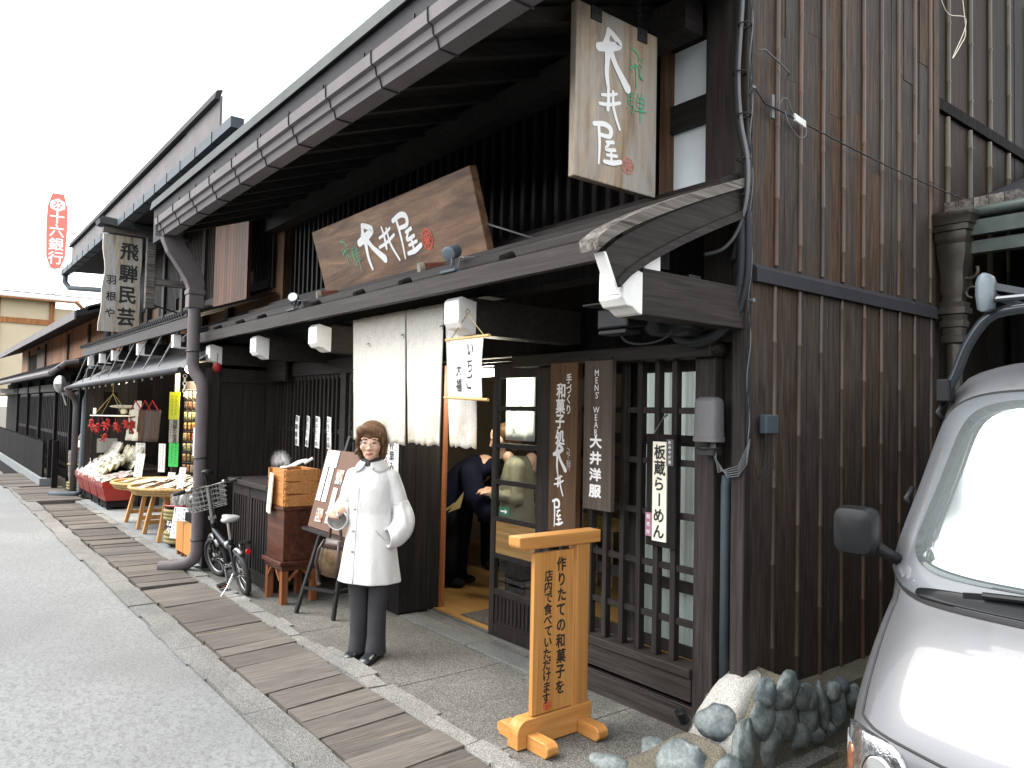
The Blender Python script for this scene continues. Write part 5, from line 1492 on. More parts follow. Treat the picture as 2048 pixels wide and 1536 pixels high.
for c in range(14):
    pack('packw2', "white snack bag in the upper row behind the red boxes", "snack bag", "white snack bags in the upper row", 'packwhite', (-15.2+.125*(c % 7)+rg.uniform(-.02,.02), 2.70+.06*(c//7), .78+.10*(c//7)), (R(65)+rg.uniform(-.2,.2), rg.uniform(-.15,.15), rg.uniform(-.2,.2)), (.15,.22,.08), "snack_bag")
m = MB(); m.box(-15.0,-13.0,2.74,3.2,.60,.62); m.box(-14.95,-14.9,2.8,3.1,.03,.6); m.box(-13.1,-13.05,2.8,3.1,.03,.6)
tag(build(m, "display_shelf", M['dark']), "low dark shelf behind the red boxes carrying snack bags", "shelf")
# trestle tables with round baskets
M['basketm'] = wood('woven_basket', [(0.26,0.15,0.06),(0.42,0.27,0.11),(0.55,0.38,0.17)], 'Z', 90, 0.6, 0.2, bmp=.9)
for i, (cx, cy, zt, lab) in enumerate(((-11.0,2.58,.50,"wooden trestle carrying the far woven basket of snacks"),(-9.85,2.56,.54,"wooden trestle carrying the near woven basket of stick snacks"))):
    t = thing("trestle", lab, "stand", (cx,cy,.03), group="wooden trestles under the baskets")
    for dx in (-.36,.30):
        for dy in (-.25,.25):
            m = MB(); m.bar((cx+dx*1.1,cy+dy*1.15,.03),(cx+dx*.86,cy+dy*.8,zt),.055,.045,up=(0,1,0)); build(m, "leg", M['tablewood'], t)
    m = MB()
    for dx in (-.38,.32): m.bar((cx+dx,cy-.28,.17),(cx+dx,cy+.28,.17),.03,.05)
    m.box(cx-.40,cx+.36,cy-.26,cy+.26,zt,zt+.022); build(m, "rail", M['tablewood'], t)
    t = thing("basket", ["shallow woven basket on the far trestle","shallow woven basket on the near trestle"][i], "basket", (cx,cy,zt+.023), group="woven baskets of snacks")
    m = MB()
    for k in range(3): m.torus((cx,cy,zt+.045+.03*k),(0,0,1),.50+.025*k,.020,30,6)
    build(m, "rim", M['basketm'], t, smooth=True)
    m = MB(); m.cyl((cx,cy,zt+.026),(cx,cy,zt+.05),.49,26); build(m, "base", M['basketm'], t)
    for c in range(22):
        a = rg.uniform(0,6.28); rr_ = .42*math.sqrt(rg.random())
        stick = (i == 1 and c % 3 != 0)
        pack('stick' if stick else 'flat', "dark stick snack laid in the near basket" if stick else ("white wrapped snack in the far basket" if i == 0 else "white wrapped snack between dark sticks in the near basket"), "snack", ["snacks in the far basket","snacks in the near basket"][i], 'packdark' if stick else ('packmix' if c % 2 else 'packwhite'), (cx+rr_*math.cos(a), cy+rr_*math.sin(a), zt+.115+.03*rg.random()), (R(12), rg.uniform(-.1,.1), R(25)+rg.uniform(-.2,.2)), (.05,.26,.03) if stick else (.13,.22,.04), "snack_pack")
def notecard(name, label, p, w, h, tilt, face, mat='paper', words=None, g=None, ink='ink', az=R(30)):
    t = thing(name, label, "price card", p, group=g)
    U = Vector((math.cos(az),math.sin(az),0)); V = Vector((-math.sin(tilt)*math.sin(az)*0+.0,0,0)) + Vector((math.sin(az)*math.sin(tilt)*-1, math.cos(az)*math.sin(tilt), math.cos(tilt)))
    if name == "price_card": V = Vector((.25,.05,.95)).normalized()
    N = U.cross(V).normalized(); o = Vector(p) - U*w/2
    m = MB(); m.obox(o, U*w, V*h, N*.004); build(m, "card", M[mat], t)
    m = MB(); F = Face(o + N*.004, U, V, lift=.002)
    if words: put_col(m, F, words, w*.55, h*.86, min(h*.8/len(words), w*.8), h*.86/len(words), bold=.02)
    else:
        scribble(m, F, w*.66, h*.86, h*.14, w*.26); scribble(m, F, w*.30, h*.78, h*.14, w*.24)
    build(m, "lettering", M[ink], t)
    return t
notecard("price_card","white price card standing among the packs behind the near red box",(-12.35,2.62,.56),.17,.36,.1,None)
notecard("price_card","small white price card stuck between the two baskets",(-10.5,2.62,.60),.12,.17,.3,None)
notecard("price_card","tall white price card rising out of the near basket",(-9.4,2.45,.62),.10,.30,.2,None)
notecard("price_card","white price card clipped in front of the straw-bound tub",(-8.80,2.27,.18),.16,.36,0,None)
notecard("price_card","square white card leaning on the green packs of the display case",(-8.42,2.22,.42),.17,.15,.5,None)
# straw-bound tub and display cases
t = thing("barrel", "black tub bound with straw rope standing before the display cases", "tub", (-9.15,2.42,.03))
m = MB(); m.tube([(-9.15,2.42,.06),(-9.15,2.42,.25),(-9.15,2.42,.50)],[.14,.16,.178],20); build(m, "body", M['black'], t, smooth='auto')
m = MB()
for z in (.10,.145,.19,.36,.40,.44): m.torus((-9.15,2.42,z),(0,0,1),.155+.05*(z-.1),.026,22,6)
build(m, "straw_rope", M['rope'], t, smooth=True)
m = MB(); m.torus((-9.15,2.42,.50),(0,0,1),.178,.014,22,6); build(m, "red_rim", M['red'], t, smooth=True)
m = MB()
for a in (0,2.1,4.2): m.cyl((-9.15+.1*math.cos(a),2.42+.1*math.sin(a),.03),(-9.15+.1*math.cos(a),2.42+.1*math.sin(a),.062),.02,8)
build(m, "caster", M['iron'], t)
m = MB()
for i, ch in enumerate("ねや"):
    a = R(-62); ce = Vector((-9.15+.168*math.cos(a), 2.42+.168*math.sin(a), .315 - .085*i)); Uc = Vector((-math.sin(a), math.cos(a), 0))
    put_char(m, Face(ce, Uc, (0,0,1), lift=.004), ch, 0, 0, .085, bold=.04)
build(m, "lettering", M['whiteink'], t)
for c in range(7): pack('tubp', "white pack poking out of the straw-bound tub", "snack", "packs in the tub", 'packwhite', (-9.15+rg.uniform(-.09,.09),2.42+rg.uniform(-.09,.09),.55), (R(70)+rg.uniform(-.3,.3), rg.uniform(-.3,.3), rg.uniform(0,3)), (.11,.14,.05), "snack_pack")
for i, (xa, xb, lab) in enumerate(((-8.74,-8.47,"pale wooden display case next to the straw-bound tub"),(-8.45,-8.13,"pale wooden display case tight against the downpipe"))):
    t = thing("display_case", lab, "display case", ((xa+xb)/2,2.45,.03), group="pale wooden display cases")
    m = MB(); m.box(xa,xb,2.26,2.75,.075,.43); build(m, "body", M['pine'], t, bevel=.003)
    m = MB(); m.box(xa-.008,xb+.008,2.245,2.76,.431,.52); build(m, "dark_rim", M['black'], t)
    for dx in (.03,xb-xa-.09): 
        m = MB(); m.prism([(0,0),(.06,0),(.03,.044)], (xa+dx,2.262,.03), (1,0,0), (0,0,1), (0,.06,0)); build(m, "foot", M['stool'], t)
    for c in range(5):
        o = tag(build(MB().tube([(xa+.06+.05*c,2.42,.58+.02*(c % 2)),(xa+.07+.05*c,2.47,.72)],.028,10), "wrapped_roll", M['teal'] if 'teal' in M else M.setdefault('teal', plain('teal_wrap',(0.12,0.28,0.25),.3,var=.2)), smooth='auto'), "teal wrapped roll standing in the pale display case", "snack", "teal wrapped rolls")
# mobile of red dolls
t = thing("doll_hanger", "white ring hanger with cords under the awning holding red dolls", "hanger", (-13.2,2.40,1.46))
m = MB(); m.torus((-13.2,2.40,1.455),(0,0,1),.30,.008,24,6); build(m, "ring", M['whitepaint'], t)
m = MB()
for a in (0.3,1.9,3.5,5.1): m.cyl((-13.2+.30*math.cos(a),2.40+.30*math.sin(a),1.455),(-13.2,2.40,1.80),.005,5)
m.cyl((-13.2,2.40,1.80),(-13.2,2.40,1.97),.004,5); build(m, "cord", M['rope'], t)
m = MB(); m.box(-13.30,-13.08,2.15,2.155,1.48,1.57); build(m, "price_label", M['cream'], t)
me = None
for k in range(13):
    a = k*2*math.pi/12; x, y, z = (-13.2+.29*math.cos(a), 2.40+.29*math.sin(a), 1.30+.05*math.sin(k*2.3)) if k < 12 else (-13.2,2.30,1.12)
    if me is None:
        m = MB(); m.ell((0,0,.03),(.030,.028,.030),12,8); m.ell((0,0,-.015),(.024,.02,.032),12,8)
        for sx in (-1,1): m.tube([(sx*.015,0,.0),(sx*.055,-.01,.012)],[.012,.008],8); m.tube([(sx*.010,0,-.035),(sx*.035,-.01,-.075)],[.014,.009],8)
        m.cyl((0,0,.05),(0,0,.13),.003,5)
        me = m.mesh("cloth_doll"); me.materials.append(M['redcloth']); me.polygons.foreach_set("use_smooth",[True]*len(me.polygons))
    o = bpy.data.objects.new("cloth_doll", me); COL.objects.link(o); o.location = (x,y,z); o.rotation_euler = (rg.uniform(-.3,.3),rg.uniform(-.4,.4),rg.uniform(0,6))
    tag(o, "red cloth doll dangling lowest in the middle of the ring hanger" if k == 12 else "small red cloth doll dangling from the white ring hanger", "doll", "red cloth dolls on the hanger")
# hanging cloth bags
for i, (x, y, lab) in enumerate(((-13.15,2.72,"pale printed cloth bag hanging in front of the others"),(-12.90,2.80,"brown cloth bag hanging behind the pale printed one"),(-12.68,2.86,"dark cloth bag hanging at the back of the bunch"))):
    t = thing("cloth_bag", lab, "bag", (x,y,1.5), group="cloth bags hung on a hook")
    ln = Vector((.30,.14,0)); 
    m = MB(); m.grid(lambda u, v: Vector((x-.15,y-.05,1.06)) + ln*u + Vector((-.12*(1-v),-.03*(1-v),.50*v)) + Vector((0,.03*math.sin(u*6+i),0))*(1-v), 10, 8)
    o = build(m, "cloth", [M['cream'],M['brownwall'],M['signdark']][i], t, smooth=True); md = o.modifiers.new("solid",'SOLIDIFY'); md.thickness = .012
    m = MB(); m.tube([(x-.12,y-.04,1.55),(x,y,1.70),(x+.12,y+.06,1.55)],.010,6); build(m, "strap", M['redcloth'], t)
    if i == 0:
        m = MB(); F = Face((x-.15-.08,y-.065,1.13), ln, (-.0,.0,1), lift=.012)
        for q in ((.05,.30,.26,.32),(.08,.06,.10,.30),(.24,.05,.26,.30),(.08,.05,.26,.06),(.12,.22,.22,.12),(.22,.24,.12,.12)): stroke(m, F, [(q[0],q[1],.03),(q[2],q[3],.022)], 1)
        build(m, "print", M['ink'], t)
# vertical banners
def banner(lab, x, y, z0, z1, w, mat, words=None, ink='ink'):
    t = thing("vertical_banner", lab, "banner", (x,y,z1))
    U = Vector((.80,.60,0)); o = Vector((x,y,z0)) - U*w/2
    m = MB(); m.obox(o, U*w, (0,0,z1-z0), U.cross(Vector((0,0,1)))*.004); build(m, "sheet", M[mat], t)
    m = MB(); F = Face(o + U.cross(Vector((0,0,1)))*.004, U, (0,0,1), lift=.003)
    if words: put_col(m, F, words, w*.60, (z1-z0)*.88, w*.46, (z1-z0)*.20, bold=.02); scribble(m, F, w*.22, (z1-z0)*.8, .05, w*.2)
    else: scribble(m, F, w*.70, (z1-z0)*.92, .05, w*.20); scribble(m, F, w*.32, (z1-z0)*.85, .05, w*.20)
    build(m, "lettering", M[ink], t)
M['neonyellow'] = plain('fluorescent_yellow', (0.50,0.56,0.02), .6, var=.04); M['neongreen'] = plain('fluorescent_green', (0.05,0.56,0.10), .6, var=.04); M['greysheet'] = plain('grey_sheet', (0.33,0.33,0.29), .7)
banner("fluorescent yellow vertical banner at the top of the stack of three", -11.75,2.95,1.43,1.83,.175,'neonyellow')
banner("grey vertical banner with brush writing between the yellow and green ones", -11.76,2.96,1.09,1.425,.165,'greysheet', "飛騨の地酒")
banner("fluorescent green vertical banner at the bottom of the stack of three", -11.77,2.97,.74,1.085,.165,'neongreen')
banner("narrow yellow vertical banner behind the other yellow one", -12.02,3.02,1.15,1.72,.06,'neonyellow')
m = MB(); m.box(-12.0,-11.92,2.99,3.06,.03,2.3); tag(build(m, "timber_post", M['dark']), "dark timber post behind the coloured banners", "post")
for i, (x, y, z0, z1, w, lab) in enumerate(((-13.6,2.85,1.22,1.70,.14,"white notice hanging above the cloth bags"),(-13.35,2.86,.78,1.02,.18,"white notice hanging below the cloth bags"),(-12.35,2.95,.62,1.05,.12,"narrow white leaflet hung beside the banners"),(-8.35,2.35,1.10,1.40,.13,"white board hung beside the downpipe of the souvenir shop"))):
    banner(lab, x, y, z0, z1, w, 'paper')
# rack of key rings
t = thing("display_rack", "tall rack hung with rows of small packets inside the souvenir shop", "rack", (-11.4,3.4,.1))
P0 = Vector((-11.95,3.15,.55)); UR = Vector((1.35,.55,0)).normalized(); NR = UR.cross(Vector((0,0,1)))
m = MB(); m.obox(P0 - NR*.03, UR*1.45, -NR*.02 if False else (0,0,1.45), NR*.02); build(m, "back_board", M['dark'], t)
for r in range(8):
    m = MB(); a = P0 + Vector((0,0,.24+.155*r)) + NR*.01; m.cyl(a, a + UR*1.45, .005, 5); build(m, "rail", M['steel'], t)
for r in range(8):
    for c in range(15):
        q = P0 + UR*(.06+.094*c) + Vector((0,0,.16+.155*r)) + NR*.03
        kd = ['packorange','packorange','packyellow','packorange','packorange','packgreen','packdark','packgreen'][r]
        if ('key'+kd) not in PROTO:
            me2 = pillow(.07,.115,.03,seed=40+r).mesh("hanging_packet"); me2.materials.append(M[kd]); PROTO['key'+kd] = me2
        o = bpy.data.objects.new("hanging_packet", PROTO['key'+kd]); COL.objects.link(o); o.location = q; o.rotation_euler = (R(90)+rg.uniform(-.1,.1),0,math.atan2(UR.y,UR.x)+rg.uniform(-.2,.2))
        tag(o, "small packet on the display rack, %s" % ["bottom row","second row from the bottom","third row from the bottom","fourth row from the bottom","fourth row from the top","third row from the top","second row from the top","top row"][r], "packet", "packets on rack, %s row" % ["first","second","third","fourth","fifth","sixth","seventh","eighth"][r])
# chain of cream rings
t = thing("ring_chain", "short chain of cream rings hanging from the awning by the downpipe", "chain", (-8.08,2.12,1.95))
for k in range(6):
    m = MB(); m.torus((-8.08,2.12,1.93-.038*k),(0,1,0) if k % 2 else (.75,-.6,0),.018,.0055,14,6); build(m, "ring", M['cream'], t)
t = thing("fur_ball", "small red and white bauble hung below the first beam", "ornament", (-7.80,2.35,2.05))
build(MB().ell((-7.80,2.35,2.02),(.045,.045,.05),14,10), "ball", M['redcloth'], t); build(MB().cyl((-7.80,2.35,2.06),(-7.80,2.35,2.16),.004,5), "cord", M['iron'], t)
# liquor barrel on the far side of the downpipes
t = thing("old_barrel", "old straw-hooped barrel with a bottle on it beyond the slate downpipe", "barrel", (-16.3,2.55,0))
m = MB(); m.tube([(-16.3,2.55,0.0),(-16.3,2.55,.3),(-16.3,2.55,.75)],[.25,.29,.30],18); build(m, "body", M['capwood'], t, smooth='auto')
m = MB()
for z in (.05,.10,.15,.50): m.torus((-16.3,2.55,z),(0,0,1),.29,.022,20,6)
build(m, "hoop", M['rope'], t)
t = thing("bottle", "brown bottle standing on the old barrel", "bottle", (-16.2,2.45,.752))
M['amber'] = plain('amber_glass', (0.12,0.03,0.01), .1); build(MB().tube([(-16.2,2.45,.752),(-16.2,2.45,1.0),(-16.2,2.45,1.08),(-16.2,2.45,1.22)],[.06,.06,.025,.022],14), "glass_body", M['amber'], t, smooth='auto'); build(MB().cyl((-16.2,2.45,.82),(-16.2,2.45,.95),.0615,14), "paper_label", M['cream'], t)

# ------------------------------------------------------------------ houses farther along the street
bh = thing("black_townhouse", "black timber townhouse with orange boarded upper wall beyond the souvenir shop", "building", (-22,2.8,0))
def hp(m, name, mat, **k): return build(m, name, mat, k.pop('parent', bh), **k)
m = MB()
for k in range(34): m.box(-34+.53*k,-34+.53*k+.52,2.62,2.70,0,2.3)
m.box(-34,-15.9,2.70,6.5,0,2.4); hp(m, "lower_wall", M['black'])
m = MB()
for k in range(44): m.box(-29+.26*k,-29+.26*k+.045,2.575,2.615,.25,1.85)
for z in (.3,.95,1.85): m.box(-29.1,-17.5,2.585,2.61,z-.04,z+.04)
hp(m, "lower_lattice", M['dark'])
for x in (-29.2,-26.3,-23.6,-20.6,-18.4,-17.2):
    hp(MB().box(x-.09,x+.09,2.52,2.62,0,2.25), "lower_post", M['black'])
hp(MB().box(-34,-16,2.54,2.60,1.92,2.10), "lower_lintel", M['dark'])
m = MB()
for k in range(40): m.box(-33+.43*k,-33+.43*k+.425,2.95,3.0,2.4,3.5)
hp(m, "upper_wall", M['orangewood'])
for x in (-30.5,-28,-26.3,-22.0,-19.0,-16.2): hp(MB().box(x-.08,x+.08,2.90,2.949,2.3,3.4), "upper_post", M['brownwall'])
m = MB(); m.box(-27.9,-26.4,2.90,2.945,2.6,3.3); hp(m, "shutter", M['brownwall'])
m = MB()
for k in range(7): m.box(-30.3+.3*k,-30.3+.3*k+.07,2.90,2.945,2.5,3.2)
hp(m, "window_bars", M['dark'])
m = MB(); m.prism([(0,0),(1.1,.36),(1.1,.42),(0,.05)], (-34,1.98,2.26), (0,1,0), (0,0,1), (18,0,0)); hp(m, "lower_roof", M['metaldark'])
m = MB()
for k in range(60): m.cyl((-34+.3*k,1.97,2.33),(-34+.3*k,2.9,2.66),.04,6)
hp(m, "roof_tiles", M['metaldark'])
m = MB(); m.tube([(-34,1.94,2.22),(-16.4,1.94,2.20)],.06,8); m.tube([(-16.5,1.94,2.19),(-16.2,1.96,2.24),(-15.9,2.1,2.38),(-15.9,2.3,2.42)],.05,8); hp(m, "gutter", M['pipe'], smooth='auto')
m = MB(); m.prism([(0,0),(3.5,1.3),(3.5,1.38),(0,.12)], (-34,2.2,3.22), (0,1,0), (0,0,1), (18.3,0,0)); hp(m, "upper_roof", M['metaldark'])
m = MB(); m.box(-34,-15.7,2.17,2.199,3.17,3.33); hp(m, "eave_fascia", M['metalgrey'])
m = MB(); m.ell((-15.75,2.0,1.98),(.16,.10,.16),14,10); m.tube([(-15.75,2.0,1.95),(-15.7,2.1,1.6)],.012,6); hp(m, "eave_lamp", M['steel'])
for x in (-33.5,-32.8,-32.1,-31.4,-30.7): hp(MB().box(x,x+.12,2.15,2.6,1.98,2.1), "beam_end", M['whitepaint'])
mr = thing("tiled_house", "low house with a grey tiled eave between the souvenir shop and the orange boarded wall", "building", (-17,3.5,0))
m = MB(); m.box(-18.4,-15.9,3.2,6,2.5,3.5); build(m, "wall", M['orangewood'], mr)
m = MB(); m.prism([(0,0),(3,1.1),(3,1.2),(0,.10)], (-18.7,2.38,3.34), (0,1,0), (0,0,1), (3.0,0,0))
for k in range(10): m.box(-18.6+.3*k,-18.5+.3*k,2.36,2.379,3.34,3.44)
build(m, "tiled_roof", M['metaltrim'], mr)
# spiked fence on its kerb
fe = thing("slatted_fence", "black upright slat fence on a low concrete base before the townhouse", "fence", (-22,2.0,0))
m = MB(); m.box(-31,-17.3,1.92,2.12,-.02,.16); build(m, "concrete_base", M['concrete'], fe)
m = MB(); k = 0
x = -17.55
while x > -30.8: m.box(x-.16,x,1.98,2.02,.16,.86+.03*(k % 2)); x -= .185; k += 1
build(m, "slats", M['black'], fe)
m = MB(); m.box(-30.9,-17.5,2.021,2.06,.35,.43); m.box(-30.9,-17.5,2.021,2.06,.65,.73); build(m, "rail", M['black'], fe)
for x in (-17.4,-16.75):
    m = MB(); m.box(x-.05,x+.05,2.05,2.15,0,.92); build(m, "post", M['black'], fe)
# cream half-timbered house
ch = thing("cream_house", "cream plastered half-timbered house with a pale metal roof at the end of the street", "building", (-44,5,0))
M['creamwall'] = plain('cream_plaster', (0.55,0.47,0.33), .8, var=.05, scale=1); M['timber'] = wood('orange_timber', [(0.17,0.065,0.02),(0.26,0.11,0.04),(0.34,0.17,0.07)], 'Z', 20, .6, .2)
m = MB(); m.box(-52,-41.9,2.2,5.0,2.0,6.6); m.box(-52,-41.95,5.0,12,2.0,6.2); build(m, "wall", M['creamwall'], ch)
m = MB()
m.box(-41.9,-41.82,4.75,4.95,2,6.6); m.box(-41.9,-41.82,2.6,2.8,2,6.6); m.box(-41.9,-41.80,2.2,5.0,5.35,5.6); m.box(-41.9,-41.82,2.2,2.35,2,6.6)
build(m, "timber_frame", M['timber'], ch)
m = MB()
for k in range(6): m.box(-41.9,-41.84,2.36+.04*k,2.375+.04*k,4.0,6.4)
build(m, "window_bars", M['cream'], ch)
m = MB(); m.prism([(0,0),(4.6,0),(4.6,.14),(0,.14)], (-41.2,1.4,6.55), (0,1,0), (-.30,0,.055), (0,0,.001)) if False else m.add([(-41.2,1.2,6.56),(-41.2,5.7,6.60),(-46,8.0,7.32),(-46,1.2,7.30),(-41.2,1.2,6.46),(-41.2,5.7,6.50),(-46,8.0,7.2),(-46,1.2,7.2)],[(0,1,2,3),(7,6,5,4),(0,4,5,1),(1,5,6,2),(2,6,7,3),(3,7,4,0)])
M['paleroof'] = plain('pale_metal_roof', (0.62,0.62,0.63), .35, var=.03, scale=1)
build(m, "roof", M['paleroof'], ch)
m = MB(); m.box(-41.25,-41.15,1.2,5.72,6.42,6.50); m.bar((-41.2,5.75,6.5),(-42.5,7.0,5.6),.12,.12); build(m, "eave_trim", M['timber'], ch)
m = MB(); m.box(-46.2,-45.9,1.2,8.2,7.28,7.36); build(m, "ridge", M['metalgrey'], ch)
# bank sign on a mast
bs = thing("tall_red_sign", "tall faded red sign with white characters on a mast above the roofs", "sign", (-59.6,6.97,0))
U = Vector((.11,.994,0)).normalized(); cz = 13.45
M['fadedred'] = plain('faded_red', (0.62,0.16,0.125), .5, var=.05, scale=1)
poly = [(-.30,-2.55),(.30,-2.55),(.56,-1.75),(.62,0),(.60,1.6),(.34,2.55),(-.34,2.55),(-.60,1.6),(-.62,0),(-.56,-1.75)]
ctr = Vector((-59.6,6.97,cz)); N = U.cross(Vector((0,0,1)))
m = MB(); m.prism(poly, ctr - N*.35, U, (0,0,1), N*.35); build(m, "panel", M['fadedred'], bs, fix=True)
m = MB(); F = Face(ctr, U, (0,0,1), lift=.02)
put_col(m, F, "十六銀行", 0, .92, .92, .93, bold=.025)
put = [F.p(.50*math.cos(a*math.pi/3+math.pi/6), 1.75+.46*math.sin(a*math.pi/3+math.pi/6)) for a in range(6)]
m.add(put, [tuple(range(6))]); build(m, "lettering", M['whiteink'], bs)
m = MB()
for a in range(6):
    ang = a*math.pi/3; m.add([F.p(.10*math.cos(ang)+s_*.03*-math.sin(ang), 1.75+.10*math.sin(ang)+s_*.03*math.cos(ang), .04) for s_ in (-1,1)] + [F.p(.26*math.cos(ang)+s_*.055*-math.sin(ang), 1.75+.26*math.sin(ang)+s_*.055*math.cos(ang), .04) for s_ in (1,-1)], [(0,3,2,1)] if False else [(0,1,2,3)])
build(m, "emblem", M['fadedred'], bs)
m = MB(); m.cyl((-59.8,6.97,0),(-59.8,6.97,10.9),.12,10); build(m, "mast", M['paleroof'], bs)
# ------------------------------------------------------------------ stone retaining wall at the corner
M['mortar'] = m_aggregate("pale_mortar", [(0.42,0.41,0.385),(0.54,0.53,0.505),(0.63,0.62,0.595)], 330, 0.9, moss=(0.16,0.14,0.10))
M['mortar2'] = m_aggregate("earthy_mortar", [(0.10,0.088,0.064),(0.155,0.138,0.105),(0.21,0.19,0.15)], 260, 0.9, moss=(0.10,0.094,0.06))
def m_stone():
    m, n, p = mat_new("blue_grey_stone")
    a = tex_noise(n, coords(n), 14, 7, .7, .3); b = tex_noise(n, coords(n), 80, 4, .7)
    oi = n.nodes.new("ShaderNodeObjectInfo")
    c = ramp(n, [(0.32,(0.055,0.066,0.069)),(0.5,(0.125,0.148,0.152)),(0.66,(0.22,0.242,0.238))], a)
    c = mixc(n, c, ramp(n, [(0.3,(.75,.75,.75)),(.7,(1.25,1.25,1.25))], b), 1.0, 'MULTIPLY')
    v = ramp(n, [(0,(.75,.78,.8)),(1,(1.2,1.18,1.12))], oi.outputs['Random'])
    c = mixc(n, c, v, 1.0, 'MULTIPLY')
    n.links.new(c, p.inputs['Base Color']); p.inputs['Roughness'].default_value = .62
    bump(n, p, a, .6, .012)
    return m
M['stone'] = m_stone()
sw = thing("stone_wall", "low wall of blue grey river stones in pale mortar under the corner post", "wall", (-2.2,3.2,0))
levels = [(2.50,.0,-2.52),(2.62,.035,-2.47),(2.78,.09,-2.42),(2.92,.18,-2.37),(3.03,.31,-2.33),(3.09,.375,-2.32),(3.20,.395,-2.32),(3.32,.39,-2.32),(3.40,.34,-2.3),(3.48,.255,-2.3),(3.62,.215,-2.3),(4.2,.20,-2.3),(5.6,.20,-2.3)]
rings = []
for y, z, xl in levels:
    xr = -2.035 if y < 2.93 else (-2.10 if y < 3.5 else -2.09)
    ring = [(xl-.07,y,-.05),(xl-.02,y,z*.55)]
    k = 10
    for i in range(k+1):
        t = i/k; ring.append((xl + .04 + (xr-.09-xl)*t, y, z*(1-.04*(2*t-1)**2) ))
    ring += [(xr-.02,y,z*.90),(xr,y,z*.6),(xr+.03,y,-.05)]
    ring = [Vector(p) + noise.noise_vector(Vector(p)*6)*.012 for p in ring]
    rings.append(ring)
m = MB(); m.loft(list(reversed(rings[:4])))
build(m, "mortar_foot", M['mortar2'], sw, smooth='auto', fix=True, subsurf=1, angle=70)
m = MB(); m.loft(list(reversed(rings[3:10])))
build(m, "mortar_nose", M['mortar'], sw, smooth='auto', fix=True, subsurf=1, angle=70)
m = MB(); m.loft(list(reversed(rings[9:])))
for (ya, yb, za, zb) in ((3.00,3.14,.20,.34),(3.14,3.30,.34,.40),(3.30,3.45,.40,.30),(3.45,3.60,.30,.26),(3.60,5.6,.26,.25)):
    m.add([(-2.3,ya,-.05),(-2.036,ya,-.05),(-2.036,yb,-.05),(-2.3,yb,-.05),(-2.3,ya,za+.01),(-2.056,ya,za-.01),(-2.056,yb,zb-.01),(-2.3,yb,zb+.01)],[(3,2,1,0),(4,5,6,7),(0,1,5,4),(1,2,6,5),(2,3,7,6),(3,0,4,7)])
m.jitter(.006)
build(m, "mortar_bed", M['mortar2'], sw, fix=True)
def stone(c, r, rx, seed, name="stone"):
    m = MB(); m.ell((0,0,0), (1,1,1), 20, 14); rr_ = random.Random(seed)
    off = Vector((seed*3.1, seed*1.7, seed*.9))
    pl = [Vector((rr_.uniform(-1,1), rr_.uniform(-1,1), rr_.uniform(-1,1))).normalized() for _ in range(9)]
    out = []
    for p in m.v:
        q = p.normalized(); h = 1.0
        for n_ in pl:
            d = q.dot(n_)
            if d > .72: h = min(h, .72/d + .03)
        h += .12*noise.noise(q*1.6+off) + .05*noise.noise(q*4+off) + .02*noise.noise(q*11+off)
        out.append(q*h)
    rm = Euler((rx, 0, 0)).to_matrix()
    m.v = [Vector(c) + rm @ Vector((q.x*r[0], q.y*r[1], q.z*r[2])) for q in out]
    return build(m, name, M['stone'], sw, smooth='auto', angle=50)
# stones in the flank face: (y, z, half length, half height, tilt)
face = [(3.14,.345,.055,.062,.2),(3.31,.325,.098,.075,-.35),(3.47,.255,.095,.062,.45),(3.50,.165,.075,.078,.3),(3.62,.185,.035,.105,-.1),(3.73,.235,.05,.045,.3),(3.81,.25,.055,.04,.5),(3.77,.145,.062,.090,.1),
        (3.11,.235,.075,.075,.3),(3.285,.195,.105,.085,-.1),(3.41,.085,.068,.068,.5),(3.55,.075,.075,.045,.5),(3.69,.06,.03,.03,0),(3.165,.095,.085,.090,-.3),(2.97,.135,.060,.115,.25),
        (3.92,.17,.07,.06,.2),(4.06,.12,.08,.08,-.2),(4.2,.19,.06,.05,.1),(4.25,.08,.07,.06,.3),(4.42,.14,.08,.07,0),(4.6,.12,.08,.08,.2),(4.8,.14,.08,.07,-.2),(5.0,.12,.09,.08,.2)]
for i, (y, z, a, b, t) in enumerate(face):
    stone((-2.052, y, z), (.042, a*1.24, b*1.22), -t, i+1)
# stones on the sloping nose in front of the post
for i, (x, y, z, a, b, c) in enumerate([(-2.20,2.97,.215,.105,.09,.085),(-2.21,2.77,.06,.150,.13,.10),(-2.42,2.80,.03,.095,.085,.07),(-2.50,2.58,.0,.12,.08,.06),(-2.28,2.50,.0,.13,.09,.07),(-2.04,2.84,.05,.07,.09,.10),(-2.04,2.62,.02,.07,.10,.08)]):
    stone((x,y,z), (a,b,c), .25, 40+i)
m = MB(); m.cyl((-2.36,2.945,.165),(-2.37,2.92,.215),.026,14); m.torus((-2.37,2.92,.214),(-.2,-.4,1),.022,.007,14,6)
build(m, "pipe_stub", M['plasticblack'], sw, smooth='auto')
# strip of lead flashing that curls out at the foot of the post
m = MB(); m.grid(lambda u, v: (-2.40+.10*u+.02*math.sin(u*5), 3.13-.10*u+.03*v, .20-.16*u+.03*math.sin(u*6)+.05*v), 10, 2); o = build(m, "flashing", M['steel'], shop, smooth=True); md = o.modifiers.new("solid",'SOLIDIFY'); md.thickness = .003

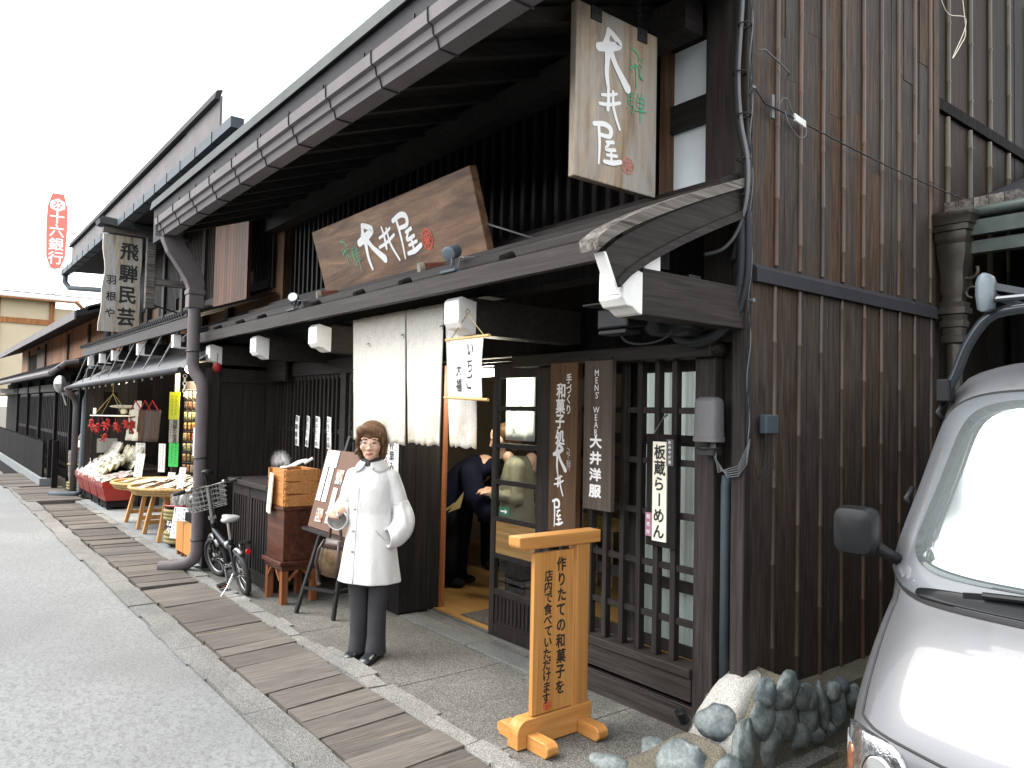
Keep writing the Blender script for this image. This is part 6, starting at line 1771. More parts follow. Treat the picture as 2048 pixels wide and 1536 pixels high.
# ------------------------------------------------------------------ building at the back of the yard
rbld = thing("yard_building", "dark rear building with a copper gutter and ornate downspout beyond the yard", "building", (-.5,6.5,0))
M['copper'] = plain('weathered_copper', (0.050,0.043,0.034), .42, .35, var=.45, scale=7)
M['verdi'] = plain('greenish_copper', (0.085,0.105,0.095), .45, .25, var=.3, scale=6)
m = MB(); m.box(-2.2,4,6.6,10,0,3.3) ; build(m, "wall", M['black'], rbld)
m = MB(); m.prism([(0,0),(2.0,.75),(2.0,.85),(0,.1)], (-2.18,5.38,2.93), (0,1,0), (0,0,1), (7,0,0)); build(m, "roof", M['metaldark'], rbld)
m = MB()
for k in range(5): m.box(-2.19+.09*k,-2.105+.09*k,5.40,5.75,3.03,3.10)
build(m, "ridge_tiles", M['capwood'], rbld)
m = MB(); m.tube([(-2.02,5.33,2.985),(5,5.33,2.985)],.035,10); m.box(-2.05,5,5.30,5.36,2.83,2.925); m.box(-2.02,5,5.34,5.42,2.72,2.80); build(m, "copper_gutter", M['verdi'], rbld, smooth='auto')
m = MB()
def sec(z, hx, hy): return rr(-2.09, 5.30, hx, hy, z, 12, .3)
m.loft([sec(z,h,h*.8) for z, h in ((2.78,.085),(2.80,.095),(2.82,.10),(2.86,.10),(2.865,.115),(2.90,.118),(2.905,.13),(2.955,.14),(2.96,.145),(2.985,.145))]); build(m, "hopper_head", M['copper'], rbld, smooth='auto')
m = MB(); m.loft([sec(z,hx,hx*.8) for z, hx in ((2.40,.062),(2.44,.060),(2.50,.075),(2.56,.070),(2.62,.074),(2.70,.088),(2.78,.092))]); build(m, "downspout_neck", M['copper'], rbld, smooth='auto')
m = MB(); m.loft([sec(z,hx,hx*.85) for z, hx in ((2.13,.055),(2.14,.066),(2.18,.068),(2.185,.058),(2.235,.060),(2.24,.072),(2.28,.075),(2.285,.062),(2.32,.068),(2.325,.088),(2.365,.090),(2.37,.075),(2.40,.080))]); build(m, "downspout_collar", M['copper'], rbld, smooth='auto')
m = MB(); m.tube([(-2.09,5.30,0),(-2.09,5.30,2.13)],.048,12); build(m, "downspout", M['copper'], rbld, smooth='auto')
m = MB(); m.torus((-2.0,5.30,2.60),(0,1,0),.05,.012,16,6,-.5,4.2); m.torus((-1.985,5.30,2.46),(0,1,0),.035,.010,14,6,1.5,6.0); build(m, "scroll_bracket", M['copper'], rbld, smooth=True)
m = MB(); m.box(-1.78,-1.30,5.85,5.895,1.95,2.42); build(m, "white_panel", M['paper'], rbld)
tag(build(MB().tube(smooth_pts([(-2.13,5.10,4.55),(-2.12,5.18,4.40),(-2.12,5.30,4.34),(-2.10,5.50,4.38),(-2.11,5.52,4.30),(-2.12,5.40,4.12),(-2.12,5.36,4.06),(-2.11,5.46,4.18),(-2.11,5.54,4.30),(-2.11,5.48,4.55)]),.0026,6), "loose_cord", M['cream'], smooth=True), "pale loose cord dangling high on the dark rear flank", "cord")

# ------------------------------------------------------------------ silver van
vn = thing("parked_van", "silver minivan with a roof carrier parked nose out beside the timber flank", "van", (-.59,3.6,0))
def m_paint():
    m, n, p = mat_new("silver_paint")
    t = tex_noise(n, coords(n), 900, 2, .5)
    d = tex_noise(n, coords(n), 2.2, 5, .6)
    c = ramp(n, [(0.3,(0.105,0.109,0.117)),(0.7,(0.150,0.155,0.164))], t)
    c = mixc(n, c, ramp(n, [(0.35,(.9,.89,.86)),(.65,(1.04,1.04,1.04))], d), 1.0, 'MULTIPLY')
    n.links.new(c, p.inputs['Base Color']); p.inputs['Metallic'].default_value = .45; p.inputs['Roughness'].default_value = .45
    p.inputs['Coat Weight'].default_value = .35; p.inputs['Coat Roughness'].default_value = .04
    return m
M['paint'] = m_paint()
XC = -.595
ZT = [(.20,2.40,.70),(.30,2.345,.735),(.42,2.33,.742),(.50,2.33,.745),(.58,2.34,.745),(.66,2.37,.747),(.80,2.46,.748),(.95,2.59,.747),(1.02,2.675,.745),(1.05,2.71,.744),(1.2,2.82,.742),(1.4,2.97,.735),(1.6,3.12,.732),(1.72,3.21,.722),(1.80,3.29,.695),(1.85,3.41,.625),(1.88,3.58,.54),(1.893,3.8,.42),(1.90,4.2,.20)]
def at(z):
    for i in range(len(ZT)-1):
        if z <= ZT[i+1][0] or i == len(ZT)-2:
            a, b = ZT[i], ZT[i+1]
            p0, p3 = ZT[max(i-1,0)], ZT[min(i+2,len(ZT)-1)]
            h = b[0]-a[0]; t = (z-a[0])/h; out = []
            for q in (1, 2):      # cubic through the profile points, slopes limited so that it cannot overshoot
                d0 = (b[q]-a[q])/h
                def sl(u, v, w):
                    s1 = (v[q]-u[q])/(v[0]-u[0]) if v[0] > u[0] else d0
                    s2 = (w[q]-v[q])/(w[0]-v[0]) if w[0] > v[0] else d0
                    return 0 if s1*s2 <= 0 else 2*s1*s2/(s1+s2)
                ma = sl(p0, a, b) if i > 0 else d0; mb = sl(a, b, p3) if i < len(ZT)-2 else d0
                t2, t3 = t*t, t*t*t
                out.append((2*t3-3*t2+1)*a[q] + (t3-2*t2+t)*h*ma + (-2*t3+3*t2)*b[q] + (t3-t2)*h*mb)
            return out[0], out[1]
def vs_pt(s, z, off=0.0):
    y, hw = at(z)
    t = abs(s)
    # corner superellipse: bow of the nose plus a rounded corner
    a = t*1.0
    w_ = max(0.0, min(1.0, (z-.98)/.12)); c0 = .68 + .20*w_
    yy = y + (.055-.042*w_)*t*t + (.24-.09*w_)*(1-math.sqrt(max(0, 1-max(0,(t-c0)/(1-c0))**2.2)))
    xx = XC + hw*s*(1-.0*t)
    return Vector((xx, yy, z))
def vs_n(s, z):
    e = .004
    du = vs_pt(min(s+e,1), z) - vs_pt(max(s-e,-1), z); dv = vs_pt(s, z+e) - vs_pt(s, z-e)
    n = du.cross(dv)
    return n.normalized()
m = MB(); rings = []
zz = []
for i in range(len(ZT)-1):
    k = 3 if ZT[i+1][0]-ZT[i][0] > .1 else 2
    zz += [ZT[i][0] + (ZT[i+1][0]-ZT[i][0])*j/k for j in range(k)]
zz.append(ZT[-1][0])
SS = [math.sin(R(-90+180*i/48)) for i in range(49)]
for z in zz:
    y, hw = at(z)
    ring = [Vector((XC-hw, 5.75, z))] + [vs_pt(s, z) for s in SS] + [Vector((XC+hw, 5.75, z))]
    rings.append(ring)
m.loft(rings)
build(m, "body", M['paint'], vn, smooth='auto', angle=45)
def patch(sc, zc, hs, hz, off, name, mat, pw=5.0, skew=0.0, nr=10, na=180, taper=0.0, parent=None, thick=0.0):
    """rounded panel laid over the nose at (sc, zc), raised by off"""
    vs = []; fs = []
    for i in range(nr+1):
        r = min(1.0, i/(nr-1))
        for k in range(na):
            a = 2*math.pi*k/na; c, s_ = math.cos(a), math.sin(a)
            q = (abs(c)**pw + abs(s_)**pw)**(-1/pw)
            u, v = r*q*c, r*q*s_
            z = zc + hz*v
            s = sc + hs*u*(1 + taper*v) + skew*v
            s = max(-.985, min(.985, s))
            o = off - (off+.004 if i == nr else 0)
            vs.append(vs_pt(s, z) + vs_n(s, z)*o)
    for i in range(nr):
        for k in range(na):
            l = (k+1) % na
            fs.append((i*na+k, i*na+l, (i+1)*na+l, (i+1)*na+k))
    m = MB(); m.add(vs, fs)
    m.f = [list(reversed(f)) for f in m.f]
    return build(m, name, mat, parent or vn, smooth=True)
def m_wind():
    m, n, p = mat_new("windscreen_glass")
    p.inputs['Base Color'].default_value = (.50,.56,.57,1); p.inputs['Metallic'].default_value = .82; p.inputs['Roughness'].default_value = .09
    return m
M['windscreen'] = m_wind()
M['seal'] = plain('grey_glass_border', (0.13,0.142,0.152), .4, spec=.3)
M['headlens'] = plain('clear_headlamp', (0.42,0.43,0.44), .08, .9, var=.5, scale=40, bmp=.4)
M['orange'] = plain('amber_lens', (0.34,0.13,0.06), .1, .5)
patch(0, 1.375, .965, .375, .004, "screen_seal", M['rubber'], 7, taper=-.02)
patch(0, 1.375, .955, .362, .008, "screen_border", M['seal'], 7, taper=-.02)
patch(0, 1.395, .855, .312, .012, "windscreen", M['windscreen'], 7, taper=-.03)
patch(0, 1.035, .80, .022, .014, "cowl", M['plasticblack'], 4)
# bonnet shut line and lower edge
def seam(pts, name="bonnet_seam", w=.0045, mat='rubber'):
    m = MB(); m.tube([vs_pt(s, z) + vs_n(s, z)*.0005 for s, z in pts], w, 6); return build(m, name, M[mat], vn, smooth=True)
def interp(P, k=8):
    return [(P[i][0]+(P[i+1][0]-P[i][0])*j/k, P[i][1]+(P[i+1][1]-P[i][1])*j/k) for i in range(len(P)-1) for j in range(k)] + [P[-1]]
L = [(-.90,1.03),(-.905,.96),(-.895,.85),(-.885,.74),(-.875,.665),(-.80,.65),(-.5,.625),(0,.615),(.5,.625),(.80,.65),(.875,.665),(.885,.74),(.895,.85),(.905,.96),(.90,1.03)]
seam(interp(L))
for sg in (-1, 1):
    h = patch(sg*.795, .515, .185, .124, .010, "headlight", M['headlens'], 3.2, skew=sg*.015)
    patch(sg*.745, .50, .075, .088, .014, "headlight_reflector", M['chrome'], 2.2, parent=h)
    patch(sg*.905, .49, .022, .080, .014, "indicator", M['orange'], 3, parent=h)
    m = MB()
    for k in range(9):
        s = sg*(.90+.009*k); m.tube([vs_pt(s,.42)+vs_n(s,.42)*.012, vs_pt(s,.58)+vs_n(s,.58)*.012],.0022,5)
    build(m, "lens_rib", M['chrome'], vn, parent=None) if False else build(m, "lens_rib", M['chrome'], h)
seam(interp([(-.985,.375),(-.6,.36),(0,.355),(.6,.36),(.985,.375)]), "bumper_seam")
patch(0, .45, .42, .075, .008, "grille", M['plasticblack'], 6)
# door mirror on a stalk
m = MB(); m.loft([[Vector((-1.395+.0*i,2.70+dy,1.222)) + Vector((.078*math.copysign(abs(math.cos(a))**.45,math.cos(a))*k, 0, .088*math.copysign(abs(math.sin(a))**.45,math.sin(a))*k)) for a in [2*math.pi*j/20 for j in range(20)]] for i, (dy, k) in enumerate(((-.045,.55),(-.035,.90),(-.01,1.0),(.02,1.0),(.03,.93)))])
mi_ = build(m, "mirror", M['plasticblack'], vn, smooth='auto', fix=True)
m = MB(); m.box(-1.455,-1.335,2.732,2.736,1.15,1.295); build(m, "mirror_glass", M['chrome'], vn, parent=None) if False else build(m, "mirror_glass", M['chrome'], mi_)
m = MB(); m.tube([(-1.36,2.715,1.19),(-1.31,2.74,1.15),(-1.29,2.80,1.12)],.022,8); build(m, "mirror_arm", M['plasticblack'], mi_, smooth=True)
# wiper
m = MB(); m.tube([vs_pt(-.10,1.05)+Vector((0,-.035,.015)), vs_pt(-.35,1.07)+Vector((0,-.035,.01)), vs_pt(-.52,1.065)+Vector((0,-.03,.005))],.011,8); m.bar(vs_pt(-.60,1.058)+Vector((0,-.022,.0)), vs_pt(-.1,1.10)+Vector((0,-.03,.0)),.010,.018); build(m, "wiper", M['plasticblack'], vn)
m = MB(); m.tube([vs_pt(-.30,1.10)+vs_n(-.3,1.1)*.015, vs_pt(-.325,1.40)+vs_n(-.3,1.4)*.015, vs_pt(-.29,1.68)+vs_n(-.3,1.68)*.015],.0022,5); build(m, "aerial_wire", M['cable'], vn)
for s, z in ((-.955,1.66),(-.965,1.33)):
    m = MB(); m.tube([vs_pt(s,z)+Vector((-.012,-.01,-.03)), vs_pt(s,z)+Vector((-.03,-.015,0)), vs_pt(s,z+.02)+Vector((-.02,0,.02))],.011,7); build(m, "visor_clip", M['plasticblack'], vn, smooth=True)
# roof carrier
M['railpaint'] = plain('dark_blue_carrier', (0.030,0.036,0.042), .2, .3)
rk = thing("roof_carrier", "dark tubular carrier mounted on the roof of the silver van", "roof rack", (-.59,3.3,1.9))
for yy in (3.2,3.95,4.7):
    m = MB(); P = [(-1.30,1.74),(-1.262,1.80),(-1.225,1.90),(-1.19,1.965),(-1.145,2.02),(-1.08,2.045),(-.9,2.05)]
    m.tube(smooth_pts([(x,yy,z) for x, z in P] + [(2*XC-x,yy,z) for x, z in reversed(P)],3),.021,8); build(m, "cross_bow", M['railpaint'], rk, smooth=True)
    for sg in (-1,1):
        m = MB(); x = XC+sg*.70; m.box(x-.025,x+.025,yy-.035,yy+.035,1.70,1.79); build(m, "clamp", M['plasticblack'], rk, bevel=.006)
m = MB(); m.tube([(-1.13,3.16,2.085),(XC*2+1.13,3.16,2.085)],.012,8); build(m, "front_bar", M['railpaint'], rk)
m = MB(); m.loft([rr(-1.135,3.16,hx,.03,z,14,.6) for z, hx in ((2.04,.012),(2.05,.026),(2.10,.033),(2.15,.033),(2.175,.024),(2.185,.008))]); build(m, "end_stop", M['spotgrey'], rk, smooth='auto')
m = MB(); m.bar((-1.11,3.17,2.135),(-.90,3.25,2.07),.02,.025); m.tube([(-1.12,3.16,2.10),(-1.12,4.9,2.09)],.014,8); build(m, "side_rail", M['railpaint'], rk)
for sg in (-1,1):
    for yy in (3.05,5.0):
        x = XC+sg*.66
        m = MB(); m.torus((x,yy,.29),(1,0,0),.21,.085,24,10); w_ = build(m, "wheel", M['rubber'], vn, smooth=True)
        m = MB(); m.cyl((x-.05,yy,.29),(x+.05,yy,.29),.15,18); build(m, "rim", M['steel'], w_)
# ------------------------------------------------------------------ people
def remesh(m, name, voxel=.006, smooth=6, fac=.5):
    me = m.mesh(name + "_src")
    o = bpy.data.objects.new("remesh_src", me); COL.objects.link(o)
    r = o.modifiers.new("r", 'REMESH'); r.mode = 'VOXEL'; r.voxel_size = voxel
    if smooth:
        s_ = o.modifiers.new("s", 'SMOOTH'); s_.iterations = smooth; s_.factor = fac
    bpy.context.view_layer.update()
    dg = bpy.context.evaluated_depsgraph_get()
    out = bpy.data.meshes.new_from_object(o.evaluated_get(dg)); out.name = name
    bpy.data.objects.remove(o); bpy.data.meshes.remove(me)
    out.materials.clear()
    return out
def limb(m, pts, rs, n=14):
    m.tube(pts, rs, n)
    for p, r in zip(pts, rs): m.ell(p, r, 14, 10)
def ering(cx, cy, z, hx, hy, n=40, pw=1.0, f=None):
    out = []
    for k in range(n):
        a = 2*math.pi*k/n
        r = 1.0 if f is None else f(a, z)
        c, s_ = math.cos(a), math.sin(a)
        out.append((cx + hx*r*math.copysign(abs(c)**pw, c), cy + hy*r*math.copysign(abs(s_)**pw, s_), z))
    return out
def head_parts(m, c, yaw=0.0, s=1.0, tilt=0.0):
    """skull, jaw, nose, ears, neck root; face looks along -Y turned by yaw"""
    rm = Euler((tilt, 0, yaw)).to_matrix()
    def P(x, y, z): return Vector(c) + rm @ Vector((x*s, y*s, z*s))
    def E_(p, r, rot=None): m.ell(P(*p), tuple(q*s for q in r), 16, 12, rm if rot is None else rm @ rot)
    E_((0,.010,.045),(.070,.086,.082)); E_((0,-.022,-.005),(.062,.062,.080)); E_((0,-.040,-.055),(.044,.042,.040)); E_((0,-.060,-.078),(.024,.020,.018))
    for sx in (-1,1):
        E_((sx*.036,-.055,-.016),(.026,.024,.026)); E_((sx*.071,.012,.000),(.010,.018,.030)); E_((sx*.030,-.066,.034),(.026,.012,.010))
    E_((0,-.082,-.012),(.0095,.012,.028)); E_((0,-.092,-.026),(.014,.011,.011))
    for sx in (-1,1): E_((sx*.011,-.084,-.029),(.009,.009,.008))
    E_((0,-.077,-.052),(.021,.009,.006)); E_((0,-.074,-.061),(.017,.009,.006))
    return P, rm

wm = thing("person", "woman in a white bell-sleeved coat and dark grey trousers standing before the easel", "person", (-4.53,2.385,.006), rotz=R(35.7))
def wp(m, name, mat, **k): return build(m, name, mat, k.pop('parent', wm), local=True, **k)
HC = Vector((.005,-.022,1.392)); YAW = R(17)
mb2 = MB()
HS = 1.06
P, rm = head_parts(mb2, HC, YAW, HS)
limb(mb2, [(0,.018,1.13),(0,.010,1.24),(.003,-.002,1.33)], [.062,.047,.046])
# torso, hips, legs
mb2.loft([ering(0,.012,z,hx,hy) for z, hx, hy in ((.66,.12,.09),(.72,.150,.105),(.80,.155,.105),(.92,.125,.088),(1.02,.145,.10),(1.12,.155,.098),(1.19,.15,.08),(1.23,.08,.06))])
for sx in (-1,1): limb(mb2, [(sx*.070,.01,.70),(sx*.068,.0,.40),(sx*.063,.015,.09),(sx*.063,.01,.05)], [.075,.046,.034,.032])
# her left arm, hand in the pocket
limb(mb2, [(.142,.015,1.180),(.198,.034,.985),(.205,.0,.86)], [.040,.034,.026])
# her right arm, forearm raised in front
limb(mb2, [(-.142,.015,1.180),(-.196,.018,.965),(-.165,-.165,.935)], [.040,.034,.023])
# right hand: palm and five bent fingers closed round a small packet
hw = Vector((-.158,-.195,.945))
mb2.ell(hw + Vector((.006,-.022,.008)), (.024,.036,.018), 12, 8, Euler((.2,0,-.25)).to_matrix())
for k, L_ in enumerate((.034,.039,.037,.029)):
    b = hw + Vector((.020-.016*k, -.048, .012)); q = b + Vector((.012,-L_*.55,-.006)); e = q + Vector((.022,-.004,-.018)); t_ = e + Vector((.010,.012,-.010))
    limb(mb2, [b,q,e,t_], [.0088,.0082,.0075,.0065], 8)
limb(mb2, [hw + Vector((.024,-.008,.010)), hw + Vector((.042,-.030,.016)), hw + Vector((.040,-.052,.004))], [.010,.009,.0075], 8)
body_me = remesh(mb2, "body", .0042, 5)
wp(body_me, "body", M['skin'], smooth=True)
# face
M['eyedark'] = plain('eye_dark', (0.012,0.009,0.008), .25); M['lip'] = plain('lips', (0.42,0.13,0.11), .45); M['brow'] = plain('eyebrow', (0.06,0.030,0.018), .8)
def fp(x, y, z): return P(x, y, z)
for sx in (-1,1):
    m = MB(); m.tube([fp(sx*.017,-.0785,.008), fp(sx*.028,-.0800,.0115), fp(sx*.040,-.0745,.0095)], [.0022,.0042,.0022], 8); wp(m, "eye", M['eyedark'], smooth=True)
    m = MB(); m.tube([fp(sx*.014,-.0800,.031), fp(sx*.030,-.0795,.036), fp(sx*.048,-.070,.030)], [.0022,.0034,.0015], 7); wp(m, "eyebrow", M['brow'], smooth=True)
m = MB(); m.tube([fp(-.024,-.0800,-.056), fp(-.010,-.0865,-.0535), fp(0,-.0870,-.0550), fp(.010,-.0865,-.0535), fp(.024,-.0800,-.056)], [.0012,.0042,.0046,.0042,.0012], 8); m.tube([fp(-.020,-.080,-.059), fp(0,-.0862,-.0615), fp(.020,-.080,-.059)], [.0012,.0048,.0012], 8); wp(m, "mouth", M['lip'], smooth=True)
gl = MB()
for sx in (-1,1):
    gl.tube([fp(sx*(.031+.024*math.cos(a)), -.0905+.010*abs(math.cos(a)+.0)*(1 if math.cos(a) > 0 else 0), .006+.0165*math.sin(a)) for a in [2*math.pi*k/20 for k in range(20)]], .0013, 6, closed=True)
    gl.tube([fp(sx*.054,-.080,.010), fp(sx*.074,-.02,.012), fp(sx*.080,.02,.008)], .0013, 6)
gl.tube([fp(-.008,-.0915,.010), fp(0,-.0935,.012), fp(.008,-.0915,.010)], .0013, 6)
wp(gl, "glasses", M['steel'], smooth=True)
# hair: crown, side-swept fringe, sides tapering in to the jaw
hm = MB()
def he(p, r, rot=None): hm.ell(P(*p), tuple(q*HS for q in r), 20, 16, rm if rot is None else rm @ rot)
he((0,.022,.052),(.092,.100,.098)); he((0,.052,.00),(.084,.072,.095)); he((.0,.062,-.055),(.066,.050,.050))
for sx in (-1,1):
    he((sx*.076,.020,.020),(.026,.062,.078)); he((sx*.073,.020,-.030),(.022,.048,.055)); he((sx*.066,.030,-.070),(.022,.036,.032)); he((sx*.076,-.028,.034),(.018,.036,.052), Euler((0,R(-8*sx),0)).to_matrix())
he((.010,-.052,.088),(.074,.040,.034), Euler((0,R(16),0)).to_matrix()); he((.052,-.056,.066),(.034,.026,.038), Euler((0,R(35),0)).to_matrix()); he((-.056,-.048,.080),(.034,.036,.036), Euler((0,R(-30),0)).to_matrix()); he((.022,-.072,.070),(.046,.014,.022), Euler((0,R(24),0)).to_matrix())
he((-.086,-.012,-.045),(.012,.026,.028), Euler((0,R(25),0)).to_matrix())
wp(remesh(hm, "hair", .0038, 9), "hair", M['hair'], smooth=True)
# coat: flared body, rounded collar open at the throat, bell sleeves
def m_coat():
    m, n, p = mat_new("white_wool")
    a = tex_noise(n, coords(n), 300, 3, .7); b = tex_noise(n, coords(n, (1,1,.45)), 7.5, 3, .5, .6)
    c = ramp(n, [(0.3,(0.60,0.598,0.585)),(0.7,(0.69,0.687,0.672))], a)
    n.links.new(c, p.inputs['Base Color']); p.inputs['Roughness'].default_value = .9; p.inputs['Specular IOR Level'].default_value = .12
    p.inputs['Sheen Weight'].default_value = .2
    ad = n.nodes.new("ShaderNodeMath"); ad.operation = 'MULTIPLY_ADD'; n.links.new(a, ad.inputs[0]); ad.inputs[1].default_value = .06; n.links.new(b, ad.inputs[2])
    bump(n, p, ad.outputs[0], .55, .03)
    return m
M['coat'] = m_coat()
ct = MB()
def fold(a, z):
    k = max(0, (.95-z)/.45)
    return 1 + .032*k*math.sin(a*5+1.2) + .020*k*math.sin(a*9+.4)
ct.loft([ering(0,.012,z,hx,hy,60,.92,fold) for z, hx, hy in ((.492,.204,.160),(.497,.206,.162),(.58,.194,.150),(.68,.180,.138),(.78,.166,.127),(.88,.151,.114),(.94,.146,.110),(1.02,.150,.114),(1.10,.157,.116),(1.16,.160,.106),(1.20,.148,.092),(1.235,.105,.076),(1.262,.070,.064),(1.285,.062,.060))])
for sx in (-1,1): ct.ell((sx*.132,.012,1.188),(.042,.050,.040),16,12)
def sleeve(pts, rs): limb(ct, pts, rs, 18)
sleeve([(.142,.015,1.180),(.176,.026,1.09),(.200,.034,.995)], [.050,.050,.053])
sleeve([(-.142,.015,1.180),(-.174,.022,1.09),(-.192,.020,.995)], [.050,.050,.052])
coat_me = remesh(ct, "coat", .0048, 3)
co_ = wp(coat_me, "coat", M['coat'], smooth=True)
def bell(pts, rs, fl):
    """gathered lower sleeve: rings square to the path, pleats fading in from the seam, hem left open"""
    Pq = smooth_pts(pts, 5); nq = len(Pq); m = MB(); rings = []
    for i, p in enumerate(Pq):
        t = i/(nq-1); f = t*(len(rs)-1); k = min(int(f), len(rs)-2); r = rs[k]+(rs[k+1]-rs[k])*(f-k)
        d = (Pq[min(i+1,nq-1)]-Pq[max(i-1,0)]).normalized(); u = d.cross(Vector((0,1,0.2))).normalized(); v = d.cross(u)
        rings.append([p + (u*math.cos(a)+v*math.sin(a))*r*(1 + .055*math.sin(math.pi*min(1,t*1.5))*math.sin(a*7+fl) + .03*t*math.sin(a*4+fl*2)) for a in [2*math.pi*q/56 for q in range(56)]])
    m.loft(rings, cap=False)
    o = wp(m, "bell_sleeve", M['coat'], parent=co_, smooth=True); md = o.modifiers.new("solid",'SOLIDIFY'); md.thickness = .006; md.offset = -1
    m = MB(); m.add([p for p in rings[0]] , [tuple(range(55,-1,-1))]); return o
bell([(.196,.033,1.012),(.208,.034,.975),(.226,.028,.915),(.228,.004,.855),(.200,-.045,.805),(.165,-.085,.795)], [.054,.060,.071,.077,.072,.060], .5)
bell([(-.190,.020,1.012),(-.198,.016,.975),(-.208,-.008,.930),(-.204,-.050,.895),(-.188,-.105,.892)], [.054,.060,.068,.070,.066], 1.9)
m = MB()   # rounded collar lying open at the front
def col(u, v):
    a = -math.pi/2 + .30 + (2*math.pi-.50)*u      # starts at her left of the throat, goes round the back
    c, s_ = math.cos(a), math.sin(a)
    ed = min(1.0, min(u, 1-u)/.10); w = v*(.55+.45*math.sqrt(ed))
    fr = max(0, -s_)
    rx, ry = .060 + .062*w, .056 + .054*w
    return (rx*c, .006 + ry*s_, 1.290 - .010*fr - (.046 + .030*fr)*w*w - .012*w + .004)
m.grid(col, 56, 10)
o = wp(m, "collar", M['coat'], parent=co_, smooth=True); md = o.modifiers.new("solid",'SOLIDIFY'); md.thickness = .009; md.offset = 1
def front(z, x):   # a point on the coat's front
    t = max(0, min(1, (1.10-z)/.6)); hx = .157 + .040*t; hy = .116 + .040*t
    return Vector((x, .012 - hy*math.sqrt(max(0, 1-(x/hx)**2)), z))
M['coatseam'] = plain('coat_seam', (0.42,0.41,0.39), .9)
m = MB(); m.tube([front(z, -.035-.012*(1.2-z)) + Vector((0,-.0035,0)) for z in [.497+.05*k for k in range(15)]], .0022, 6)
wp(m, "front_edge", M['coatseam'], parent=co_, smooth=True)
m = MB()
for z in (.70,.83,.97): m.ell(front(z,-.062) + Vector((0,-.002,0)), (.009,.004,.009), 12, 8)
wp(m, "button", M['steel'], parent=co_, smooth=True)
for x, y, z in ((.197,.033,1.008),(-.190,.020,1.008)):
    m = MB(); m.torus((x,y,z),(.25,.05,-1),.0545,.0016,28,6); wp(m, "sleeve_seam", M['coatseam'], parent=co_)
m = MB(); m.torus((.062,-.100,1.240),(.3,-1,.8),.010,.003,14,6); m.ell((.062,-.100,1.240),(.006,.005,.006),8,6); wp(m, "brooch", M['steel'], parent=co_, smooth=True)
m = MB(); m.tube([(.088,-.098,.84),(.150,-.072,.775)],.003,6); wp(m, "pocket_edge", M['coatseam'], parent=co_)
m = MB(); m.torus((0,.004,1.288),(0,-.15,1),.052,.020,20,8); m.ell((0,-.045,1.262),(.026,.018,.030),12,8)
M['scarf'] = m_pack("patterned_scarf", [(.02,.02,.025),(.05,.05,.06),(.02,.02,.02),(.22,.20,.19),(.03,.03,.035)], .8)
wp(m, "scarf", M['scarf'], smooth=True)
# trousers, shoes
M['trouser'] = plain('charcoal_cloth', (0.047,0.047,0.052), .85, var=.12, scale=160, spec=.15, bmp=.2)
tr = MB()
tr.loft([ering(0,.012,z,hx,hy) for z, hx, hy in ((.62,.165,.11),(.70,.165,.115),(.80,.15,.11))])
for sx in (-1,1):
    fo = lambda a, z, sx=sx: 1 + .035*math.sin(a*3+sx+z*9)*(1 if z < .35 else .3)
    tr.loft([ering(sx*(.074 if z > .3 else .064), yy, z, hx, hy, 30, .9, fo) for z, hx, hy, yy in ((.022,.061,.092,-.0),(.06,.058,.086,.0),(.15,.055,.074,.008),(.30,.057,.068,.008),(.45,.066,.076,.006),(.62,.082,.094,.01),(.70,.080,.10,.012))])
wp(remesh(tr, "trousers", .0065, 4), "trousers", M['trouser'], smooth=True)
M['shoe'] = plain('black_leather', (0.018,0.021,0.024), .28, var=.2)
for sx, dy in ((-1,.012),(1,-.03)):
    s_ = MB(); yaw = sx*.10
    s_.loft([[(sx*.064 + x*1.0 + sx*.02*(-y)*2, y+dy, z) for x, z in [(w*math.cos(a)*1.0, max(.010, h*.5 + h*.5*math.sin(a))) for a in [2*math.pi*k/18 for k in range(18)]]] for y, w, h in ((.085,.018,.05),(.075,.032,.07),(.03,.037,.078),(-.03,.040,.068),(-.08,.046,.052),(-.12,.044,.044),(-.145,.034,.036),(-.158,.014,.022))])
    sh = wp(s_, "shoe", M['shoe'], smooth=True, fix=True)
    s_ = MB(); s_.prism([(sx*.064+x + sx*.02*(-y)*2, y+dy) for x, y in ((-.028,.085),(.028,.085),(.036,0),(.048,-.085),(.034,-.148),(0,-.162),(-.034,-.148),(-.048,-.085),(-.036,0))][::-1], (0,0,-.004), (1,0,0), (0,1,0), (0,0,.014)); wp(s_, "sole", M['rubber'], parent=sh, fix=True)
wi = Matrix.Translation((-4.53,2.385,.006)) @ Matrix.Rotation(R(35.7), 4, 'Z')
def wpos(x, y, z): return wi @ Vector((x, y, z))
t = thing("small_packet", "small pale wrapped packet pinched in the woman's raised hand", "packet", wpos(-.125,-.245,.935), rotz=R(35.7))
build(MB().ell((0,0,0),(.026,.014,.020),12,8).ell((.018,-.004,.006),(.012,.010,.016),10,6), "wrapping", plain('pinkish_wrap',(.62,.52,.52),.35), t, local=True, smooth=True)
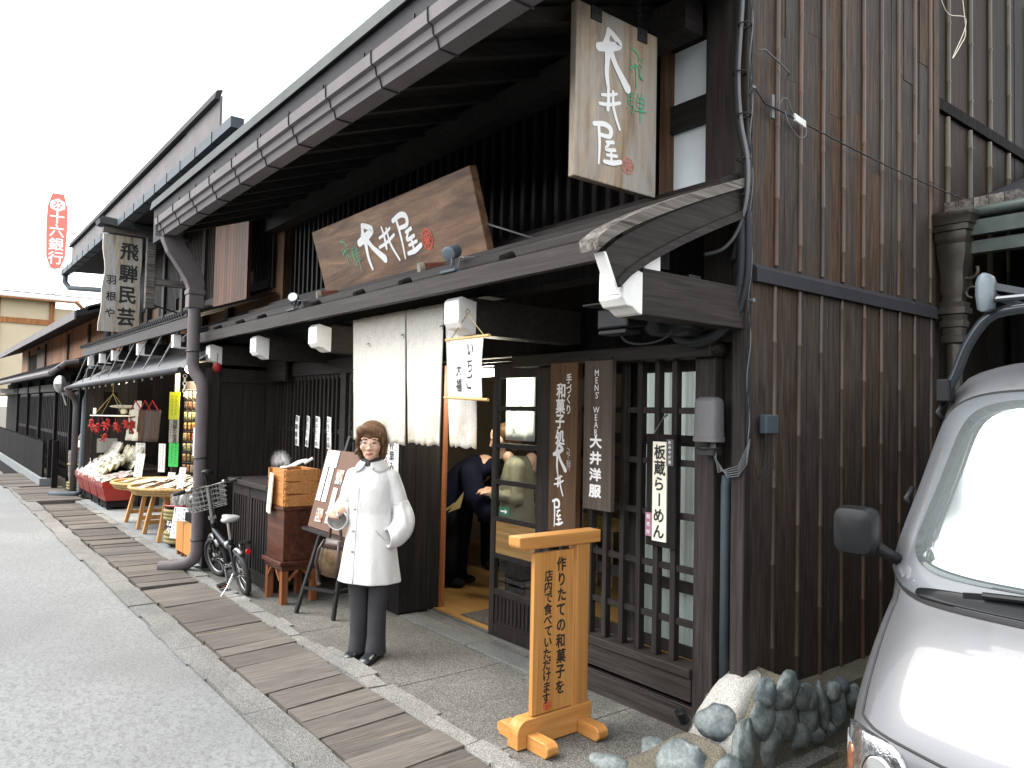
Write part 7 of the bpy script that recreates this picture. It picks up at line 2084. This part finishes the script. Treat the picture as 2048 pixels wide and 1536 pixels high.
# handbag hanging from the crook of her right arm
hb = thing("handbag", "brown and bronze handbag hanging at the woman's right side behind her coat", "handbag", wpos(-.27,.03,.62), rotz=R(35.7-20))
M['bagbrown'] = plain('dark_brown_leather', (0.045,0.024,0.020), .4, var=.2); M['bronze'] = plain('bronze_leather', (0.11,0.070,0.034), .32, .4, var=.5, scale=18, bmp=.5)
m = MB(); m.loft([ering(0,0,z,hx,hy,24,.75) for z, hx, hy in ((-.125,.08,.045),(-.115,.12,.062),(-.03,.135,.068),(.06,.115,.05),(.115,.085,.03),(.12,.07,.02))]); build(m, "pouch", M['bronze'], hb, local=True, smooth=True)
m = MB()
for x in (-.085,.085): m.tube([(x*.85,-.032,.115),(x*1.15,-.058,.05),(x*1.25,-.075,-.04),(x,-.060,-.118)],.009,8)
m.loft([ering(0,0,z,hx,hy,24,.75) for z, hx, hy in ((.065,.118,.056),(.10,.098,.042),(.125,.080,.028))]); build(m, "trim", M['bagbrown'], hb, local=True, smooth=True)
m = MB(); m.tube(smooth_pts([(-.06,0,.11),(-.045,.0,.20),(.0,.01,.29),(.045,.0,.20),(.06,0,.11)]),.010,8); build(m, "handle", M['bagbrown'], hb, local=True, smooth=True)
m = MB(); m.tube(smooth_pts([(-.115,-.02,.05),(-.135,-.03,-.06),(-.14,-.02,-.17),(-.125,-.02,-.20)]),.014,8); build(m, "strap", M['bagbrown'], hb, local=True, smooth=True)

# people inside the shop ---------------------------------------------------------
M['navy'] = plain('navy_cloth', (0.009,0.011,0.024), .9, var=.25, scale=6, spec=.1); M['blackcloth'] = plain('black_cloth', (0.007,0.007,0.008), .9, var=.2, spec=.1)
M['beigejacket'] = plain('beige_jacket', (0.30,0.27,0.19), .8, var=.12); M['mustard'] = plain('mustard_cloth', (0.42,0.33,0.13), .8); M['greyjacket'] = plain('taupe_jacket', (0.22,0.19,0.15), .8, var=.15)
def pfig(name, label, loc, rz, fn):
    t = thing("person", label, "person", loc, rotz=rz)
    fn(t); return t
def lp(t, m, name, mat, **k): return build(m, name, mat, t, local=True, smooth=True, **k)
def hand(m, w, d, side=1):
    """small relaxed hand: palm and five curled fingers from wrist w along d"""
    w = Vector(w); d = Vector(d).normalized(); a = d.cross(Vector((0,0,1))).normalized(); u = a.cross(d)
    m.ell(w + d*.045, (.026,.026,.026), 10, 8)
    m.tube([w, w+d*.06], [.026,.030], 8)
    for k, L_ in enumerate((.06,.068,.064,.05)):
        b = w + d*.07 + a*(.026-.0175*k); limb(m, [b, b+d*L_*.5-u*.006, b+d*L_*.8-u*.026], [.0085,.008,.007], 6)
    limb(m, [w+d*.03+a*.026*side, w+d*.055+a*.045*side-u*.012, w+d*.075+a*.042*side-u*.024], [.010,.009,.0075], 6)
def bending(t):   # bent at the waist, looking to +X, back to the street
    m = MB()
    P_, r_ = head_parts(m, (.42,-.02,1.02), R(90), 1.0, 0)
    limb(m, [(.20,0,1.10),(.33,0,1.08),(.40,-.01,1.05)], [.06,.055,.05])
    limb(m, [(-.10,0,.82),(.05,0,.98),(.20,0,1.10)], [.13,.13,.11])
    for s_ in (-1,1):
        limb(m, [(-.10,s_*.09,.80),(-.06,s_*.10,.45),(-.10,s_*.10,.07)], [.10,.07,.045])
        limb(m, [(.16,s_*.17,1.03),(.24,s_*.21,.82),(.42,s_*.16,.74)], [.045,.04,.035]); hand(m, (.43,s_*.16,.735), (1,-s_*.1,-.1), s_)
    lp(t, remesh(m, "body", .008, 4), "body", M['skin'])
    m = MB(); m.ell((.41,-.02,1.10),(.105,.10,.085),16,10); m.ell((.37,-.02,1.04),(.075,.095,.09),16,10); m.ell((.46,-.02,1.085),(.085,.09,.075),16,10); lp(t, m, "hair", M['blackhair'])
    m = MB()
    m.loft([[(cx + nx*hx*math.cos(a), hy*math.sin(a), cz + nz*hx*math.cos(a)) for a in [2*math.pi*k/28 for k in range(28)]] for cx, cz, hx, hy, nx, nz in ((-.17,.56,.18,.24,1,0),(-.14,.72,.19,.235,.95,-.2),(-.06,.88,.185,.225,.8,-.5),(.04,1.0,.165,.22,.6,-.75),(.15,1.09,.14,.20,.5,-.85),(.24,1.12,.09,.13,.5,-.85))])
    for s_ in (-1,1): limb(m, [(.15,s_*.18,1.05),(.22,s_*.23,.86),(.34,s_*.20,.74)], [.105,.11,.11])
    m.ell((.29,0,1.10),(.11,.11,.085),14,10)
    jk = lp(t, remesh(m, "jacket", .010, 4), "jacket", M['navy'])
    m = MB(); m.prism([(-.10,.0),(.02,.05),(.06,.20)], (.10,-.30,.70), (1,0,0), (0,0,1), (0,-.012,0)); m.bar((-.12,-.262,.66),(.05,-.275,.78),.012,.02);  build(m, "yellow_trim", M['mustard'], jk, local=True)
    m = MB()
    for s_ in (-1,1): m.loft([ering(-.10+(.02 if z > .3 else 0), s_*.10, z, hx, hy, 18) for z, hx, hy in ((.03,.085,.075),(.30,.095,.085),(.60,.115,.10),(.80,.13,.11))])
    lp(t, m, "trousers", M['blackcloth'])
    for s_ in (-1,1): lp(t, MB().ell((-.04,s_*.10,.045),(.13,.048,.045),16,8), "shoe", M['blackcloth'])
pfig("person", "customer in a navy jacket with yellow trim bending forward inside the doorway", (-5.78,4.0,.03), R(28), bending)
def standing(jmat, hmat, lean=0.0, hc=1.47, facing=0):
    def fn(t):
        m = MB(); P_, r_ = head_parts(m, (0,-.03-lean*.5,hc), R(0), 1.0, lean)
        limb(m, [(0,0,hc-.26),(0,-.01-lean*.3,hc-.14)], [.06,.05])
        m.loft([ering(0,0,z*hc/1.47,hx,hy) for z, hx, hy in ((.80,.15,.11),(.95,.14,.10),(1.15,.17,.11),(1.26,.16,.09),(1.32,.07,.06))])
        for s_ in (-1,1):
            limb(m, [(s_*.09,0,.82),(s_*.09,-.01,.45),(s_*.09,0,.07)], [.09,.06,.04])
            limb(m, [(s_*.19,0,1.24*hc/1.47),(s_*.23,.0,.98*hc/1.47),(s_*.13,-.22,1.0*hc/1.47)], [.05,.04,.03]); hand(m, (s_*.125,-.225,1.0*hc/1.47), (-s_*.4,-1,.1), -s_)
        lp(t, remesh(m, "body", .008, 4), "body", M['skin'])
        m = MB(); m.ell((0,.005-lean*.4,hc+.07),(.098,.108,.085),16,12); m.ell((0,.045-lean*.3,hc+.01),(.09,.075,.09),16,12); lp(t, m, "hair", hmat)
        m = MB(); m.loft([ering(0,0,z*hc/1.47,hx,hy,30,.9) for z, hx, hy in ((.62,.21,.16),(.80,.205,.155),(.95,.19,.14),(1.15,.20,.14),(1.26,.18,.115),(1.33,.09,.08))])
        for s_ in (-1,1): limb(m, [(s_*.19,0,1.24*hc/1.47),(s_*.245,.0,.97*hc/1.47),(s_*.15,-.18,.99*hc/1.47)], [.075,.068,.052])
        lp(t, remesh(m, "jacket", .010, 4), "jacket", jmat)
        m = MB()
        for s_ in (-1,1): m.loft([ering(s_*.09,0,z,hx,hy,18) for z, hx, hy in ((.03,.075,.085),(.4,.085,.09),(.75,.105,.11))])
        lp(t, m, "trousers", M['blackcloth'])
        for s_ in (-1,1): lp(t, MB().ell((s_*.09,-.05,.045),(.048,.13,.045),16,8), "shoe", M['blackcloth'])
    return fn
pfig("person", "dark-haired customer in a taupe jacket leaning over the shop table, nearer the doorway", (-5.55,4.75,.03), R(20), standing(M['greyjacket'], M['blackhair'], .35, 1.10))
pfig("person", "dark-haired customer farther back at the shop table behind the bending one", (-6.25,4.75,.03), R(60), standing(M['blackcloth'], M['blackhair'], .3, 1.12))
pfig("person", "person in a beige jacket standing behind the glazed sliding door", (-5.02,4.02,.03), R(-40), standing(M['beigejacket'], M['hair'], .25, 1.36))
tb = thing("low_table", "low yellow wooden table inside the shop behind the customers", "table", (-5.6,5.2,.03))
m = MB(); m.box(-6.1,-4.9,5.0,5.5,.55,.60); build(m, "tabletop", M['oak'], tb)
for x in (-6.05,-4.95):
    for y in (5.05,5.45):
        build(MB().box(x-.03,x+.03,y-.03,y+.03,.03,.55), "leg", M['oak'], tb)
t = thing("inner_banner", "white hanging banner with pale writing seen through the top door panes", "banner", (-4.8,3.85,1.95))
m = MB(); m.grid(lambda u, v: (-4.98+.36*u, 3.85+.012*math.sin(u*14), 1.40+.52*v), 16, 6); o = build(m, "cloth", M['paper'], t, smooth=True); md = o.modifiers.new("solid",'SOLIDIFY'); md.thickness = .002
m = MB(); F = Face((-4.98,3.832,1.40),(1,0,0),(0,0,1),lift=.002); put_col(m, F, "和菓子処", .23, .47, .055, .058); put_col(m, F, "大井屋", .12, .23, .065, .07); build(m, "lettering", M['metalgrey'], t)
t = thing("exit_arrow_sign", "small green sticker with a white arrow on the sliding door glass", "sticker", (-4.30,3.33,.90))
build(MB().box(-4.385,-4.265,3.344,3.347,.885,.945), "sticker", plain('green_sticker',(0.03,0.16,0.09),.4), t)
m = MB(); m.prism([(-.04,-.006),(.01,-.006),(.01,-.018),(.04,0),(.01,.018),(.01,.006),(-.04,.006)], (-4.325,3.3435,.915), (1,0,0), (0,0,1), (0,-.001,0)); build(m, "arrow", M['whiteink'], t)
t = thing("shelf_unit", "dim shelf of boxed sweets inside behind the lattice window", "shelf", (-3.8,5.0,.03))
m = MB()
for z in (.4,.8,1.2,1.6): m.box(-4.2,-3.42,4.9,5.2,z,z+.02)
m.box(-4.22,-4.2,4.9,5.2,.03,1.8); m.box(-3.42,-3.4,4.9,5.2,.03,1.8); build(m, "shelf", M['oak'], t)

# ------------------------------------------------------------------ folding bicycle
bk = thing("folding_bicycle", "black folding bicycle with a wire basket leaning on its kickstand by the downpipe", "bicycle", (-7.0,2.33,0))
def bp(m, name, mat, **k): return build(m, name, mat, k.pop('parent', bk), smooth=k.pop('smooth','auto'), **k)
lean = R(12)
RW, FW = Vector((-6.60,2.30,.195)), Vector((-7.46,2.345,.195))
ax = (FW-RW).normalized(); sd_ = Vector((-ax.y, ax.x, 0)); up = (Vector((0,0,1)) + sd_*math.tan(lean)*1.0).normalized()
side = ax.cross(up).normalized()
def B(a, h, s_=0.0): return Vector((RW.x,RW.y,0)) + ax*a + up*h + side*s_
L_ = (FW-RW).length
def wheel(c, axis, lab):
    m = MB(); m.torus(c, axis, .168, .024, 36, 10); w_ = bp(m, "wheel", M['rubber'], smooth=True)
    m = MB(); m.torus(c, axis, .146, .008, 36, 6); bp(m, "rim", M['steel'], parent=w_, smooth=True)
    m = MB()
    u = Vector(axis).cross(Vector((0,0,1))).normalized(); v = Vector(axis).cross(u).normalized()
    for k in range(20):
        a = 2*math.pi*k/20; m.cyl(Vector(c)+Vector(axis)*(.018 if k % 2 else -.018)+(u*math.cos(a+.4)+v*math.sin(a+.4))*.018, Vector(c)+(u*math.cos(a)+v*math.sin(a))*.145, .0013, 4)
    bp(m, "spoke", M['steel'], parent=w_)
    m = MB(); m.cyl(Vector(c)-Vector(axis)*.045, Vector(c)+Vector(axis)*.045, .02, 12); bp(m, "hub", M['chrome'], parent=w_)
fa = (side + ax*.30).normalized()
wheel(B(0,.195), side, ""); wheel(B(L_,.195), fa, "")
M['bikeblack'] = plain('black_bike_paint', (0.010,0.012,0.015), .18, .2)
m = MB(); m.tube([B(.16,.40), B(.40,.40), B(.70,.475), B(.735,.49)], [.022,.030,.028,.026], 12); m.tube([B(.745,.44), B(.725,.55)],.024,12); bp(m, "main_tube", M['bikeblack'])
m = MB(); m.tube([B(.24,.24), B(.20,.40), B(.185,.475)],.020,10); m.tube([B(.24,.24), B(.30,.40)],.016,8)
for s_ in (-.05,.05): m.tube([B(.24,.24,s_*.4), B(0,.195,s_)],.010,8); m.tube([B(.20,.42,s_*.3), B(.06,.30,s_), B(0,.195,s_)],.009,8)
bp(m, "rear_frame", M['bikeblack'])
m = MB(); m.tube([B(.245,.405),B(.31,.405)],.037,12); m.box(0,0,0,0,0,0) if False else None; bp(m, "hinge", M['steel'])
m = MB(); m.tube([B(.745,.43), B(.76,.36)],.022,10)
for s_ in (-.045,.045): m.tube([B(.765,.37,s_), B(L_,.195,s_)],.011,8)
m.tube([B(.765,.37,-.045), B(.765,.37,.045)],.014,8); bp(m, "fork", M['bikeblack'])
m = MB(); m.torus(B(L_,.195), fa, .205, .020, 24, 6, -.3, 1.9) if False else m.tube([B(L_,.195)+ (ax*math.cos(a)+up*math.sin(a))*.212 for a in [R(35+15*k) for k in range(8)]],.022,8); bp(m, "front_mudguard", M['steel'], smooth=True)
m = MB(); m.tube([B(.0,.195)+ (ax*math.cos(a)+up*math.sin(a))*.210 for a in [R(60+14*k) for k in range(5)]],.020,8); bp(m, "rear_mudguard", M['steel'], smooth=True)
m = MB(); m.tube([B(.735,.55), B(.72,.60), B(.69,.90)], [.022,.020,.018], 10); m.obox(B(.70,.585,-.03), ax*.06, side*.06, up*.03) ; bp(m, "stem", M['steel'])
m = MB(); m.tube([B(.66,.905,-.30), B(.685,.91,-.12), B(.69,.905,0), B(.685,.91,.12), B(.66,.905,.30)],.011,10); hbz = bp(m, "handlebar", M['chrome'], smooth=True)
for s_ in (-1,1):
    m = MB(); m.tube([B(.658,.905,s_*.305), B(.672,.907,s_*.20)],.018,10); bp(m, "grip", M['rubber'], parent=hbz, smooth=True)
    m = MB(); m.tube([B(.70,.90,s_*.17), B(.725,.885,s_*.22), B(.715,.87,s_*.29)],.007,6); m.ell(B(.69,.91,s_*.15),(.022,.022,.022),10,6); bp(m, "brake_lever", M['steel'], parent=hbz)
m = MB(); m.tube([B(.69,.91), B(.69,1.0)],.010,8); m.ell(B(.70,1.03,.03),(.045,.06,.03),14,8); bp(m, "mirror", M['plasticblack'])
m = MB()
for k in range(5):
    z = .68+.045*k; e = .005*k
    m.tube([B(.76-e,z,-.16-e), B(.97+e,z,-.13-e), B(.97+e,z,.13+e), B(.76-e,z,.16+e)],.0035,5,closed=True)
for k in range(9):
    s_ = -.16+.04*k; m.tube([B(.76,.86,s_), B(.765,.68,s_), B(.97,.68,s_*.85), B(.985,.86,s_*.88)],.0028,5)
for k in range(5):
    for q in (-1,1): a = .79+.045*k; m.cyl(B(a,.68,q*.155), B(a,.86,q*.165), .0028,5)
bp(m, "basket", M['steel'])
m = MB()
for q in range(3): m.tube(smooth_pts([B(.70,.90,-.1+.1*q), B(.80,.80,-.06+.05*q), B(.76,.60,.02*q), B(.74,.45,.02)]),.004,5)
bp(m, "brake_cable", M['cable'], smooth=True)
m = MB(); m.tube([B(.185,.46), B(.15,.66)],.015,10); bp(m, "seat_post", M['chrome'])
m = MB(); m.loft([[B(a, .672+hz*math.sin(t), w*math.cos(t)) for t in [2*math.pi*k/16 for k in range(16)]] for a, w, hz in ((.01,.05,.012),(.025,.078,.026),(.09,.075,.030),(.16,.045,.026),(.24,.024,.020),(.275,.018,.014),(.283,.006,.005))])
M['saddle'] = plain('grey_saddle', (0.30,0.31,0.30), .4); sdl = bp(m, "saddle", M['saddle'], smooth=True)
m = MB(); m.tube([B(.05,.645,-.03), B(.14,.64,-.02), B(.22,.655,-.01)],.005,6); m.tube([B(.05,.645,.03), B(.14,.64,.02), B(.22,.655,.01)],.005,6); bp(m, "saddle_rail", M['steel'], parent=sdl)
m = MB(); m.torus(B(.24,.24,.05), side, .075, .006, 24, 6); m.cyl(B(.24,.24,-.07),B(.24,.24,.07),.018,10); bp(m, "chainring", M['chrome'])
for s_, dz, da in ((1,.15,.03),(-1,-.15,-.03)):
    m = MB(); m.tube([B(.24,.24,s_*.075), B(.24+da,.24+dz,s_*.085)],.010,8); cr_ = bp(m, "crank", M['chrome'])
    m = MB(); c = B(.24+da,.24+dz,s_*.13); m.obox(c - ax*.045 - side*.04 - up*.012, ax*.09, side*.08, up*.024); pd = bp(m, "pedal", M['plasticblack'], parent=cr_)
    m = MB(); m.obox(c - ax*.048 - side*.02 - up*.006, ax*.004, side*.04, up*.012) ; m.obox(c + ax*.044 - side*.02 - up*.006, ax*.004, side*.04, up*.012); bp(m, "reflector", M['orange'], parent=pd)
m = MB(); m.tube([B(.06,.20,-.06), B(.02,.11,-.14), B(-.02,.048,-.22)],.006,6); m.tube([B(.06,.20,-.05), B(.06,.08,-.12)],.006,6); bp(m, "kickstand", M['steel'])
m = MB(); m.cyl(B(-.13,.40,.05),B(-.145,.40,.05),.022,12); bp(m, "rear_reflector", plain('red_reflector',(0.5,0.01,0.01),.2))
m = MB(); m.torus(B(0,.195,.06), side, .03, .008, 14, 6); m.tube([B(.24,.315,.05), B(0,.225,.06)],.004,5); m.tube([B(.24,.165,.05), B(-.02,.12,.06), B(0,.165,.06)],.004,5); bp(m, "chain", M['iron'])
# the house row across the street, behind the camera, that shades and mirrors in this side
op = thing("opposite_house", "long dark timber townhouse row on the other side of the street behind the viewer", "building", (-6,-6,0))
m = MB(); m.box(-40,16,-12,-7.2,0,2.6); build(m, "wall", M['dark'], op)
m = MB(); m.prism([(0,0),(-4.6,1.2),(-4.6,1.3),(0,.1)], (-40,-6.4,2.5), (0,1,0), (0,0,1), (56,0,0));  build(m, "roof", M['metaldark'], op, fix=True)
